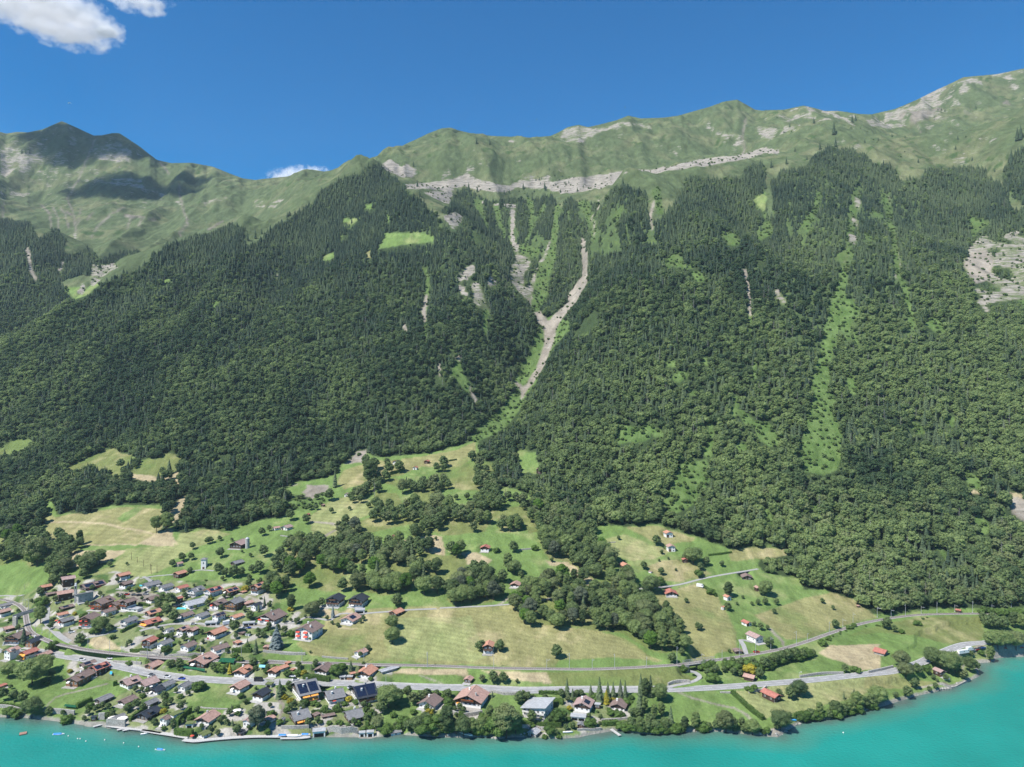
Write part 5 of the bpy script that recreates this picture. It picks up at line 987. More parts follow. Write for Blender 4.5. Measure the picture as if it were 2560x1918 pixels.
def build_house(h, i):
    W_, D_, Ht, ft, wl = h['W'], h['D'], h['H'], h['ft'], h['walls']; nm, cat = kind_of(h['lab']); root = empty(nm, (h['x'], h['y'], h['z']), h['yaw']); tag(root, h['lab'], cat); h['obj'] = root
    flat = 'f' in ft; small = h['w'] < 24; ov = min(1.1, W_*.09); ovf = min(1.4, D_*.10); hw, hd = W_/2-ov, D_/2-ovf; rg = random.Random(i*7+1)
    LOW = {'m':M_WHITE,'w':M_WHITE,'d':M_WOOD,'o':M_LWOOD,'g':M_CONC,'s':M_STONE}[wl]; UP = {'m':M_WOOD,'w':M_WHITE,'d':M_WOOD,'o':M_LWOOD,'g':M_CONC,'s':M_STONE}[wl]
    if wl == 'w' and 'b' in ft and not flat and rg.random() < .5: UP = M_WHITE
    if flat:
        m = MB(); m.box(-hw,-hd,-2.5,hw,hd,Ht-.35); m.build('wall', LOW, root)
        m = MB(); m.box(-hw-.3,-hd-.3,Ht-.35,hw+.3,hd+.3,Ht); r = m.build('roof', RM[h['roof']], root)
        if 'boat' in h['lab'] or 'arage' in h['lab'] or 'carport' in h['lab'] or 'g' in ft:
            n = 1 if W_ < 9 else int(W_/4.5)
            for k in range(n):
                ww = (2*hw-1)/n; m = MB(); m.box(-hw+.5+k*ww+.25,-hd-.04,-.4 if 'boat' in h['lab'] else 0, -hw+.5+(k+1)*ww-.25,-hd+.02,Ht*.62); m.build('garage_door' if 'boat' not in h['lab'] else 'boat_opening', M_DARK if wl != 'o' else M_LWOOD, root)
        else:
            nx = max(1, int(hw*2/3.2))
            for s in range(max(1, int(Ht/3))):
                for k in range(nx): put('window', WIN, root, (-hw+(k+.5)*2*hw/nx, -hd, 1.6+s*2.8), 0, (min(1.9, 2*hw/nx*.6), 1, 1.3))
        return
    tp = .42 if wl != 's' else .5; mono = 'm' in ft
    if Ht-tp*W_/2 < 2.0: tp = max(.16, (Ht-2.0)/(W_/2))
    he = Ht-tp*W_/2; zt = lambda x: Ht-tp*abs(x)                     # roof top surface over x
    if mono: tp = .16; he = Ht-.16*W_; zt = lambda x: he+(.16*(x+W_/2))
    hl = he if wl in 'wdog' else min(he*.62, 3.0 if he < 6 else he*.55)
    m = MB(); m.box(-hw,-hd,-2.5,hw,hd,hl); m.build('lower_wall' if wl == 'm' else 'wall', LOW, root)
    th = .28; xs = [-hw, 0, hw] if not mono else [-hw, hw]; o2 = .06 if wl == 'm' else 0
    v = []; n = len(xs); e = .07 if wl == 'm' else 0
    for y in (-hd-e, hd+e):
        for k, x in enumerate(xs): v.append((x+(e if k == n-1 else -e if k == 0 else 0), y, hl))
        for k, x in enumerate(xs): v.append((x+(e if k == n-1 else -e if k == 0 else 0), y, zt(x)-th-.02))
    m = MB()
    if n == 3: m.add(v, [(0,1,4,3),(1,2,5,4),(7,6,9,10),(8,7,10,11),(0,3,9,6),(2,8,11,5),(3,4,10,9),(4,5,11,10),(0,6,7,1),(1,7,8,2)])
    else: m.add(v, [(0,1,3,2),(5,4,6,7),(0,2,6,4),(1,5,7,3),(2,3,7,6),(0,4,5,1)])
    m.build('upper_wall' if wl == 'm' else 'gable', UP, root)
    m = MB(); yl, yr = -D_/2, D_/2; L_ = W_/2
    if mono: m.slab((-L_,yl,zt(-L_)), (L_,yl,zt(L_)), (L_,yr,zt(L_)), (-L_,yr,zt(-L_)), th)
    else: m.slab((-L_,yl,he), (0,yl,Ht), (0,yr,Ht), (-L_,yr,he), th); m.slab((0,yl,Ht), (L_,yl,he), (L_,yr,he), (0,yr,Ht), th); m.box(-.16,yl,Ht-.03,.16,yr,Ht+.09)
    roof = m.build('roof', RM[h['roof']], root)
    if 'c' in ft:
        for k in range(1 if W_ < 14 else 2):
            x = (-.12 if k == 0 else .2)*W_; y = (.12-.3*k)*D_; m = MB(); m.box(x-.45, y-.45, zt(x)-.6, x+.45, y+.45, zt(x)+1.3); m.box(x-.55, y-.55, zt(x)+1.3, x+.55, y+.55, zt(x)+1.42); c = m.build('chimney', M_WHITE if rg.random() < .6 else M_CONC, roof)
    if 's' in ft or 'S' in ft:
        n = np.array([tp, 0, 1])
        def pan(sx, a0, a1, b0, b1, name='solar_panel'):
            m = MB(); q = [(sx*W_/2*a0, D_*b0), (sx*W_/2*a1, D_*b0), (sx*W_/2*a1, D_*b1), (sx*W_/2*a0, D_*b1)]; q = q if sx > 0 else q[::-1]; m.slab(*[(x, y, zt(x)+.14) for x, y in q], .12); m.build(name, M_SOLAR, root)
        if 'S' in ft: pan(1, .18, .85, -.42, -.03); pan(1, .18, .85, .03, .42)
        else: pan(1, .15, .7, -.30, .12)
        if 'S' in ft and h['roof'] == 'K': pan(1, .02, .16, -.45, .45)
    if h['px'] < 640 and W_ > 9 and not small and rg.random() < .4 or 'dormer' in h['lab']:
        y = rg.uniform(-.2,.2)*D_; x = W_*.24; m = MB(); m.box(x-.9, y-1.2, zt(x)-1.0, x+1.3, y+1.2, zt(x)+.75); dm = m.build('dormer', UP, root)
        m = MB(); m.slab((x-1.5,y-1.5,zt(x)+1.25), (x+1.6,y-1.5,zt(x)+.72), (x+1.6,y+1.5,zt(x)+.72), (x-1.5,y+1.5,zt(x)+1.25), .12); m.build('dormer_roof', RM[h['roof']], dm)
    if small or wl == 's':
        put('door', DOOR, root, (0, -hd-e, min(1.15, he*.45)), 0, (min(1.8, hw*.6), 1, min(2.2, he*.85))); 
        if wl == 'w' or h['w'] > 18: put('window', WIN, root, (hw+e, 0, hl*.55), R(90), (1.0, 1, .8))
        return
    # storeys with windows on the gable front and along both sides
    st = max(1, min(4, int(round(he/2.75)))); sh = he/st; d0 = -hd-e-.01; barn = ('barn' in h['lab'] or 'shed' in h['lab'] or 'workshop' in h['lab'])
    for s in range(st):
        z = s*sh+sh*.54; nx = max(2, int(2*hw/2.7)) if not barn else 2
        for k in range(nx):
            x = -hw+(k+.5)*2*hw/nx
            if barn and s == 0 and k == 0: put('door', DOOR, root, (x, d0, 1.3), 0, (2.4, 1, 2.6)); continue
            isd = (s > 0 and ('b' in ft) and k % 2 == 1); yy = d0 if z > hl or e == 0 else -hd-.01
            put('window', WIN, root, (x, yy, z-(.25 if isd else 0)), 0, (min(1.5, 2*hw/nx*.6), 1, 1.9 if isd else 1.15))
        if not barn or s == 0:
            ny = max(1, int(2*hd/3.6))
            for sd in (-1, 1):
                for k in range(ny):
                    if rg.random() < .22: continue
                    y = -hd+(k+.5)*2*hd/ny; put('window', WIN, root, (sd*(hw+(e if z > hl else 0)+.01), y, z), R(90*sd), (1.1, 1, 1.1))
    if not mono and tp*hw > 1.8 and not barn:
        for x in ((-1.1, 1.1) if hw > 4 else (0,)): put('window', WIN, root, (x, d0, he+tp*hw*.35), 0, (1.0, 1, 1.0))
    # balconies, awnings and terrace lie on the side that looks at the lake
    sd = 0 if abs(h['al']) < 60 else (1 if h['al'] > 0 else -1); fw, fd = (hw, hd) if sd == 0 else (hd, hw); fe = e+.002
    def fin(m, name, mt, par):
        if sd: m.v = [(-y*sd, x*sd, z) for x, y, z in m.v]
        return m.build(name, mt, par)
    if 'b' in ft:
        for s in range(1, st+(1 if ('B' in ft and not mono and tp*hw > 2 and sd == 0) else 0)):
            z = s*sh; ww = fw*(.98 if s < st else .5); m = MB(); m.box(-ww, -fd-e-1.35, z-.12, ww, -fd-fe, z+.03); fl = fin(m, 'balcony', M_CONC if wl == 'w' else M_BALC, root)
            m = MB(); m.box(-ww, -fd-e-1.35, z+.03, ww, -fd-e-1.27, z+1.0); m.box(-ww, -fd-e-1.27, z+.03, -ww+.08, -fd-fe, z+1.0); m.box(ww-.08, -fd-e-1.27, z+.03, ww, -fd-fe, z+1.0)
            fin(m, 'railing', (M_BALW if wl == 'w' or 'r' in ft and W_ > 15 else M_BALC) if wl != 'o' else M_LWOOD, fl)
            if 'F' in ft: m = MB(); m.box(-ww, -fd-e-1.6, z+.75, ww, -fd-e-1.36, z+1.1); fin(m, 'flower_box', M_FLOW, fl)
    for ch in 'ary':
        if ch in ft:
            two = fw > 6.5 or ch == 'y' or 'four' in h['lab'] or 'apartment block' in h['lab']
            for s in range(1, min(st, 2)+1) if (two and st > 1) else (1,):
                for k in range(2 if two else 1):
                    aw = 2*fw*(.40 if ch == 'y' else .22); xa = (-fw*.85+k*fw*.9) if two else -fw*.6; z = s*sh-.25 if st > 1 else he-.25; dp = 2.2 if ch != 'r' else 1.5; m = MB()
                    m.slab((xa,-fd-e-dp,z-.9), (xa+aw,-fd-e-dp,z-.9), (xa+aw,-fd-fe,z), (xa,-fd-fe,z), .08); fin(m, 'awning', M_AW[ch], root)
    if not barn:
        m = MB(); m.box(-fw-.5, -fd-3.4, -1.8, fw+.3, -fd-1e-3, .06); fin(m, 'terrace', M_CONC if rg.random() < .6 else M_STONE, root)
def tower(reg, x0, y0, x1, y1, name, label, cat, church=False):
    ox, oy, f = REG[reg]; g = raycast(ox+(x0+x1)/2/f, oy+y1/f); s = g[1]/F/f; w = (x1-x0)*s; ht = (y1-y0)*s; root = empty(name, (g[0], g[1]+w/2, g[2]), relyaw(ox+x0/f, 20)); tag(root, label, cat); a = w*.42
    m = MB(); m.box(-a,-a,-2,a,a,ht*.88); m.build('wall', M_WHITE if not church else M_CONC, root)
    if not church:
        m = MB(); z = ht*.88; b = w*.55; m.add([(-b,-b,z),(b,-b,z),(b,b,z),(-b,b,z),(0,0,ht)], [(0,1,4),(1,2,4),(2,3,4),(3,0,4),(3,2,1,0)]); m.build('roof', RM['G'], root); put('door', DOOR, root, (0,-a,1.2), 0, (a*.9,1,2.2)); put('window', WIN, root, (0,-a,ht*.55), 0, (a*.5,1,a*.9))
    else:
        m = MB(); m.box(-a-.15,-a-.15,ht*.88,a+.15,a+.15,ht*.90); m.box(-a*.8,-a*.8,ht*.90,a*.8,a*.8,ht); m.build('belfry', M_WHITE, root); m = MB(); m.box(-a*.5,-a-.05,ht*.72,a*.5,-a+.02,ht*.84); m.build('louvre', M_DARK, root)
    return root
# ------------------------------------------------------------ ways
def ribbon(line, hw, dz, off=0.0, dash=None):
    v = []; fs = []; L = len(line); t = np.gradient(line[:,:2], axis=0); t /= np.linalg.norm(t, axis=1)[:,None]+1e-9; nr = np.stack([-t[:,1], t[:,0]], -1)
    for i in range(L):
        c = line[i,:2]+nr[i]*off; v += [(c[0]+nr[i,0]*hw, c[1]+nr[i,1]*hw, line[i,2]+dz), (c[0]-nr[i,0]*hw, c[1]-nr[i,1]*hw, line[i,2]+dz)]
    for i in range(L-1):
        if dash and (i//dash) % 2: continue
        a = 2*i; fs.append((a, a+1, a+3, a+2))
    return v, fs
def solid_ribbon(m, line, hw, z0, z1, off=0.0):
    v, fs = ribbon(line, hw, z1, off); m.add(v, fs); n = len(line)
    v2, _ = ribbon(line, hw, z0, off); b = len(m.v)-len(v); c = len(m.v); m.v += [tuple(x) for x in v2]
    for i in range(n-1):
        a = 2*i; m.f += [(b+a, b+a+2, c+a+2, c+a), (b+a+1, c+a+1, c+a+3, b+a+3)]
    m.f += [(b, c, c+1, b+1), (b+2*n-2, b+2*n-1, c+2*n-1, c+2*n-2)]
def at(reg, x, y): ox, oy, f = REG[reg]; return Vector(raycast(ox+x/f, oy+y/f))
def px2m(reg, p, Y): return p/REG[reg][2]*Y/F
# ---- build: setting
make_ground(); make_lake()
# distance helper so that copies are finer near the road
for i, (nm, ln, hw) in enumerate(LANES):
    if nm == 'railway':
        m = MB(); solid_ribbon(m, ln, 2.1, -.5, .02); o = m.build('railway_bed', M_BALL); tag(o, kind='structure')
        for k, off in enumerate((-.75, .75)): m = MB(); solid_ribbon(m, ln, .09, .02, .24, off); m.build('rail', M_RAIL, o)
        m = MB(); t = 0
        for p, q in zip(ln[:-1], ln[1:]):
            d = q-p; Ld = np.hypot(d[0], d[1]); n = max(1, int(Ld/1.3)); u = d[:2]/Ld; w = np.array([-u[1], u[0]])
            for a in range(n):
                if abs(p[0]) > .76*p[1]: continue
                c = p+d*a/n; P4 = [c[:2]+w*1.25*s1+u*.14*s2 for s1, s2 in ((-1,-1),(1,-1),(1,1),(-1,1))]; z = c[2]
                m.add([(x[0], x[1], z+.02) for x in P4]+[(x[0], x[1], z+.12) for x in P4], [(4,5,6,7),(0,1,5,4),(1,2,6,5),(2,3,7,6),(3,0,4,7)])
        s = m.build('sleepers', mat('weathered_sleepers', (.22,.19,.17), .9), o)
    elif nm == 'road':
        m = MB(); solid_ribbon(m, ln, hw, -.5, .05); o = m.build('road', M_ASPH); tag(o, kind='structure')
        m = MB(); v, f = ribbon(ln, .10, .056, 0, 1); m.add(v, f); m.build('centre_line', M_LINE, o)
        for off in (-3.55, 3.55): m = MB(); v, f = ribbon(ln, .09, .056, off); m.add(v, f); m.build('edge_line', M_LINE, o)
        seg = ln[(ln[:,0] > -620) & (ln[:,0] < 95)]; m = MB(); solid_ribbon(m, seg, .9, -.4, .17, 4.95); s = m.build('pavement', M_CONC); tag(s, kind='structure')
    else: m = MB(); solid_ribbon(m, ln, hw, -.5, .05); o = m.build('lane', M_LANE); tag(o, kind='structure')
for i, h in enumerate(HOUSES): build_house(h, i)
tower('C', 832, -25, 910, 132, 'transformer_tower', 'slender white transformer tower with pyramid roof on the meadow path', 'tower')
tower('A', 1020, 325, 1052, 600, 'church_tower', 'thin tall concrete bell tower of the village church', 'bell tower', True)
g = at('L', 2135, 1105); r = empty('silo', g); tag(r, 'pale cylindrical silo leaning against the large farm', 'silo'); m = MB(); m.tube((0,0,-1), (0,0,9), 1.9, 14); m.build('tank', M_CONC, r); m = MB(); m.tube((0,0,9), (0,0,10.3), 2.0, 14, .2); m.build('cap', M_METAL, r)
# ---- catenary masts
MASTS = [('A',318,690,185),('A',350,640,100),('A',395,690,160),('A',425,990,150),('A',490,1000,60),('A',580,1010,70),('A',680,1090,70),('A',1215,1240,190),('A',1515,1300,200),('A',1682,1305,120),('A',2035,1355,190),('C',835,1330,140),('C',1400,1370,200),('E',303,1400,160),('E',1158,1420,220),('E',2033,1480,190),
 ('G',103,375,210),('G',1018,395,230),('G',1750,405,145),('Hh',130,410,230),('Hh',445,405,145),('Hh',755,400,210),('Hh',1195,370,140),('Hh',1615,350,300),('Hh',1957,300,110),('I',305,1105,140),('I',547,1060,190),('I',768,1020,150),('I',978,965,180),('I',1332,905,200),('I',1483,850,115),('I',1785,745,170),('I',1972,640,90),('I',2113,610,160),
 ('K',183,515,145),('K',375,515,110),('K',572,495,165),('K',790,460,80),('K',1008,460,160),('K',1252,440,95),('K',1500,450,160),('K',1765,450,110),('K',2035,380,90)]
def mast(reg, x, y, hp, i):
    g = at(reg, x, y); hh = min(max(px2m(reg, hp, g[1]), 6), 13); j = np.argmin(np.hypot(rail_line[:,0]-g[0], rail_line[:,1]-g[1])); d = rail_line[j,:2]-np.array(g[:2]); L = max(1.5, min(3.2, np.hypot(*d))); a = math.atan2(d[1], d[0])
    r = empty('catenary_mast', g, a); n = ['slim steel railway mast', 'grey catenary mast', 'pale railway mast'][i % 3]
    m = MB(); m.tube((0,0,-1), (0,0,hh), .17, 6, .11); m.build('pole', M_METAL, r); m = MB(); m.tube((0,0,hh*.82), (L,0,hh*.9), .07, 5); m.tube((0,0,hh*.97), (L*.8,0,hh*.9), .05, 5); m.build('bracket', M_METAL, r); m = MB(); m.box(-.4,-.4,-.5,.4,.4,.25); m.build('footing', M_CONC, r)
    return r, g, n
MST = [mast(*t_, i) for i, t_ in enumerate(MASTS)]
# ---- footbridge and railway bridge, road underpass
def deck(reg, a, b, name, label, zt, w, th, mt, parts=True):
    ox, oy, f = REG[reg]; p = Vector(zpt(ox+a[0]/f, oy+a[1]/f, zt)); q = Vector(zpt(ox+b[0]/f, oy+b[1]/f, zt)); c = (p+q)/2; L = (q-p).length/2; r = empty(name, (c.x, c.y, zt), math.atan2(q.y-p.y, q.x-p.x)); tag(r, label, 'bridge')
    m = MB(); m.box(-L,-w/2,-th,L,w/2,0); m.build('deck', mt, r); return r, L
r, L = deck('A', (200,785), (560,665), 'footbridge', 'slanting concrete road bridge over the curved railway on the left', 22.5, 3.6, .6, M_CONC)
for s in (-1, 1): m = MB(); m.box(-L,s*1.8-.08,0,L,s*1.8+.08,1.1); m.build('parapet', M_CONC, r)
for s in (-1, 1): m = MB(); m.box(s*L*.95-.8,-1.9,-9,s*L*.95+.8,1.9,-.62); m.build('abutment', M_STONE, r); m = MB(); m.tube((s*L*.62,0,-.6), (s*L*.9,0,-5.5), .25, 6); m.build('strut', M_DARK, r)
c0 = np.array(zpt(1712,1660,14)); c1 = np.array(zpt(1792,1649,14)); c = (c0+c1)/2; L = np.linalg.norm(c1-c0)/2; r = empty('railway_bridge', c, math.atan2(c1[1]-c0[1], c1[0]-c0[0])); tag(r, 'dark steel girder bridge carrying the railway over the small ravine', 'bridge')
m = MB(); m.box(-L,-2.4,-1.3,L,2.4,-.55); m.build('girder', M_DARK, r)
for s in (-1, 1):
    m = MB(); m.box(-L,s*2.6-.09,-.1,L,s*2.6+.09,.15); m.box(-L,s*2.6-.09,1.3,L,s*2.6+.09,1.45); n = 10
    for k in range(n+1): x = -L+2*L*k/n; m.box(x-.07,s*2.6-.06,.15,x+.07,s*2.6+.06,1.3)
    for k in range(n): x = -L+2*L*k/n; m.tube((x,s*2.6,.15), (x+2*L/n,s*2.6,1.3), .05, 4)
    m.build('truss', M_METAL, r); m = MB(); m.box(s*(L-.2)-1.5,-2.9,-8,s*(L-.2)+1.5,2.9,-.58); m.build('abutment', M_STONE, r)
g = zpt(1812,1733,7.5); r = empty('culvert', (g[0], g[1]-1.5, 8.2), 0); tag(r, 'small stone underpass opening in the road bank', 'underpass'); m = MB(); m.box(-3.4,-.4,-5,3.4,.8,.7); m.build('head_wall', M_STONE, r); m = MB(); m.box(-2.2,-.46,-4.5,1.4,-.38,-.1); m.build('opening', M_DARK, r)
# ---- walls
def wall(reg, pts, hh, label, mt=M_STONE, th=.45, name='retaining_wall', water=False, top=None):
    w = [at(reg, *p) if not water else Vector((*zpt(REG[reg][0]+p[0]/REG[reg][2], REG[reg][1]+p[1]/REG[reg][2], 0)[:2], 0)) for p in pts]; l = smooth_line([tuple(v) for v in w], 4.0)
    if not water: l[:,2] = gz(l[:,0], l[:,1])
    m = MB(); solid_ribbon(m, l, th, -1.5 if not water else -2, hh); o = m.build(name, mt); tag(o, label, 'wall'); return o
for a in [('C',[(0,1290),(170,1300),(560,1320),(830,1325),(1000,1310),(1300,1290)],1.6,'long pale retaining wall above the railway under the white houses'),
 ('C',[(1700,1270),(1900,1290),(2209,1310)],1.6,'pale wall piece below the blue spruce'), ('E',[(0,1300),(160,1310),(350,1310)],1.6,'pale wall between meadow and railway, left of the little white farmhouse'), ('E',[(580,1340),(800,1360),(940,1370)],.8,'low broken stone wall left of the tan track'),
 ('A',[(1570,1415),(1750,1425),(1950,1440)],1.5,'white roadside wall before the timber workshop'), ('C',[(1770,1400),(1960,1410),(2209,1425)],1.0,'thin grey wall behind the orange garden sheds'),
 ('B',[(730,1010),(860,1020),(1030,1040)],3.0,'light stone lake wall between the shore trees'), ('B',[(0,935),(150,950),(300,990)],2.0,'pale lake wall at the far left shore'), ('B',[(1360,1100),(1450,1095)],4,'rough block of stone wall beside the black box building'),
 ('B',[(1470,1190),(1600,1195),(1730,1200)],4.2,'high white terrace wall under the white sunshades'), ('D',[(1970,1215),(2209,1215)],1.2,'pale terrace wall by the orange-awning house'),
 ('Fz',[(650,1285),(850,1290),(1070,1290)],3.4,'high rubble sea wall between the white boathouses'), ('Fz',[(480,1205),(700,1200),(910,1200)],.7,'thin white garden wall over the sea wall'),
 ('Fz',[(20,1225),(200,1225),(400,1215)],1.8,'white lower terrace wall at the blue boats'), ('G',[(420,1020),(620,1060),(860,1020)],2.2,'curved stone wall in front of the big chalet inn'), ('G',[(960,735),(1150,755),(1340,755)],1.6,'grey roadside wall right of the big chalet inn'),
 ('G',[(1410,1215),(1600,1230),(1740,1240)],2.0,'stone wall behind the stone boathouse'), ('Hh',[(570,1120),(750,1110),(930,1090)],1.2,'sloping white wall with green screen by the low brown chalet'), ('Hh',[(240,1255),(420,1250),(570,1235)],1.2,'dark stone embankment right of the red maple'),
 ('Hh',[(1490,630),(1560,600),(1680,585),(1790,590)],1.8,'curved pale retaining wall at the lane junction'), ('I',[(1380,1350),(1560,1320),(1750,1300),(1980,1300)],1.6,'dark grey wall along the upper side of the road'), ('K',[(60,1290),(250,1250),(400,1215)],1.8,'dark roadside wall before the big lime trees'),
 ('J',[(400,735),(480,710),(640,660)],1.5,'rubble wall behind the big orange-red barn'), ('K',[(1040,1440),(1200,1500),(1350,1440),(1460,1390)],1.1,'bay shore wall below the brown lakeside chalet'), ('M',[(350,1000),(450,1010),(545,992)],.8,'short dry stone wall on the left slope'), ('N',[(340,608),(450,598)],1.2,'short stone wall right of the round meadow tree'),
 ('N',[(990,548),(1170,538)],.6,'low field wall on the upper right slope'), ('D',[(840,930),(900,945),(1260,960)],.5,'low kerb wall at the bottom of the big lawn')]: wall(*a)
# ---- hedges
def hedge_mesh(line, w, hgt, seed):
    rg = np.random.default_rng(seed); VS = []; FS = []; off = 0; n = len(line)
    m = MB(); solid_ribbon(m, line, w*.82, -.3, hgt*.93); VS.append(np.array(m.v)); FS += m.f; off = len(m.v)
    t = np.gradient(line[:,:2], axis=0); t /= np.linalg.norm(t, axis=1)[:,None]+1e-9; nr = np.stack([-t[:,1], t[:,0]], -1); L = np.sum(np.linalg.norm(np.diff(line[:,:2], axis=0), axis=1)); k = int(min(1600, L*16))
    i = rg.integers(0, n-1, k); f = rg.uniform(0, 1, k)[:,None]; c = line[i]*(1-f)+line[i+1]*f; s = rg.integers(0, 3, k); u = rg.uniform(-1, 1, k); z = rg.uniform(0, 1, k)
    lat = np.where(s == 0, -w, np.where(s == 1, w, u*w)); zz = np.where(s < 2, z*hgt, hgt); c = c+np.stack([nr[i,0]*lat, nr[i,1]*lat, zz], -1)
    nn = np.stack([nr[i,0]*np.sign(lat)*(s < 2), nr[i,1]*np.sign(lat)*(s < 2), (s == 2)*1.0], -1)+.01; lv, lf = leaves(c, nn, .42, rg); VS.append(lv); FS += [tuple(int(a)+off for a in q) for q in lf]
    return mesh_np('hedge', np.concatenate(VS), FS)
HEDGES = [('B',[(1060,950),(1150,900),(1270,850)],1.2,3,'dark hedge rising beside the lake meadow'),('B',[(1560,640),(1620,620)],1.2,3,'short dense hedge next to the twin pinkish roofs'),('B',[(0,900),(150,915),(290,940)],1,1.6,'low bright hedge on the far left shore'),('B',[(1790,1130),(1900,1040),(2100,950)],1.0,2.6,'long diagonal hedge beside the wide dark-roofed chalet'),
 ('D',[(500,1200),(600,1080),(710,1000)],1.6,4,'tall diagonal hedge between modern cube and lawn'),('D',[(490,1290),(600,1310),(730,1320)],2,3.4,'thick trimmed hedge above the boardwalk bend'),('D',[(200,940),(390,950)],.9,1.4,'low green hedge under the dark house with metal roof'),('A',[(1670,1010),(1760,960),(1880,910)],1,2.2,'slanting hedge right of the white villa'),
 ('A',[(1800,1265),(1900,1270),(2060,1275)],1,2,'trimmed hedge at the foot of the red-roofed chalet'),('A',[(1920,610),(2060,640)],1,1.6,'light hedge right of the hotel'),('E',[(325,1640),(500,1640),(690,1680)],1.8,3,'long bright hedge above the road under the dark timber chalet'),('C',[(1270,1280),(1400,1270),(1540,1270)],2,3,'fat green hedge left of the dark conifer'),
 ('Fz',[(440,1010),(640,1010),(870,990)],1,1.8,'even hedge behind the brown open shed'),('Fz',[(1200,1200),(1240,1080),(1290,1020)],1.4,3.2,'dark narrow hedge along the rock stairs'),('G',[(1400,1170),(1500,1175),(1580,1185)],1.2,2.6,'yellow-green hedge left of the gap, modern villa'),('G',[(1600,1185),(1780,1195),(1950,1200)],1.2,2.6,'yellow-green hedge right of the gap, modern villa'),
 ('G',[(1640,745),(1780,745),(1920,750)],1,2,'green roadside hedge above the modern villa'),('Hh',[(580,1180),(700,1175),(800,1165)],1.5,2.6,'round green hedge at the jetty garden'),('G',[(1850,880),(1980,890)],1.6,3,'block of hedge right of the pale metal roof'),('N',[(1970,655),(2060,645),(2170,630)],.8,1.6,'thin hedge line across the upper right meadow'),
 ('J',[(170,740),(300,860),(430,980),(600,1110)],1.6,2.4,'straight diagonal hedge strip down to the shore'),('J',[(1030,1090),(1130,1090),(1220,1080)],1.5,3.2,'olive-green hedge behind the blue canoe'),('M',[(1240,490),(1340,460),(1420,430)],1.5,3,'curved hedge below the three red huts'),('M',[(1800,357),(1870,345)],1,1.6,'small hedge dash on the high dry meadow'),('M',[(1740,375),(1795,365)],1,1.8,'dark hedge blob at the end of the dry meadow'),('N',[(1920,920),(1980,960),(2040,1010)],1.2,2,'bushy hedge running down from the white tarpaulin')]
for i, (reg, pts, w, hh, lab) in enumerate(HEDGES):
    l = smooth_line([tuple(at(reg, *p)) for p in pts], 2.5); l[:,2] = gz(l[:,0], l[:,1]); me = hedge_mesh(l, w*.8, hh, i); o = link('hedge', me, M_BUSH); o['tint'] = rnd.uniform(.2, .8); tag(o, lab, 'hedge')
# ---- vehicles
def car_parts(van=False):
    def prof(pts, w, mt, name):
        m = MB(); n = len(pts); m.add([(x,-w/2,z) for x, z in pts]+[(x,w/2,z) for x, z in pts], [tuple(range(n)), tuple(range(2*n-1, n-1, -1))]+[(k, n+k, n+(k+1) % n, (k+1) % n) for k in range(n)]); return m.mesh(name)
    if van: b = [(-2.9,.35),(2.7,.35),(2.85,.9),(2.5,1.5),(1.9,2.6),(-2.9,2.7)]; gl = [(1.55,1.55),(2.42,1.5),(1.95,2.35),(1.5,2.35)]
    else: b = [(-2.15,.32),(2.1,.32),(2.2,.62),(2.05,.85),(1.1,1.0),(-1.95,1.0),(-2.2,.75)]; gl = [(-1.75,1.0),(1.05,1.0),(.35,1.48),(-1.25,1.5)]
    return prof(b, 1.8 if not van else 2.1, None, 'body'), prof(gl, 1.62 if not van else 2.14, None, 'cabin')
def wheel_mesh(): m = MB(); m.tube((0,-.12,0), (0,.12,0), .34, 10); return m.mesh('wheel')
CARB, CARC = car_parts(); VANB, VANC = car_parts(True); WHEEL = wheel_mesh(); WHEEL.materials.append(M_DARK)
for m_ in (CARC, VANC): m_.materials.append(M_GLASS)
PAINT = {k: mat('car_paint_'+k, c, .25, .6) for k, c in dict(white=(.78,.78,.77), black=(.02,.02,.025), silver=(.45,.46,.48), blue=(.03,.07,.35), red=(.45,.03,.03), grey=(.16,.17,.18)).items()}
BODY = {}
def car(reg, x, y, colr_, yaw, label, van=False, group=None):
    g = at(reg, x, y); r = empty('parked_car' if not van else 'camper_van', (g[0], g[1], g[2]+.08), R(yaw)); tag(r, label, 'car' if not van else 'camper van', group)
    k = (van, colr_)
    if k not in BODY: me = (VANB if van else CARB).copy(); me.materials.append(PAINT[colr_]); BODY[k] = me
    link('body', BODY[k], parent=r); link('cabin_glass', VANC if van else CARC, parent=r)
    for sx in (-1.3, 1.35):
        for sy in (-1, 1): o = link('wheel', WHEEL, parent=r); o.location = (sx*(1 if not van else 1.35), sy*.86, .34)
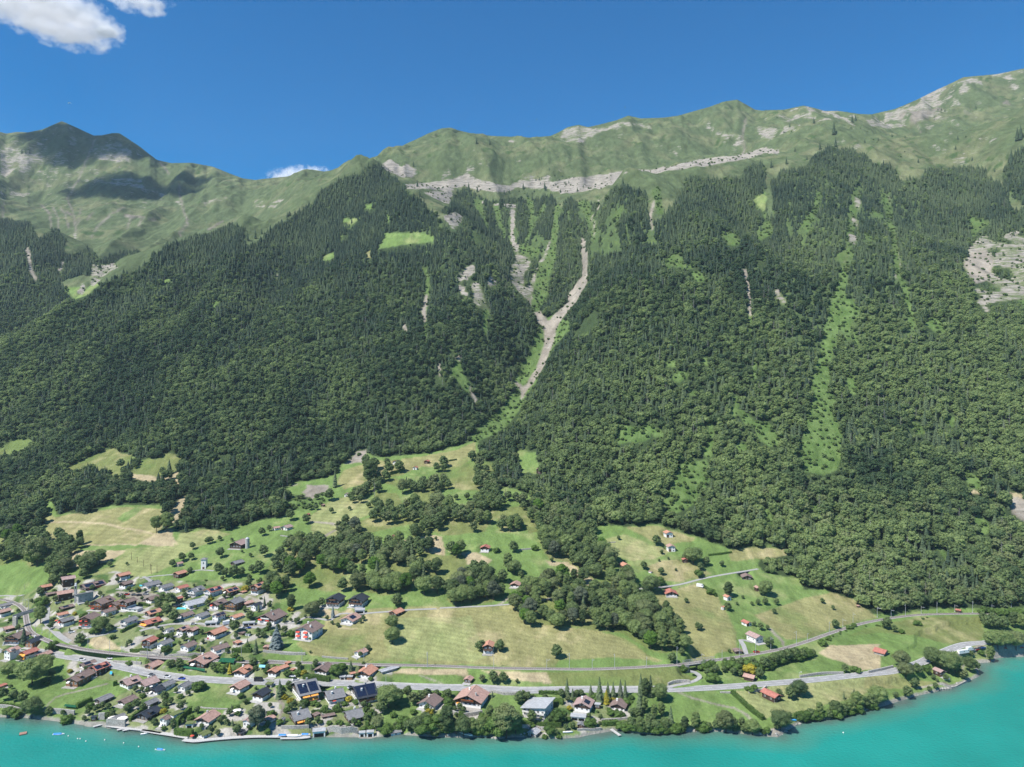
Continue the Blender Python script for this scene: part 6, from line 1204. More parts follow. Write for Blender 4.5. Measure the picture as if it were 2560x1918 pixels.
for a in [('D',375,518,'white',-8,'white car driving on the main road above the grey roofs'),('D',578,545,'blue',-8,'blue car driving below the salmon workshop, main road'),('D',1640,572,'black',-3,'black van on the main road before the white ground floor'),('D',160,495,'grey',-8,'dark car on the road behind the second pinkish-brown roof'),
 ('D',2110,510,'white',-3,'white car parked left of the long bright hedge, rear one'),('D',2150,560,'white',25,'white car parked left of the long bright hedge, front one'),('Fz',240,625,'black',0,'black car seen just above the long grey solar roof'),('Fz',970,665,'silver',60,'silver car between the two right long roofs'),
 ('A',1520,1370,'white',-8,'white car next to the solar-roofed house on the road'),('A',800,600,'silver',40,'silver car near the pink-red barn roof'),('A',990,1005,'white',10,'white van-like car at the gravel parking by the lane'),('A',90,1160,'silver',40,'silver car beside the tall black chalet'),('A',1130,1385,'white',0,'white car behind the brown house with solar strip'),('B',1500,345,'white',-8,'white car right of the two solar fields'),
 ('A',1690,490,'white',10,'leftmost white car in the hotel car park'),('A',1750,485,'red',10,'red car in the hotel car park'),('A',1850,490,'grey',10,'dark car in the middle of the hotel car park'),('A',1920,495,'black',10,'black car in the hotel car park'),('A',2010,480,'silver',10,'rightmost silver car in the hotel car park'),
 ('C',1450,950,'white',5,'white car by the garage row of the apartment chalet'),('C',1490,945,'blue',5,'blue car by the garage row of the apartment chalet'),('C',740,895,'white',20,'white car above the red-roofed house'),('C',1200,890,'white',30,'white van under the clean orange roof'),
 ('K',1340,1020,'white',20,'white camper at the left end of the lay-by'),('K',1400,1010,'white',20,'second white camper of the lay-by'),('K',1460,975,'white',20,'third light camper of the lay-by'),('K',1520,975,'silver',20,'silver car before the red one in the lay-by'),('K',1560,970,'red',20,'red car in the lay-by at the bay'),('K',1610,955,'black',20,'black car right of the red one in the lay-by'),('K',1640,945,'blue',20,'blue car at the right end of the lay-by'),
 ('N',1900,925,'white',-35,'white tarpaulined trailer below the upper lane'),('I',780,1005,'red',5,'red flat wagon beside the railway at the drive')]:
    car(*a, van=('camper' in a[5] or 'van ' in a[5] or 'trailer' in a[5]))
# ---- lamps along the road
for i, (reg, x, y, hp, lab) in enumerate([('Fz',1462,600,130,'street lamp at the end of the grey roadside wall'),('A',1885,1450,90,'street lamp by the white roadside wall'),('I',1370,1345,70,'street lamp above the right-hand road'),('C',100,1360,240,'tall pole at the left end of the pale retaining wall')]):
    g = at(reg, x, y); hh = px2m(reg, hp, g[1]); r = empty('street_lamp', g, 0); tag(r, lab, 'street lamp'); m = MB(); m.tube((0,0,-.5), (0,0,hh), .13, 6, .09); m.build('pole', M_METAL, r); m = MB(); m.tube((0,0,hh), (1.3,0,hh+.2), .07, 5); m.box(.9,-.2,hh+.12,1.8,.2,hh+.28); m.build('lamp_head', M_FRAME, r)
# ---- power poles in the hay field
for i, (x, y, hp) in enumerate([(1135,1205,60),(1185,1230,50),(1237,1265,60),(1305,1330,80),(1355,1320,75),(1297,1300,60)]):
    g = at('L', x, y); r = empty('power_pole', g, 0); tag(r, ['topmost thin wooden pole in the mown field','second thin wooden pole from the top of the field','third thin wooden pole in the mown field','lowest pole in the mown field above the path','thick braced pole at the right edge of the mown field','thin pole left of the braced one in the mown field'][i], 'pole')
    hh = px2m('L', hp, g[1]); m = MB(); m.tube((0,0,-.5), (0,0,hh), .18, 6, .12); m.build('pole', M_WOOD, r); m = MB(); m.box(-.9,-.08,hh*.9,.9,.08,hh*.9+.16); m.build('crossarm', M_WOOD, r)
# ---- shore: boardwalk, jetties, boats, buoys
M_PLANK = mat('grey_planks', (.47,.46,.44), .85, .15, .2, 1.5)
def wpt(reg, x, y, z=0): ox, oy, f = REG[reg]; return Vector(zpt(ox+x/f, oy+y/f, z))
def walk(reg, pts, w, label, side=1):
    l = smooth_line([tuple(wpt(reg, *p, 1.15)) for p in pts], 3.0); c = l[len(l)//2]; r = empty('boardwalk', c); tag(r, label, 'boardwalk'); l = l-c
    m = MB(); solid_ribbon(m, l, w/2, -.25, 0, w*.5*side); m.build('deck', M_PLANK, r); t = np.gradient(l[:,:2], axis=0); t /= np.linalg.norm(t, axis=1)[:,None]; n = np.stack([-t[:,1], t[:,0]], -1)
    for k in range(1, len(l)-1, 2): p = l[k,:2]+n[k]*.35; m = MB(); m.tube((p[0],p[1],-2.3), (p[0],p[1],-.25), .15, 6); m.build('post', M_WOOD, r)
walk('B', [(1450,1190),(1700,1225),(1950,1250),(2209,1290)], 4.5, 'left stretch of the long wooden boardwalk at the high white wall')
walk('D', [(0,1255),(200,1290),(400,1320),(640,1360)], 4.5, 'middle stretch of the boardwalk behind the white moored boat')
walk('D', [(575,1390),(740,1410),(1000,1385),(1300,1360),(1600,1345),(1900,1345),(2030,1345)], 3.0, 'right stretch of the boardwalk starting at its sharp corner')
walk('Fz', [(0,1365),(110,1365),(320,1360),(420,1345)], 3.5, 'short boardwalk carrying the blue covered boats')
def box_thing(name, label, cat, loc, yaw, dims, mt, z0=0, part=None):
    r = empty(name, loc, R(yaw)); tag(r, label, cat); m = MB(); m.box(-dims[0]/2,-dims[1]/2,z0,dims[0]/2,dims[1]/2,z0+dims[2]); m.build(part or 'deck', mt, r); return r
r = box_thing('swim_raft', 'square brown swimming raft alone at the far left of the lake', 'raft', wpt('B', 318, 1300), 30, (3.6,3.2,.5), mat('raft_wood', (.34,.20,.15), .85, .2, .2, 2), .1)
for s in (-1, 1): m = MB(); m.tube((-1.5,s*1,.0), (1.5,s*1,.0), .28, 8); m.build('float', M_METAL, r)
for i, (reg, x, y, yaw, L_, lab) in enumerate([('Hh',725,1265,-62,15,'white jetty jutting from the shore near the green screen'),('B',1390,1190,40,8,'small grey ramp jetty left of the boardwalk'),('B',1680,1250,30,5,'tiny swim platform under the boardwalk, left of two'),('B',1770,1255,30,6,'tiny swim platform under the boardwalk, right of two')]):
    r = box_thing('jetty', lab, 'jetty', wpt(reg, x, y), yaw, (L_,1.8,.25), M_PLANK, .7)
    for sx in (-.42, 0, .42):
        for sy in (-.7, .7): m = MB(); m.tube((sx*L_,sy,-2), (sx*L_,sy,.7), .1, 6); m.build('post', M_METAL, r)
def hull_mesh(L_, w, hgt, name='hull'):
    n = 9; v = []; fs = []
    for k in range(n):
        t = k/(n-1); x = -L_/2+L_*t; hwd = w/2*min(1, .72+.5*t)*(1-max(0, (t-.45)/.55)**2.2); s = hgt*(1+.25*t*t)
        v += [(x,-hwd,s),(x,-hwd*.72,.0),(x,0,-.18*(1-t*.6)),(x,hwd*.72,.0),(x,hwd,s)]
    for k in range(n-1):
        for j in range(4): a = 5*k+j; fs.append((a, a+5, a+6, a+1))
    fs.append((0,1,2,3,4)); 
    for k in range(n-1): a = 5*k; fs.append((a, a+4, a+9, a+5))
    return mesh_np(name, v, fs)
M_BLUEC = mat('blue_cover', (.04,.22,.62), .7); M_BOAT = mat('boat_gelcoat', (.80,.80,.78), .3, .5); M_LB = mat('canoe_blue', (.05,.40,.80), .4)
for reg, x, y, z, yaw, L_, w, hm, cov, lab in [('B',812,1310,0,5,6.5,2.3,M_BOAT,M_BLUEC,'moored boat under a blue cover on the open lake'),('D',290,1525,0,-10,5,2,M_BOAT,M_BLUEC,'orange-sided dinghy with a blue cover right of the buoys'),('B',2000,1300,0,25,4.5,1.7,M_BOAT,None,'empty white boat lying against the boardwalk'),
  ('D',1975,1325,1.3,0,6,2.2,M_BOAT,M_BLUEC,'blue-covered boat left end of the short boardwalk'),('Fz',50,1325,1.4,0,5.5,2.1,M_BOAT,M_BLUEC,'blue-covered boat between the white covers'),('Fz',358,1315,1.4,0,5.5,2.1,M_BOAT,M_BLUEC,'blue-covered boat right of the white covers'),('Fz',200,1330,1.4,0,8,2.6,M_BOAT,mat('white_cover',(.7,.69,.67),.8),'white covered motor boat on the short boardwalk'),
  ('Fz',2040,1275,None,0,7,1.8,M_BOAT,M_BLUEC,'white and blue rowing boat on the grass shore'),('G',640,1310,None,-30,8.5,2.7,M_BOAT,None,'white motor boat pulled onto the pale beach'),('Hh',110,1285,None,5,6,1.5,M_BOAT,None,'upturned white dinghy beside the red maple'),('J',1000,1115,None,-15,4.6,1.1,M_LB,None,'bright blue canoe on the stones of the right shore'),('Hh',420,1210,None,10,4,1.6,M_BOAT,M_BLUEC,'little boat with blue cover near the grey-roofed boathouse')]:
    g = wpt(reg, x, y, z) if z is not None else at(reg, x, y)+Vector((0,0,.3)); r = empty('boat', g, R(yaw)); tag(r, lab, 'boat'); link('hull', hull_mesh(L_, w, .55), hm, r)
    if cov:
        m = MB(); m.slab((-L_*.42,-w*.42,.62), (L_*.25,-w*.4,.66), (L_*.25,0,1.15), (-L_*.42,0,1.2), .05); m.slab((-L_*.42,0,1.2), (L_*.25,0,1.15), (L_*.25,w*.4,.66), (-L_*.42,w*.42,.62), .05); m.build('cover', cov, r)
    else: m = MB(); m.box(-L_*.25,-w*.32,.5,-L_*.18,w*.32,.62); m.box(L_*.05,-w*.3,.5,L_*.12,w*.3,.62); m.build('bench', M_PLANK, r)
m = MB(); m.slab((-.6,-1.1,1.0),(1.2,-1.1,1.0),(.9,1.1,1.6),(-.5,1.1,1.6),.08)
BV, BF = ICO1; bme = mesh_np('buoy', BV*.42+np.array([0,0,.22]), BF, smooth=True); bme.materials.append(mat('buoy_plastic', (.82,.78,.70), .4)); ring = MB(); ring.tube((0,0,.55),(0,0,.75),.06,6); rme = ring.mesh('eyelet'); rme.materials.append(M_METAL)
for i, (reg, x, y, lab) in enumerate([('B',738,1308,'buoy touching the blue-covered boat'),('B',944,1330,'cream buoy right of the blue-covered boat'),('B',1073,1368,'cream buoy, left one of a close pair'),('B',1107,1370,'cream buoy, right one of a close pair'),('B',1187,1403,'large cream buoy below the close pair'),('B',1446,1385,'cream buoy alone under the little grey shed'),('B',1707,1427,'cream buoy off the two swim platforms'),('B',1915,1478,'cream buoy second left of the orange dinghy'),('D',215,1518,'cream buoy next to the orange dinghy'),('J',1702,1285,'tiny white buoy alone off the right shore')]):
    r = empty('buoy', wpt(reg, x, y)); tag(r, lab, 'buoy', 'mooring buoys on the lake'); link('float', bme, parent=r); link('eyelet', rme, parent=r)
# ---- garden furniture and small things
def parasol(reg, x, y, c, lab, rr=1.6):
    g = at(reg, x, y); r = empty('parasol', g); tag(r, lab, 'parasol'); m = MB(); m.tube((0,0,0), (0,0,2.3), .05, 5); m.build('pole', M_METAL, r); m = MB(); m.tube((0,0,2.0), (0,0,2.6), rr, 8, .05); m.build('canopy', c, r)
PR = [('A',1310,680,M_AW['r'],'red parasol left on the hotel terrace',2.6),('A',1400,690,M_AW['r'],'red parasol in the middle of the hotel terrace',2.6),('A',1460,670,M_AW['r'],'red parasol right on the hotel terrace',2.6),('A',1550,640,M_AW['r'],'red parasol under the middle hotel gable',1.8),('A',785,870,M_AW['r'],'red parasol left of the patched grey roof',1.5),
 ('B',1560,1120,M_AW['a'],'large white sunshade on the white terrace, left',3),('B',1690,1125,M_AW['a'],'large white sunshade on the white terrace, right',3),('G',530,915,M_AW['y'],'orange parasol left on the inn terrace',1.5),('G',740,915,M_AW['y'],'orange parasol right on the inn terrace',1.5),('D',1340,1015,M_AW['a'],'white square sunshade above the willow house',2.6),('D',720,1370,M_AW['r'],'red parasol at the boardwalk corner',1.2),('K',1955,980,M_AW['r'],'red spot of a beach parasol on the right shore',1.2),('K',2180,970,M_AW['r'],'red beach parasol at the right frame edge',1.4)]
for p in PR: parasol(p[0], p[1], p[2], p[3], p[4], p[5])
M_NET = mat('green_net', (.018,.105,.05), .8, .1, .4, 1.5); M_POOL = mat('pool_water', (.10,.55,.62), .1, .5)
def patch(reg, pts, hh, name, label, cat, mt, part, posts=True):
    w = [at(reg, *p) for p in pts]; c = sum(w, Vector())/len(w); r = empty(name, c); tag(r, label, cat); zz = max(gz(p[0], p[1]) for p in w)-c[2] if False else 0
    q = [(p[0]-c[0], p[1]-c[1], float(gz(p[0], p[1]))-c[2]+hh) for p in w]; m = MB(); m.slab(*q, .1 if posts else .5); m.build(part, mt, r)
    if posts:
        for x, y, z in q: m = MB(); m.tube((x,y,z-hh-.3), (x,y,z), .06, 5); m.build('post', M_METAL, r)
patch('C', [(500,1520),(895,1580),(895,1545),(560,1500)], 2.2, 'berry_net', 'dark green net over the berries beside the main road', 'net', M_NET, 'net')
patch('C', [(1075,1450),(1290,1465),(1320,1400),(1120,1395)], 2.2, 'berry_net', 'dark green net on the slope right of the low salmon roof', 'net', M_NET, 'net')
patch('D', [(1640,430),(1750,435),(1755,400),(1650,395)], 2.6, 'canopy', 'turquoise awning roof beside the small orange gable', 'canopy', mat('turquoise_cloth', (.22,.55,.68), .7), 'cloth')
patch('C', [(500,682),(630,685),(640,662),(520,660)], .25, 'pool', 'turquoise pool in front of the broad pale roof', 'pool', M_POOL, 'water', False)
patch('A', [(1925,365),(1995,368),(1990,342),(1930,345)], .25, 'pool', 'light blue pool at the upper village edge', 'pool', M_POOL, 'water', False)
patch('B', [(1515,505),(1545,505),(1550,470),(1520,468)], 1.6, 'canopy', 'small bright blue sail beside the solar-roofed house', 'canopy', M_LB, 'cloth')
patch('B', [(880,945),(1050,965),(1060,935),(900,915)], 1.4, 'berry_net', 'thin green net on the lake wall in the meadow', 'net', M_NET, 'net')
g = at('C', 925, 1185); r = empty('flagpole', g); tag(r, 'flagpole with a red and white flag by the grey-blue house', 'flagpole'); m = MB(); m.tube((0,0,0), (0,0,6), .05, 5); m.build('pole', M_METAL, r); m = MB(); m.box(.05,-.02,4.6,1.4,.02,5.9); fl = m.build('flag', mat('flag_red', (.6,.03,.04), .8), r)
m = MB(); m.box(.62,-.03,4.85,.84,.03,5.65); m.box(.35,-.03,5.14,1.1,.03,5.36); m.build('cross', M_FRAME, fl)
# boulders on the beaches
RKM = []
for k in range(4):
    v, f = ICO1; rg = np.random.default_rng(k); me = mesh_np('boulder', v*(1+rg.normal(0,.16,(len(v),1)))*np.array([1,.8,.6]), f); me.materials.append(M_STONE); RKM.append(me)
BL = {'Z1':('J',[(560,1300),(700,1240),(820,1330),(900,1260),(1020,1170),(1120,1150)],'pale boulders on the right shore point'), 'Z2':('K',[(1000,1530),(1100,1500),(1200,1490),(1400,1410),(1560,1330),(760,1580),(1600,1120)],'pale boulders along the bay shore'), 'Z3':('G',[(370,1320),(450,1240),(950,1340),(1050,1360),(1330,1320),(1430,1290)],'boulders at the water near the boathouse')}
NTH = ['leftmost','second from the left','third from the left','fourth from the left','fifth from the left','sixth from the left','seventh from the left','seventh from the right','sixth from the right','fifth from the right','fourth from the right','third from the right','second from the right','rightmost']
for key, (reg, pts, grp) in BL.items():
    BS = []
    for k in range(14):
        i = k % (len(pts)-1); t = rnd.random(); x = pts[i][0]*(1-t)+pts[i+1][0]*t+rnd.uniform(-18,18); y = pts[i][1]*(1-t)+pts[i+1][1]*t+rnd.uniform(-8,8); g = at(reg, x, y); s = rnd.uniform(.5, 1.5)
        o = link('boulder', RKM[k % 4]); o.location = (g[0], g[1], g[2]+s*.1); o.scale = (s,s,s); o.rotation_euler = (0,0,rnd.uniform(0,6)); BS.append((g[0]/g[1], o))
    for k, (_, o) in enumerate(sorted(BS, key=lambda q: q[0])): tag(o, grp.replace('boulders', 'boulder')+', '+NTH[k], 'boulder', grp)
# paraglider
r = empty('paraglider', (-(1280-174)/F*2300, 2300, H+(959-262)/F*2300)); tag(r, 'tiny pale paraglider in the sky above the left peak', 'paraglider'); m = MB()
for k in range(8):
    a0, a1 = R(-60+15*k), R(-60+15*(k+1)); m.slab((6*math.sin(a0),-1.4,7*math.cos(a0)), (6*math.sin(a1),-1.4,7*math.cos(a1)), (6*math.sin(a1),1.4,7*math.cos(a1)), (6*math.sin(a0),1.4,7*math.cos(a0)), .3)
m.build('wing', M_FRAME, r); m = MB(); m.tube((0,0,-.9),(0,0,.7),.35,6,.22); m.build('harness', M_DARK, r); m = MB(); m.tube((0,0,.6),(-4.6,0,4.2),.04,4); m.tube((0,0,.6),(4.6,0,4.2),.04,4); m.build('line', M_DARK, r)
# ------------------------------------------------------------ single trees: region, foot x, foot y, height (region pixels), kind
TR = {'A':[(1105,1190,195,'leaf3'),(1385,1010,260,'leaf3'),(1510,1010,150,'leafb'),(330,1150,235,'spruce'),(560,880,270,'leaf'),(550,500,140,'leaf'),(800,330,270,'leaf2'),(740,345,150,'leaf'),(1150,262,160,'leaf'),(760,592,110,'oliveb'),(1380,500,85,'leafb'),(700,960,120,'leaf'),(745,1240,110,'bush'),(960,980,65,'spruce'),(630,1250,65,'spruce'),(850,760,90,'leaf'),(1520,800,80,'leaf'),(1330,1010,70,'bush'),(1260,1015,40,'bush'),(250,730,70,'leaf'),(1200,640,90,'leaf'),(1270,420,90,'red'),(580,640,120,'bush'),(1160,70,.1,'x'),(1450,640,40,'bush'),(720,880,100,'leaf'),(1550,1090,50,'bush'),(1780,440,90,'leaf'),(1890,450,80,'leaf'),(2000,450,70,'leaf'),(2160,600,110,'leaf'),(1960,560,70,'leaf')],
 'B':[(120,520,220,'leaf3'),(440,630,400,'leaf3'),(590,470,290,'leaf3'),(710,530,130,'leaf2'),(40,840,210,'leaf'),(190,850,180,'leaf2'),(320,875,190,'leaf3'),(440,1075,310,'leaf3'),(675,1040,135,'leaf'),(870,1045,95,'leaf'),(110,1025,85,'bush'),(215,1065,110,'bush'),(930,1155,110,'bush'),(640,620,80,'bush'),(150,680,80,'slimleaf'),(1410,960,120,'leaf'),(1320,1000,110,'leaf'),(1480,1090,110,'slimleaf'),(1550,1060,110,'leaf'),(1760,1010,140,'leaf'),(1880,960,160,'leaf'),(1870,720,110,'palm'),(1960,720,90,'leaf'),(1210,1040,110,'leaf'),(1160,1120,90,'leaf'),(1250,950,80,'bush'),(2140,1180,120,'leaf'),(1500,960,110,'leaf'),(1200,960,80,'leaf')],
 'C':[(420,640,210,'leaf2'),(310,562,115,'red'),(470,860,190,'leaf'),(380,790,200,'leaf'),(250,700,160,'leaf'),(1310,1012,210,'leaf3'),(1515,832,150,'leaf'),(1885,1222,330,'blue'),(1600,1292,200,'spruce'),(1990,1015,120,'olive'),(2090,690,240,'leaf2'),(1090,202,175,'leaf'),(1290,250,200,'leaf3'),(1180,240,150,'leaf'),(1400,230,150,'leaf'),(1640,190,200,'leaf3'),(1540,180,130,'leaf'),(1510,285,100,'leaf3'),(1500,372,130,'leaf'),(690,192,105,'leaf'),(450,100,110,'leaf'),(1880,525,260,'leafb'),(620,545,115,'leaf'),(2080,1050,72,'bush'),(1130,1545,75,'bush'),(1075,1530,70,'bush'),(1240,1565,155,'goldc'),(540,1500,160,'leaf'),(450,1470,110,'leaf'),(750,1425,130,'leaf'),(1560,1485,155,'leaf'),(1010,1535,135,'leaf'),(2080,705,55,'gold'),(1450,425,65,'gold'),(930,640,110,'slimleaf'),(1120,690,90,'leaf'),(900,720,80,'leaf'),(760,680,70,'leaf'),(230,940,90,'leaf'),(300,990,80,'leaf'),(390,1070,70,'leaf'),(600,1120,90,'leaf'),(720,1120,80,'leaf'),(870,1160,80,'leaf'),(1720,640,140,'fir'),(1640,720,120,'fir'),(1700,1080,110,'leaf'),(1780,960,120,'oliveb'),(2000,860,80,'leaf'),(1140,880,70,'leaf'),(1500,1040,50,'bush'),(1320,1090,90,'leaf'),(360,1270,80,'bush'),(1380,1400,60,'bush'),(1700,1440,70,'bush'),(2030,1590,65,'bush'),(2180,1590,70,'bush'),(660,1000,90,'leaf'),(850,1030,90,'leaf'),(950,1060,60,'leaf'),(820,1000,60,'leaf'),(1450,690,70,'leaf'),(2150,880,90,'leaf'),(1230,520,70,'slimleaf'),(970,560,90,'leaf')],
 'D':[(340,842,155,'leaf3'),(560,975,145,'grey'),(650,1015,85,'redb'),(790,1015,115,'leaf'),(1620,1235,360,'grey'),(1110,1165,130,'leaf'),(1200,1180,110,'leaf'),(1340,1310,165,'leaf'),(1930,805,265,'spruce'),(2060,700,150,'leaf'),(440,1225,75,'redb'),(1760,1300,65,'bush'),(560,800,50,'bush'),(970,1270,100,'leaf'),(850,1230,90,'leaf'),(1070,1330,110,'olive'),(1500,1240,80,'leaf'),(1230,1050,120,'leafb'),(1450,890,90,'leaf'),(1600,690,60,'leaf'),(1850,900,.1,'x'),(1150,1080,60,'leaf'),(700,1110,70,'bush'),(2030,1000,60,'bush'),(180,1180,90,'leaf'),(330,1240,50,'bush'),(100,740,100,'palm'),(1390,800,60,'bush'),(820,690,110,'bush'),(2080,880,70,'gold'),(1760,790,.1,'x')],
 'E':[(440,795,240,'oliveb'),(500,700,160,'leaf2'),(730,800,195,'bluec'),(570,645,140,'leaf'),(150,695,240,'leaf2'),(650,835,85,'leaf'),(720,895,70,'leaf'),(800,935,85,'leaf'),(1150,845,90,'leaf'),(1110,875,70,'leaf'),(1620,655,190,'leaf'),(1550,1155,250,'leaf3'),(1545,960,220,'leaf3'),(1210,1270,115,'leaf2'),(1110,1345,95,'grey'),(980,1520,140,'spruce'),(250,1515,130,'leaf'),(490,1470,115,'leaf'),(420,1290,50,'leaf'),(1150,1460,70,'leaf'),(60,880,70,'leaf'),(350,800,60,'leaf'),(150,860,70,'leaf'),(250,860,80,'leaf'),(420,1100,45,'bush'),(70,1010,110,'oliveb'),(330,1590,65,'goldb'),(180,1620,.1,'x'),(780,1580,120,'bush'),(860,1500,70,'bush'),(1070,1620,90,'leaf'),(100,1600,60,'bush'),(1790,1395,.1,'x')],
 'Fz':[(1500,935,340,'leaf3'),(1400,1025,200,'leaf3'),(1640,860,200,'leaf'),(1830,900,200,'olive'),(1760,790,180,'leafb'),(1930,860,170,'leaf'),(2060,780,110,'leaf'),(2160,790,120,'leaf'),(1340,1245,215,'oliveb'),(950,845,65,'gold'),(950,1220,85,'leaf'),(1200,1150,150,'leaf'),(1240,1060,110,'leaf'),(1600,1250,130,'leaf'),(1780,1270,200,'leaf'),(1450,1290,110,'bush'),(1900,1270,240,'leaf3'),(2150,1345,200,'leaf'),(2050,1200,200,'leaf'),(1980,1150,140,'olive'),(520,1150,110,'leaf'),(470,1180,60,'leaf'),(200,900,90,'leaf'),(350,900,80,'bush'),(620,980,70,'bush'),(780,960,60,'bush'),(1060,880,60,'bush'),(1560,1060,60,'bush'),(1620,940,40,'bush'),(60,1000,60,'leaf'),(1840,1020,60,'bush'),(1700,1180,110,'bush'),(60,820,60,'gold'),(820,1170,60,'bush'),(1150,1260,60,'bush')],
 'G':[(370,1325,450,'leaf2'),(600,1325,290,'leaf3'),(500,1300,220,'leaf'),(720,1310,260,'leaf'),(850,1320,280,'leaf'),(1190,1370,530,'olive'),(960,1200,330,'leaf2'),(1060,1350,400,'leaf2'),(1320,1290,300,'leaf'),(400,895,90,'bush'),(90,800,150,'leaf'),(230,800,130,'leaf'),(390,800,140,'leaf'),(1370,890,200,'leaf'),(1480,865,170,'leaf'),(1560,845,110,'leaf'),(1540,1145,190,'leaf2'),(1730,840,110,'leafb'),(1000,795,95,'spruce'),(1880,255,200,'leaf'),(825,165,175,'leaf'),(1105,165,170,'leaf'),(1010,605,195,'leaf3'),(1150,605,180,'leaf3'),(855,585,120,'olive'),(1340,600,75,'olive'),(480,990,95,'slimleaf'),(2030,775,260,'fir'),(2110,810,150,'fir'),(1950,790,130,'leaf'),(1880,1315,100,'redb'),(2010,1255,105,'redb'),(1790,1290,100,'bush'),(1720,1372,60,'bush'),(1920,1360,50,'bush'),(2040,860,110,'oliveb'),(1900,1130,150,'bush'),(1670,1110,60,'redb'),(1790,1140,110,'leaf'),(180,1250,190,'bush'),(60,1280,200,'bush'),(300,1150,110,'bush'),(1220,.1,.1,'x'),(50,1140,160,'leaf'),(200,1120,90,'leaf'),(1040,1290,200,'bush'),(1430,800,120,'leaf')],
 'Hh':[(175,1232,115,'redb'),(80,1250,100,'redb'),(545,860,355,'fir'),(425,800,200,'fir'),(660,800,235,'fir'),(735,815,245,'fir'),(640,875,200,'goldc'),(835,810,270,'firg'),(900,812,260,'fir'),(1115,770,310,'fir'),(1180,800,300,'leaf2'),(1250,780,295,'fir'),(1380,850,270,'leaf3'),(1100,1015,350,'fir'),(1160,1010,260,'leaf2'),(1300,1100,240,'leaf2'),(890,1240,135,'leaf'),(1000,1250,210,'leaf'),(1100,1260,220,'leaf'),(1210,1300,200,'leafb'),(1330,1285,210,'leaf'),(1450,1275,230,'leaf'),(1530,1230,320,'fir'),(1590,1285,110,'bush'),(1720,1272,240,'leaf2'),(1870,1258,300,'leaf2'),(2050,1258,140,'leaf'),(2160,1252,160,'leaf'),(1400,1060,230,'leaf2'),(1240,1200,200,'leaf'),(420,1200,110,'bush'),(560,1100,90,'leaf'),(550,1170,60,'leaf'),(1550,325,170,'leafb'),(1680,215,120,'leaf'),(1710,440,90,'bush'),(400,1085,95,'redb'),(1000,1070,150,'leaf'),(1060,1080,160,'leaf'),(290,780,110,'leaf'),(230,790,120,'grey'),(170,790,120,'fir'),(870,1060,50,'bush'),(930,900,90,'bush'),(520,1000,35,'rust'),(270,1110,45,'bush'),(120,1120,55,'bush'),(800,1060,50,'bush'),(480,830,70,'bush'),(2000,380,120,'leaf'),(2080,430,130,'bush'),(1900,400,90,'leaf'),(2150,480,160,'leaf')],
 'I':[(390,255,255,'leaf2'),(385,430,140,'leaf'),(910,218,230,'leaf3'),(850,215,100,'leaf'),(800,348,95,'leaf'),(715,352,65,'leaf'),(900,345,115,'leaf'),(1060,350,105,'leaf3'),(590,260,60,'leaf'),(1025,470,90,'leaf'),(1690,325,85,'grey'),(1835,412,72,'leaf'),(1870,675,145,'leaf'),(960,945,180,'leaf3'),(930,690,80,'leaf'),(835,695,115,'leaf'),(750,640,80,'leaf'),(510,348,55,'grey'),(405,1005,65,'leaf'),(450,1200,150,'leaf'),(350,1190,120,'leaf'),(560,1225,170,'leaf'),(740,1225,170,'leaf'),(900,1245,210,'leaf'),(1020,1190,210,'leaf'),(1120,1150,200,'leaf'),(1210,1135,215,'leaf3'),(1310,1110,200,'leaf'),(1420,1105,170,'leaf'),(1560,1055,110,'leaf'),(1500,1080,130,'leaf'),(820,1365,170,'leaf'),(680,1280,110,'gold'),(560,1340,120,'leaf'),(460,1320,130,'leaf'),(640,1200,140,'leaf'),(100,1330,120,'leaf'),(180,1400,100,'bush'),(30,1240,100,'bush'),(1370,1605,240,'leaf3'),(1240,1650,190,'leaf'),(1090,1610,120,'leaf'),(700,1545,65,'bush'),(2000,1285,135,'leaf2'),(2150,1275,75,'bush'),(1690,910,80,'bush'),(10,690,100,'leaf'),(150,200,80,'bush'),(1930,750,30,'bush'),(1830,780,30,'bush'),(330,1280,100,'leaf'),(2180,170,.1,'x')],
 'J':[(80,1292,350,'olive'),(180,1260,220,'leaf'),(300,1190,135,'leaf'),(450,1312,235,'leaf3'),(340,1290,150,'leaf'),(840,1240,290,'leaf3'),(955,1100,120,'leaf'),(780,1245,110,'leafb'),(1110,1115,110,'oliveb'),(1250,1125,195,'leaf3'),(1375,1095,265,'leaf2'),(1500,1100,150,'leaf'),(1600,1062,250,'leaf'),(1700,1055,200,'leaf'),(1800,1020,220,'leaf'),(1710,820,120,'fir'),(1850,905,240,'fir'),(1900,950,260,'leaf'),(2000,955,200,'leaf'),(2100,940,210,'leaf'),(2180,900,280,'leaf3'),(650,1280,70,'bush'),(600,1300,60,'bush'),(380,690,50,'bush'),(470,680,60,'bush')],
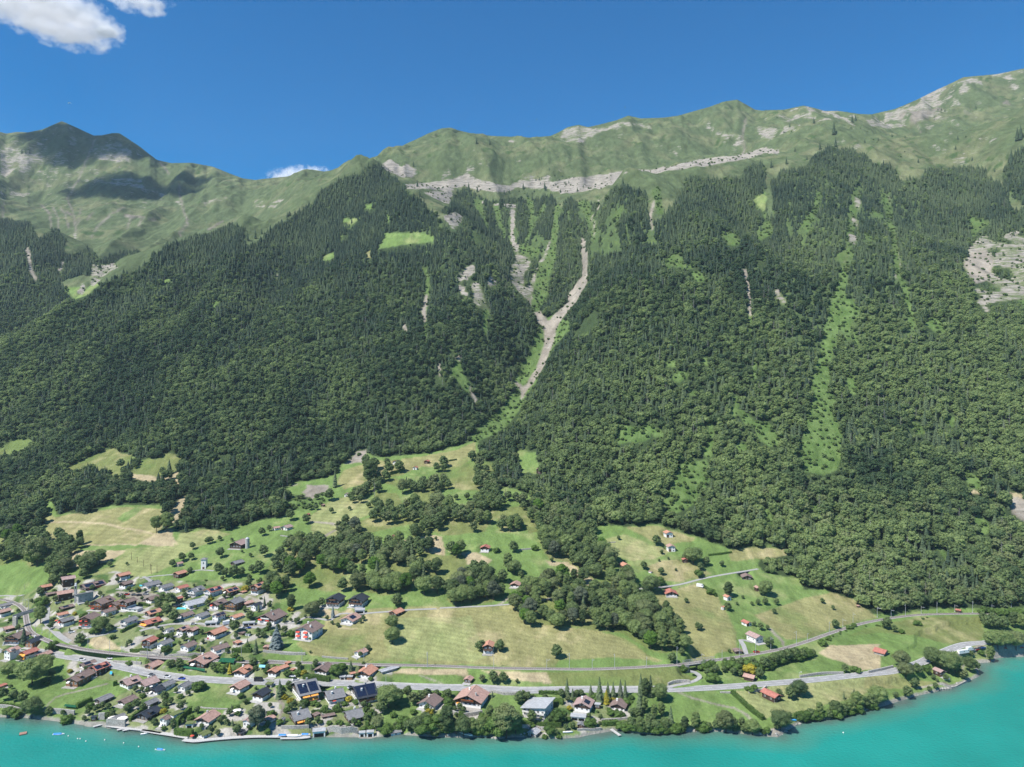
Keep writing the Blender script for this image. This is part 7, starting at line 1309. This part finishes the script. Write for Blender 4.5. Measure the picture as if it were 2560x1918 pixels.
 'K':[(315,685,195,'leaf'),(420,722,115,'leaf'),(520,738,55,'bush'),(735,628,65,'bush'),(515,1190,230,'oliveb'),(580,1352,230,'oliveb'),(740,1315,180,'leaf'),(950,1180,275,'leaf3'),(1060,1230,280,'leaf3'),(1170,1295,340,'leaf3'),(1260,1290,260,'leaf'),(1125,1395,110,'leafb'),(1380,1385,155,'oliveb'),(1460,1275,235,'leaf'),(1530,1260,180,'leaf'),(1480,1055,90,'leaf'),(1745,1142,260,'leaf2'),(1770,940,260,'leaf3'),(1850,960,280,'leaf3'),(1960,930,250,'leaf3'),(2100,965,290,'oliveb'),(1700,670,200,'leaf'),(1820,680,210,'leaf'),(1930,700,200,'leaf'),(2060,660,240,'leaf2'),(2180,690,250,'leaf'),(700,1505,170,'leaf'),(600,1640,190,'grey'),(220,1655,200,'leaf3'),(440,1640,110,'leaf'),(985,1510,105,'leaf'),(900,1545,90,'leaf'),(960,1380,90,'leaf'),(1010,1410,60,'leaf'),(1780,620,190,'leaf'),(1650,600,170,'leaf'),(1330,1330,110,'leaf'),(1610,1030,60,'bush'),(1930,620,140,'leaf'),(2100,560,140,'leaf'),(860,1260,80,'bush')],
 'L':[(320,1262,280,'olive'),(1350,975,165,'leaf'),(1440,960,180,'leaf'),(945,1272,62,'leaf'),(1660,1118,72,'leaf2'),(1790,1072,70,'leaf'),(1820,1065,65,'leaf'),(1895,1045,55,'leaf'),(1570,1225,90,'leaf'),(1650,1210,75,'leaf'),(1490,1268,75,'leaf'),(1900,1192,105,'leaf2'),(1095,1255,35,'leaf'),(500,1325,130,'leaf'),(520,1410,125,'leaf'),(440,1425,80,'leaf'),(725,1365,85,'leaf'),(1460,465,130,'spruce'),(1400,472,75,'leaf'),(1640,1322,60,'leaf'),(1885,1332,110,'leaf'),(1210,1340,.1,'x'),(210,1460,60,'dead'),(2000,1050,40,'leaf'),(2090,1150,35,'leaf'),(1040,420,95,'leaf2'),(1070,480,80,'leaf'),(650,1110,60,'leaf'),(580,1180,90,'leaf'),(480,1200,120,'leaf'),(1160,420,70,'leaf'),(1200,370,50,'leaf')],
 'M':[(910,905,100,'leaf3'),(790,808,62,'leaf'),(945,782,45,'leafb'),(570,902,100,'leaf'),(200,1182,115,'leaf'),(1145,1205,230,'fir'),(1510,1030,135,'leaf'),(1400,642,150,'olive'),(1110,762,62,'leafb'),(1700,760,145,'oliveb'),(1865,692,60,'leaf'),(1960,692,75,'leaf'),(1115,565,240,'leaf2'),(820,580,160,'fir'),(1620,1002,60,'leaf'),(190,1002,85,'leaf'),(250,960,60,'leaf'),(1355,1612,130,'leaf'),(885,1480,130,'slimleaf'),(560,1092,95,'olive'),(1270,400,80,'leafb'),(970,720,80,'leaf'),(1040,720,90,'leaf'),(90,1185,45,'leaf'),(1080,1020,60,'leaf'),(1690,1040,40,'leaf'),(430,870,110,'leaf'),(770,700,120,'leaf'),(660,780,60,'leaf'),(660,690,60,'leaf'),(600,780,70,'leaf'),(1500,770,150,'leaf'),(1860,1600,170,'leaf3'),(1590,1510,180,'leaf3'),(600,1450,150,'leafb'),(570,880,.1,'x')],
 'N':[(1525,568,105,'leaf'),(290,628,115,'leaf'),(240,790,180,'leaf2'),(295,815,135,'leaf3'),(195,885,125,'leaf3'),(180,1010,130,'leaf'),(60,1030,180,'leaf2'),(355,850,75,'grey'),(1475,972,155,'leaf3'),(1840,730,165,'leaf3'),(1770,700,80,'leaf'),(1955,742,90,'leaf3'),(1905,782,80,'grey'),(1565,822,78,'leaf'),(1415,772,80,'leaf'),(1690,787,32,'leaf'),(1195,518,45,'leaf'),(2088,750,62,'leaf'),(1780,1062,52,'leaf'),(1880,1300,80,'leaf'),(1610,1185,160,'leaf2'),(660,1538,130,'leaf'),(15,1470,100,'leaf'),(170,1475,110,'leaf'),(1568,642,48,'grey'),(1545,705,30,'leaf'),(1625,688,30,'leaf'),(620,710,50,'leafb'),(1890,830,50,'bush'),(140,625,40,'bush'),(470,605,40,'bush'),(1545,900,60,'bush')]}
SPEC = {  # spoken look, proto shape, material, faces
 'leaf':('rounded green tree','round','L'),'leaf2':('tall narrow-crowned green tree','tall','L'),'leaf3':('broad full-crowned dark tree','wide','L'),'leafb':('bright green rounded tree','round','Lb'),'olive':('olive-tinged tree','round','O'),'oliveb':('broad tree with pale yellowish blossom','wide','O'),
 'spruce':('dark conical spruce','cone','C'),'fir':('tall slim dark fir','slim','C'),'firg':('thin greyish fir','slim','G'),'blue':('big silvery-blue spruce','cone','U'),'bluec':('bluish slim spruce','slim','U'),'red':('dark purple-leaved tree','round','R'),'redb':('rounded dark red maple','round','R'),'gold':('yellow-green shrub','bush','Y'),'goldb':('yellow-green shrub','bush','Y'),
 'goldc':('golden conical conifer','cone','Y'),'grey':('grey-green loose tree','round','W'),'bush':('low green bush','bush','B'),'slimleaf':('slim column-like tree','tall','L'),'palm':('small tufted palm-like tree','tall','B'),'rust':('round orange-brown shrub','bush','Z'),'dead':('bare grey tree','dead','D')}
M_WILL = foliage('willow_foliage', (.085,.110,.070), (.16,.19,.12), .35); M_RUST = foliage('rust_foliage', (.20,.09,.03), (.32,.17,.06)); M_LB = foliage('fresh_foliage', (.075,.15,.03), (.15,.27,.05), .4)
FM = dict(L=M_LEAF, Lb=M_LB, O=M_OLIVE, C=M_CONI, G=M_WILL, U=M_BLUE, R=M_RED, Y=M_GOLD, W=M_WILL, B=M_BUSH, Z=M_RUST)
NEAR = {}
def near(shape, mk, v):
    k = (shape, mk, v)
    if k not in NEAR:
        if shape == 'dead': a = dead_mesh('crown', 9); a.materials.append(M_GREY); t = dead_mesh('trunk', 10)
        else: a = crown_mesh('crown', 500+v*13+len(shape), shape, 4600 if shape in ('round','wide','tall') else 1500 if shape != 'bush' else 900, ICO2 if shape not in ('cone','slim') else ICO1, .019 if shape in ('round','wide','tall') else .026 if shape != 'bush' else .045); a.materials.append(FM[mk]); t = trunk_mesh('trunk', v, shape)
        t.materials.append(M_BARK if shape != 'dead' else M_GREY); NEAR[k] = (a, t)
    return NEAR[k]
LST = []                                                # x y z height kind
for reg, l in TR.items():
    for x, y, hp, k in l:
        if k == 'x': continue
        g = at(reg, x, y); LST.append((g[0], g[1], float(gz(g[0], g[1])), px2m(reg, hp, g[1]), k))
hand = np.array([(a[0], a[1]) for a in LST])
hx = np.array([(h['x'], h['y'], max(h['W'], h['D'])*.5+1.5) for h in HOUSES]); ways = np.concatenate([l[:,:2] for _, l, _ in LANES])
def free(x, y, r=2.0, way=5.0):
    return np.all(np.hypot(hx[:,0]-x, hx[:,1]-y) > hx[:,2]+r*.4) and np.min(np.hypot(ways[:,0]-x, ways[:,1]-y)) > way
# fill the groves
rg = np.random.default_rng(21)
for gi, (reg, pts) in enumerate(GROVES):
    p = nat(reg, pts); ww = np.array([raycast(a, b) for a, b in p]); x0, y0 = ww[:,0].min(), ww[:,1].min(); x1, y1 = ww[:,0].max(), ww[:,1].max(); placed = []
    for _ in range(6000):
        x, y = rg.uniform(x0, x1), rg.uniform(y0, y1); z = float(gz(x, y)); px, py = pixel(x, y, z)
        if not inpoly(np.array([px]), np.array([py]), p)[0]: continue
        sp = 6.6 if y < 720 else 7.6
        if (gi in (6, 7) or (gi == 8 and px < 1335)) and fbm(x/26, y/26, 91, 3) < .06 or gi in (3, 4, 9) and fbm(x/24, y/24, 93, 3) < (-.16 if gi < 9 else -.30): continue
        if placed and min((x-a)**2+(y-b)**2 for a, b in placed) < sp*sp: continue
        if np.min(np.hypot(hand[:,0]-x, hand[:,1]-y)) < 5 or not free(x, y, 3, 3.5): continue
        placed.append((x, y)); k = rg.choice(['leaf','leaf2','leaf3','olive','leafb','oliveb','grey','fir','dead'], p=[.27,.16,.25,.11,.07,.05,.04,.03,.02]); LST.append((x, y, z, rg.uniform(11, 17)*(.9 if k == 'leaf3' else 1), str(k)))
# garden bushes between the houses
nb = 0
for _ in range(9000):
    if nb >= 240: break
    px, py = (rg.uniform(0, 980), rg.uniform(1450, 1835)) if rg.random() < .8 else (rg.uniform(1050, 1580), rg.uniform(1735, 1838)); g = raycast(px, py); j, i = gidx(np.array([g[0]]), np.array([g[1]]))
    if cls[j[0], i[0]] != YARD or sdist[j[0], i[0]] < 5 or not free(g[0], g[1], 1.0, 5.5): continue
    k = rg.choice(['bush','leaf','leafb','goldb','redb','slimleaf','spruce'], p=[.50,.27,.08,.03,.03,.06,.03]); LST.append((g[0], g[1], g[2], rg.uniform(1.4, 3.2) if k in ('bush','goldb') else rg.uniform(3.0, 5.5), str(k))); nb += 1
# bushes on the shore and the railway banks
for reg, pts, n, hh in (('Hh',[(820,1240),(1100,1270),(1500,1280),(1800,1265),(2209,1255)],26,4),('J',[(1100,1120),(1300,1120),(1600,1070),(1900,1010),(2209,925)],22,4),('G',[(180,1320),(500,1250),(900,1330)],12,4),('I',[(300,1230),(600,1260),(900,1240),(1200,1130),(1550,1060)],34,4.5),('K',[(1600,480),(1750,470),(1950,500),(2209,480)],16,4),('K',[(0,640),(250,660),(1000,520)],8,2),('Fz',[(1450,1270),(1900,1260),(2200,1270)],12,3.5),('I',[(1650,900),(1900,760),(2160,640)],10,2)):
    for q in range(n):
        t = rg.uniform(0, len(pts)-1.001); i = int(t); t -= i; g = at(reg, pts[i][0]*(1-t)+pts[i+1][0]*t, pts[i][1]*(1-t)+pts[i+1][1]*t+rg.uniform(-22, 6)); LST.append((g[0], g[1], g[2], rg.uniform(.7, 1.3)*hh, 'bush'))
# alpine and scree trees far up: a loose row of single firs
ALPF = [('Q',(600,350),(40)),('Q',(625,480),50),('Q',(640,540),50),('Q',(955,510),60),('Q',(1010,515),45),('Q',(1305,495),45),('Q',(1443,495),50),('Q',(1945,490),75),('Q',(1005,205),45),('Q',(1090,210),45),('Q',(310,355),40),('Pz',(1000,365),40),('Pz',(1115,430),80),('Pz',(1125,500),60),('Pz',(1035,515),50),('Pz',(1080,515),40),('Pz',(842,600),45),('Pz',(960,575),30),('Pz',(1225,530),40),('Pz',(755,620),50),('Pz',(2170,465),80),('Pz',(2190,460),90),('Pz',(2135,600),90),('Pz',(1220,360),50),('Pz',(1240,350),40),('S',(1590,900),60),('S',(1640,890),60),('S',(1680,860),40),('S',(140,345),35),('S',(165,345),35),('S',(190,345),35),('Pz',(1600,590),30),('Pz',(2040,645),25),('Pz',(1910,580),30),('Pz',(695,985),40)]
FARPTS = []
for reg, (x, y), hp in ALPF:
    g = at(reg, x, y); FARPTS.append((g[0], g[1], g[2]-.5, px2m(reg, hp, g[1]), 0, FARK['spruce'][0], .3, 1.0))
for _ in range(5200):                                   # low dark scrub and krummholz sprinkled on the alp
    px, py = rg.uniform(800, 2560), rg.uniform(270, 560); g = raycast(px, py); j, i = gidx(np.array([g[0]]), np.array([g[1]]))
    if g[1] < 1800 or cls[j[0], i[0]] not in (ALP, ROCK, SCREE): continue
    pr = float(sstep(.1, .5, fbm(g[0]/140, g[1]/140, 401, 3)))*(.5 if px > 1900 or py > 440 else .12)
    if rg.random() > pr: continue
    sp = rg.random() < .45; FARPTS.append((g[0], g[1], g[2]-.3, rg.uniform(5, 13) if sp else rg.uniform(1.5, 4), rg.uniform(0, 6), FARK['spruce'][int(rg.integers(0, 3))] if sp else FARK['bush'][0], rg.uniform(.1, .5), 1.1))
fp = forest_points()
# bushes in the green gullies
ub = rg.uniform(-.72, .72, 60000); yb_ = rg.uniform(700, 2000, 60000)*1.0; xb = ub*yb_; j, i = gidx(xb, yb_); cc = cls[j, i]; ok = (cc == SCRUB) & (rg.uniform(0, 1, 60000) < .6) | (cc == SCREE) & (yb_ > 800) & (rg.uniform(0, 1, 60000) < .12) | (cc == ROCK) & (rg.uniform(0, 1, 60000) < .16)
xb, yb_ = xb[ok], yb_[ok]; zb = gz(xb, yb_)
bp_ = np.stack([xb, yb_, zb-.2, rg.uniform(1.5, 5, len(xb)), rg.uniform(0, 6, len(xb)), np.full(len(xb), FARK['bush'][0]), rg.uniform(.3, 1, len(xb)), np.ones(len(xb))], -1)
# the 300 largest-showing of each kind stand as single things
def fam(k): return 'bush' if SPEC[k][1] == 'bush' else ('conifer' if SPEC[k][1] in ('cone','slim') else 'tree')
ORD = sorted(LST, key=lambda a: -a[3]/a[1]); cnt = dict(tree=0, conifer=0, bush=0); SOLO = []
for a in ORD:
    f_ = fam(a[4])
    if abs(a[0]/a[1]) < .71 and cnt[f_] < 300: cnt[f_] += 1; SOLO.append(a)
    else:
        kk = {'bush':'bush','conifer':'fir','tree':'leaf'}[f_]; kk = 'olive' if a[4].startswith('olive') else 'dead' if a[4] == 'dead' else kk; FARPTS.append((a[0], a[1], a[2]-.2, a[3], a[0], FARK[kk][0], .5, 1.1))
print('SOLO', cnt, 'forest', len(fp), 'far', len(FARPTS), 'gully', len(bp_))
scatter('forest', fp); scatter('scattered_woods', np.array(FARPTS)); scatter('gully_scrub', bp_)
LAND = [(506,1422,'the white transformer tower'),(265,1470,'the pink and orange farmhouse'),(186,1488,'the church tower'),(160,1480,'the pink-red barn roof'),(60,1535,'the footbridge over the railway'),(310,1500,'the hotel gables'),(225,1545,'the four-storey chalet'),(325,1555,'the white villa'),(45,1585,'the tall black chalet'),(85,1605,'the black solar roof'),
 (235,1665,'the two solar-field roofs'),(200,1690,'the chalet over the lake meadow'),(325,1700,'the pinkish-brown roofs'),(260,1745,'the grey-roofed garden chalet'),(318,1750,'the bow-terraced house'),(295,1790,'the white sunshades'),(115,1790,'the far left lake wall'),(380,1795,'the wide dark-roofed chalet'),(440,1800,'the modern white cube'),(470,1410+40,'the clean blue-grey roof'),
 (532,1475,'the red-edged solar roof'),(646,1470,'the chalet against the grove'),(485,1505,'the broad pale grey roof'),(585,1505,'the glowing wooden balconies'),(680,1540,'the apartment chalet'),(560,1580,'the solar roof over garages'),(400,1530,'the solar-squared orange roof'),(460,1575,'the red roofs with sunshades'),(540,1580,'the large orange-roofed house'),(480,1615,'the white pair above the railway'),
 (690,1590,'the rust-red pavilion'),(395,1660,'the timber workshop'),(510,1658,'the low salmon roof'),(605,1675,'the orange roof on the road'),(700,1675,'the turquoise canopy'),(440,1715,'the cube-like white house'),(600,1715,'the salmon chalet by the lawn'),(655,1735,'the black solar-roofed chalet'),(520,1790,'the pink-balconied house'),(500,1845,'the boardwalk corner'),(640,1800,'the willow house'),
 (750,1790,'the orange-awning house'),(765,1735,'the long solar-ended roof'),(835,1738,'the middle long roof'),(910,1740,'the fully solar roof'),(885,1785,'the black-walled lake house'),(795,1830,'the white boathouse'),(988,1830,'the lone shore boathouse'),(838,1500,'the black twin chalets'),(876,1545,'the bluish-gabled house'),(772,1575,'the red-awning apartment block'),(990,1528,'the bright orange barn'),
 (902,1630,'the small white farmhouse'),(808,1670,'the dark timber chalet'),(917,1675,'the broad orange chalet'),(1080,1760,'the white gabled villa'),(1180,1745,'the big chalet inn'),(1222,1618,'the old meadow farmhouse'),(1172,1698,'the hut under the railway'),(1345,1775,'the modern villa'),(1335,1830,'the stone boathouse'),(1460,1760,'the black and white chalet'),(1547,1760,'the low brown chalet'),(1530,1830,'the white jetty'),
 (1755,1655,'the steel railway bridge'),(1720,1710,'the lane junction'),(1815,1735,'the stone underpass'),(1873,1690,'the clean salmon-roofed barn'),(1885,1640,'the drive-end farmhouse'),(1845,1628,'the dark square shed'),(1925,1740,'the big orange-red barn'),(1985,1805,'the blue canoe'),(1818,1495,'the barn under the tall tree'),(1892,1470,'the salmon barn by the tall tree'),(1865,1560,'the white-gabled barn'),(2205,1630,'the weathered red barn'),
 (2348,1680,'the brown lakeside chalet'),(2440,1625,'the lay-by campers'),(2395,1527,'the railway hut at the wood'),(2150,1790-30,'the right-hand shore bend'),(1670,1335,'the upper forest-edge barn'),(1677,1370,'the overgrown pale barn'),(1712,1400,'the reddish meadow hut'),(1561,1413,'the wood-strip barn'),(1675,1482,'the cottage under the lane'),(1289,1460,'the track-bend chalet'),(1213,1370,'the chalet over the tan field'),
 (990,1156,'the upper hut of three'),(1067,1155,'the upper right red hut'),(1038,1170,'the lower red hut of three'),(915,1218,'the rust-roofed hut'),(866,1237,'the hedge hut'),(715,1320,'the adjoining barns'),(990,1345,'the two red huts'),(199,1355,'the grey field shed'),(598,1358,'the farm with silo'),(1871,1440,'the dark lane barn'),(500,1370,'the upper green slope'),(1240,1560,'the central grove front'),(1540,1560,'the grove beside the dry meadow'),
 (1400,1480,'the tan strip in the middle'),(850,1430,'the grove above the twin chalets'),(1080,1400,'the grove below the red huts'),(1350,1250,'the wood tongue at the ravine foot'),(1100,1270,'the upper middle copse'),(1420,1340,'the blossoming wood strip'),(150,1290,'the left wood strip'),(420,1170,'the tree-dotted left clearing'),(1349,1178,'the clearing hut'),(2300,1700,'the lime trees at the road'),(2490,1600,'the right-edge shore wood')]
LP = np.array([(a, b) for a, b, _ in LAND], float); buckets = {}
for a in SOLO:
    px, py = pixel(a[0], a[1], a[2]+a[3]*.5); k = int(np.argmin((LP[:,0]-px)**2+((LP[:,1]-py)*1.3)**2)); dx, dy = px-LP[k,0], py-LP[k,1]
    d = ('right of' if dx > 0 else 'left of') if abs(dx) > abs(dy) else ('below' if dy > 0 else 'above'); look = SPEC[a[4]][0]; buckets.setdefault((look, k, d), []).append((math.hypot(dx, dy), a))
_T = ['seventeenth','eighteenth','nineteenth','twentieth','twenty-first','twenty-second','twenty-third','twenty-fourth','twenty-fifth','twenty-sixth']
ORDN = ['nearest','second nearest','third nearest','fourth nearest','fifth nearest','sixth nearest','seventh nearest','eighth nearest','ninth nearest','tenth nearest','eleventh nearest','twelfth nearest','thirteenth nearest','fourteenth nearest','fifteenth nearest','sixteenth nearest']+[w+' nearest' for w in _T]
for (look, k, d), l in buckets.items():
    l.sort(key=lambda q: q[0])
    for n_, (_, a) in enumerate(l):
        lab = look+', '+(ORDN[min(n_, 25)]+' one ' if len(l) > 1 else '')+d+' '+LAND[k][2]; kd = a[4]; sh, mk = SPEC[kd][1], SPEC[kd][2]
        nm, cat = {'bush':('bush','shrub'),'conifer':('conifer','conifer'),'tree':('broadleaf_tree','tree')}[fam(kd)]; wsc = rnd.uniform(.95, 1.2)*(.6 if kd in ('slimleaf',) else 1.5 if kd == 'blue' else 1.25 if sh in ('cone','slim') else 1); x, y, z, hh = a[:4]
        if sh == 'bush': hh *= 1.25; wsc *= 1.1
        r = empty(nm, (x, y, z-.15), rnd.uniform(0, 6.28)); r.scale = (hh*wsc, hh*wsc, hh); tag(r, lab, cat, {'bush':'garden and shore bushes','conifer':'single conifers','tree':'trees standing apart from the forest'}[fam(kd)])
        cm, tm = near(sh, mk, rnd.randrange(3)); c = link('crown', cm, parent=r); c['tint'] = rnd.uniform(.1, .9); link('trunk', tm, parent=r)
mb = {}
for r_, g, n in MST:
    px, py = pixel(*g); k = int(np.argmin((LP[:,0]-px)**2+(LP[:,1]-py)**2)); d = 'right of' if px > LP[k,0] else 'left of'; mb.setdefault((n, k, d), []).append((abs(px-LP[k,0]), r_))
for (n, k, d), l in mb.items():
    l.sort(key=lambda q: q[0])
    for q, (_, r_) in enumerate(l): tag(r_, n+', '+(ORDN[q]+' one ' if len(l) > 1 else '')+d+' '+LAND[k][2], 'railway mast', 'masts along the railway')

# ------------------------------------------------------------ clouds and air
def cloud(px, py, Y, rx, ry, rz, seed, label, dens=.03, thr=.18, ns=2.4, soft=1.6, loc=None):
    v, f = ICO2; me = mesh_np('cloud', v, f); o = link('cloud', me); o.location = loc or ((px-CX)/F*Y, Y, H-(py-CY)/F*Y); o.scale = (rx, ry, rz); tag(o, label, 'cloud')
    mt = bpy.data.materials.new('cloud_%d' % seed); mt.use_nodes = True; t = mt.node_tree; t.nodes.remove(t.nodes['Principled BSDF']); N = t.nodes.new; L = t.links.new
    pv = N('ShaderNodeVolumePrincipled'); pv.inputs['Color'].default_value = (1,1,1,1); pv.inputs['Anisotropy'].default_value = 0; L(pv.outputs[0], t.nodes['Material Output'].inputs['Volume'])
    tc = N('ShaderNodeTexCoord'); ln = N('ShaderNodeVectorMath'); ln.operation = 'LENGTH'; L(tc.outputs['Object'], ln.inputs[0])
    sc = N('ShaderNodeVectorMath'); sc.operation = 'MULTIPLY'; sc.inputs[1].default_value = (rx/ry, 1, rz/ry); L(tc.outputs['Object'], sc.inputs[0]); of = N('ShaderNodeVectorMath'); of.operation = 'ADD'; of.inputs[1].default_value = (seed*3.1, seed*1.7, seed*.9); L(sc.outputs[0], of.inputs[0])
    nz = N('ShaderNodeTexNoise'); nz.inputs['Scale'].default_value = ns; nz.inputs['Detail'].default_value = 7; nz.inputs['Roughness'].default_value = .68; L(of.outputs[0], nz.inputs['Vector'])
    a = N('ShaderNodeMath'); a.operation = 'MULTIPLY_ADD'; a.inputs[1].default_value = 3.4; a.inputs[2].default_value = -1.7-thr; L(nz.outputs['Fac'], a.inputs[0])
    b = N('ShaderNodeMath'); b.operation = 'POWER'; b.inputs[1].default_value = 2; L(ln.outputs['Value'], b.inputs[0]); c = N('ShaderNodeMath'); c.operation = 'MULTIPLY_ADD'; c.inputs[1].default_value = -1.0; c.inputs[2].default_value = .72; L(b.outputs[0], c.inputs[0])
    d = N('ShaderNodeMath'); d.operation = 'ADD'; L(a.outputs[0], d.inputs[0]); L(c.outputs[0], d.inputs[1]); e = N('ShaderNodeMath'); e.operation = 'MULTIPLY'; e.inputs[1].default_value = soft; e.use_clamp = True; L(d.outputs[0], e.inputs[0])
    g = N('ShaderNodeMath'); g.operation = 'MULTIPLY'; g.inputs[1].default_value = dens; L(e.outputs[0], g.inputs[0]); L(g.outputs[0], pv.inputs['Density']); me.materials.append(mt); return o
cloud(105, 25, 6200, 600, 880, 95, 1, 'big bright white cloud in the top left corner of the sky', .0115, -.04, 4.2, 2.0)
cloud(335, -8, 6200, 330, 380, 50, 5, 'thin white cloud strip at the top edge right of the big cloud', .014, .0, 3.0, 1.4)
cloud(268, 80, 6200, 100, 120, 45, 3, 'small detached cloud puff right of the big cloud', .03, -.05, 1.8, 1.4)
cloud(760, 452, 7500, 480, 200, 170, 4, 'low white cloud peeping over the saddle of the ridge', .013, .06, 3.2, 1.5)
def shade_cloud(px, py, up, rx, ry, rz, seed, label):
    g = Vector(raycast(px, py)); k = up/SV.z; return cloud(0, 0, 0, rx, ry, rz, seed, label, .03, -.12, 1.5, 2.0, loc=tuple(g+SV*k))
shade_cloud(205, 355, 1400, 300, 260, 120, 7, 'broad cloud high above the left peak that shades it')
shade_cloud(330, 470, 1400, 330, 170, 90, 8, 'second cloud above the left bowl that shades it')
shade_cloud(475, 450, 1400, 120, 90, 60, 9, 'small round cloud above the left saddle')
def make_haze():
    m = MB(); m.box(-4300, -700, -40, 4300, 4050, 1560); me = m.mesh('haze'); mt = bpy.data.materials.new('air'); mt.use_nodes = True; t = mt.node_tree; t.nodes.remove(t.nodes['Principled BSDF'])
    v = t.nodes.new('ShaderNodeVolumePrincipled'); v.inputs['Color'].default_value = (.72,.85,1,1); v.inputs['Density'].default_value = HAZE; v.inputs['Anisotropy'].default_value = 0.0
    t.links.new(v.outputs[0], t.nodes['Material Output'].inputs['Volume']); o = link('haze', me, mt); tag(o, kind='stuff'); o.display_type = 'WIRE'; return o
HAZE = 0.000036
make_haze()
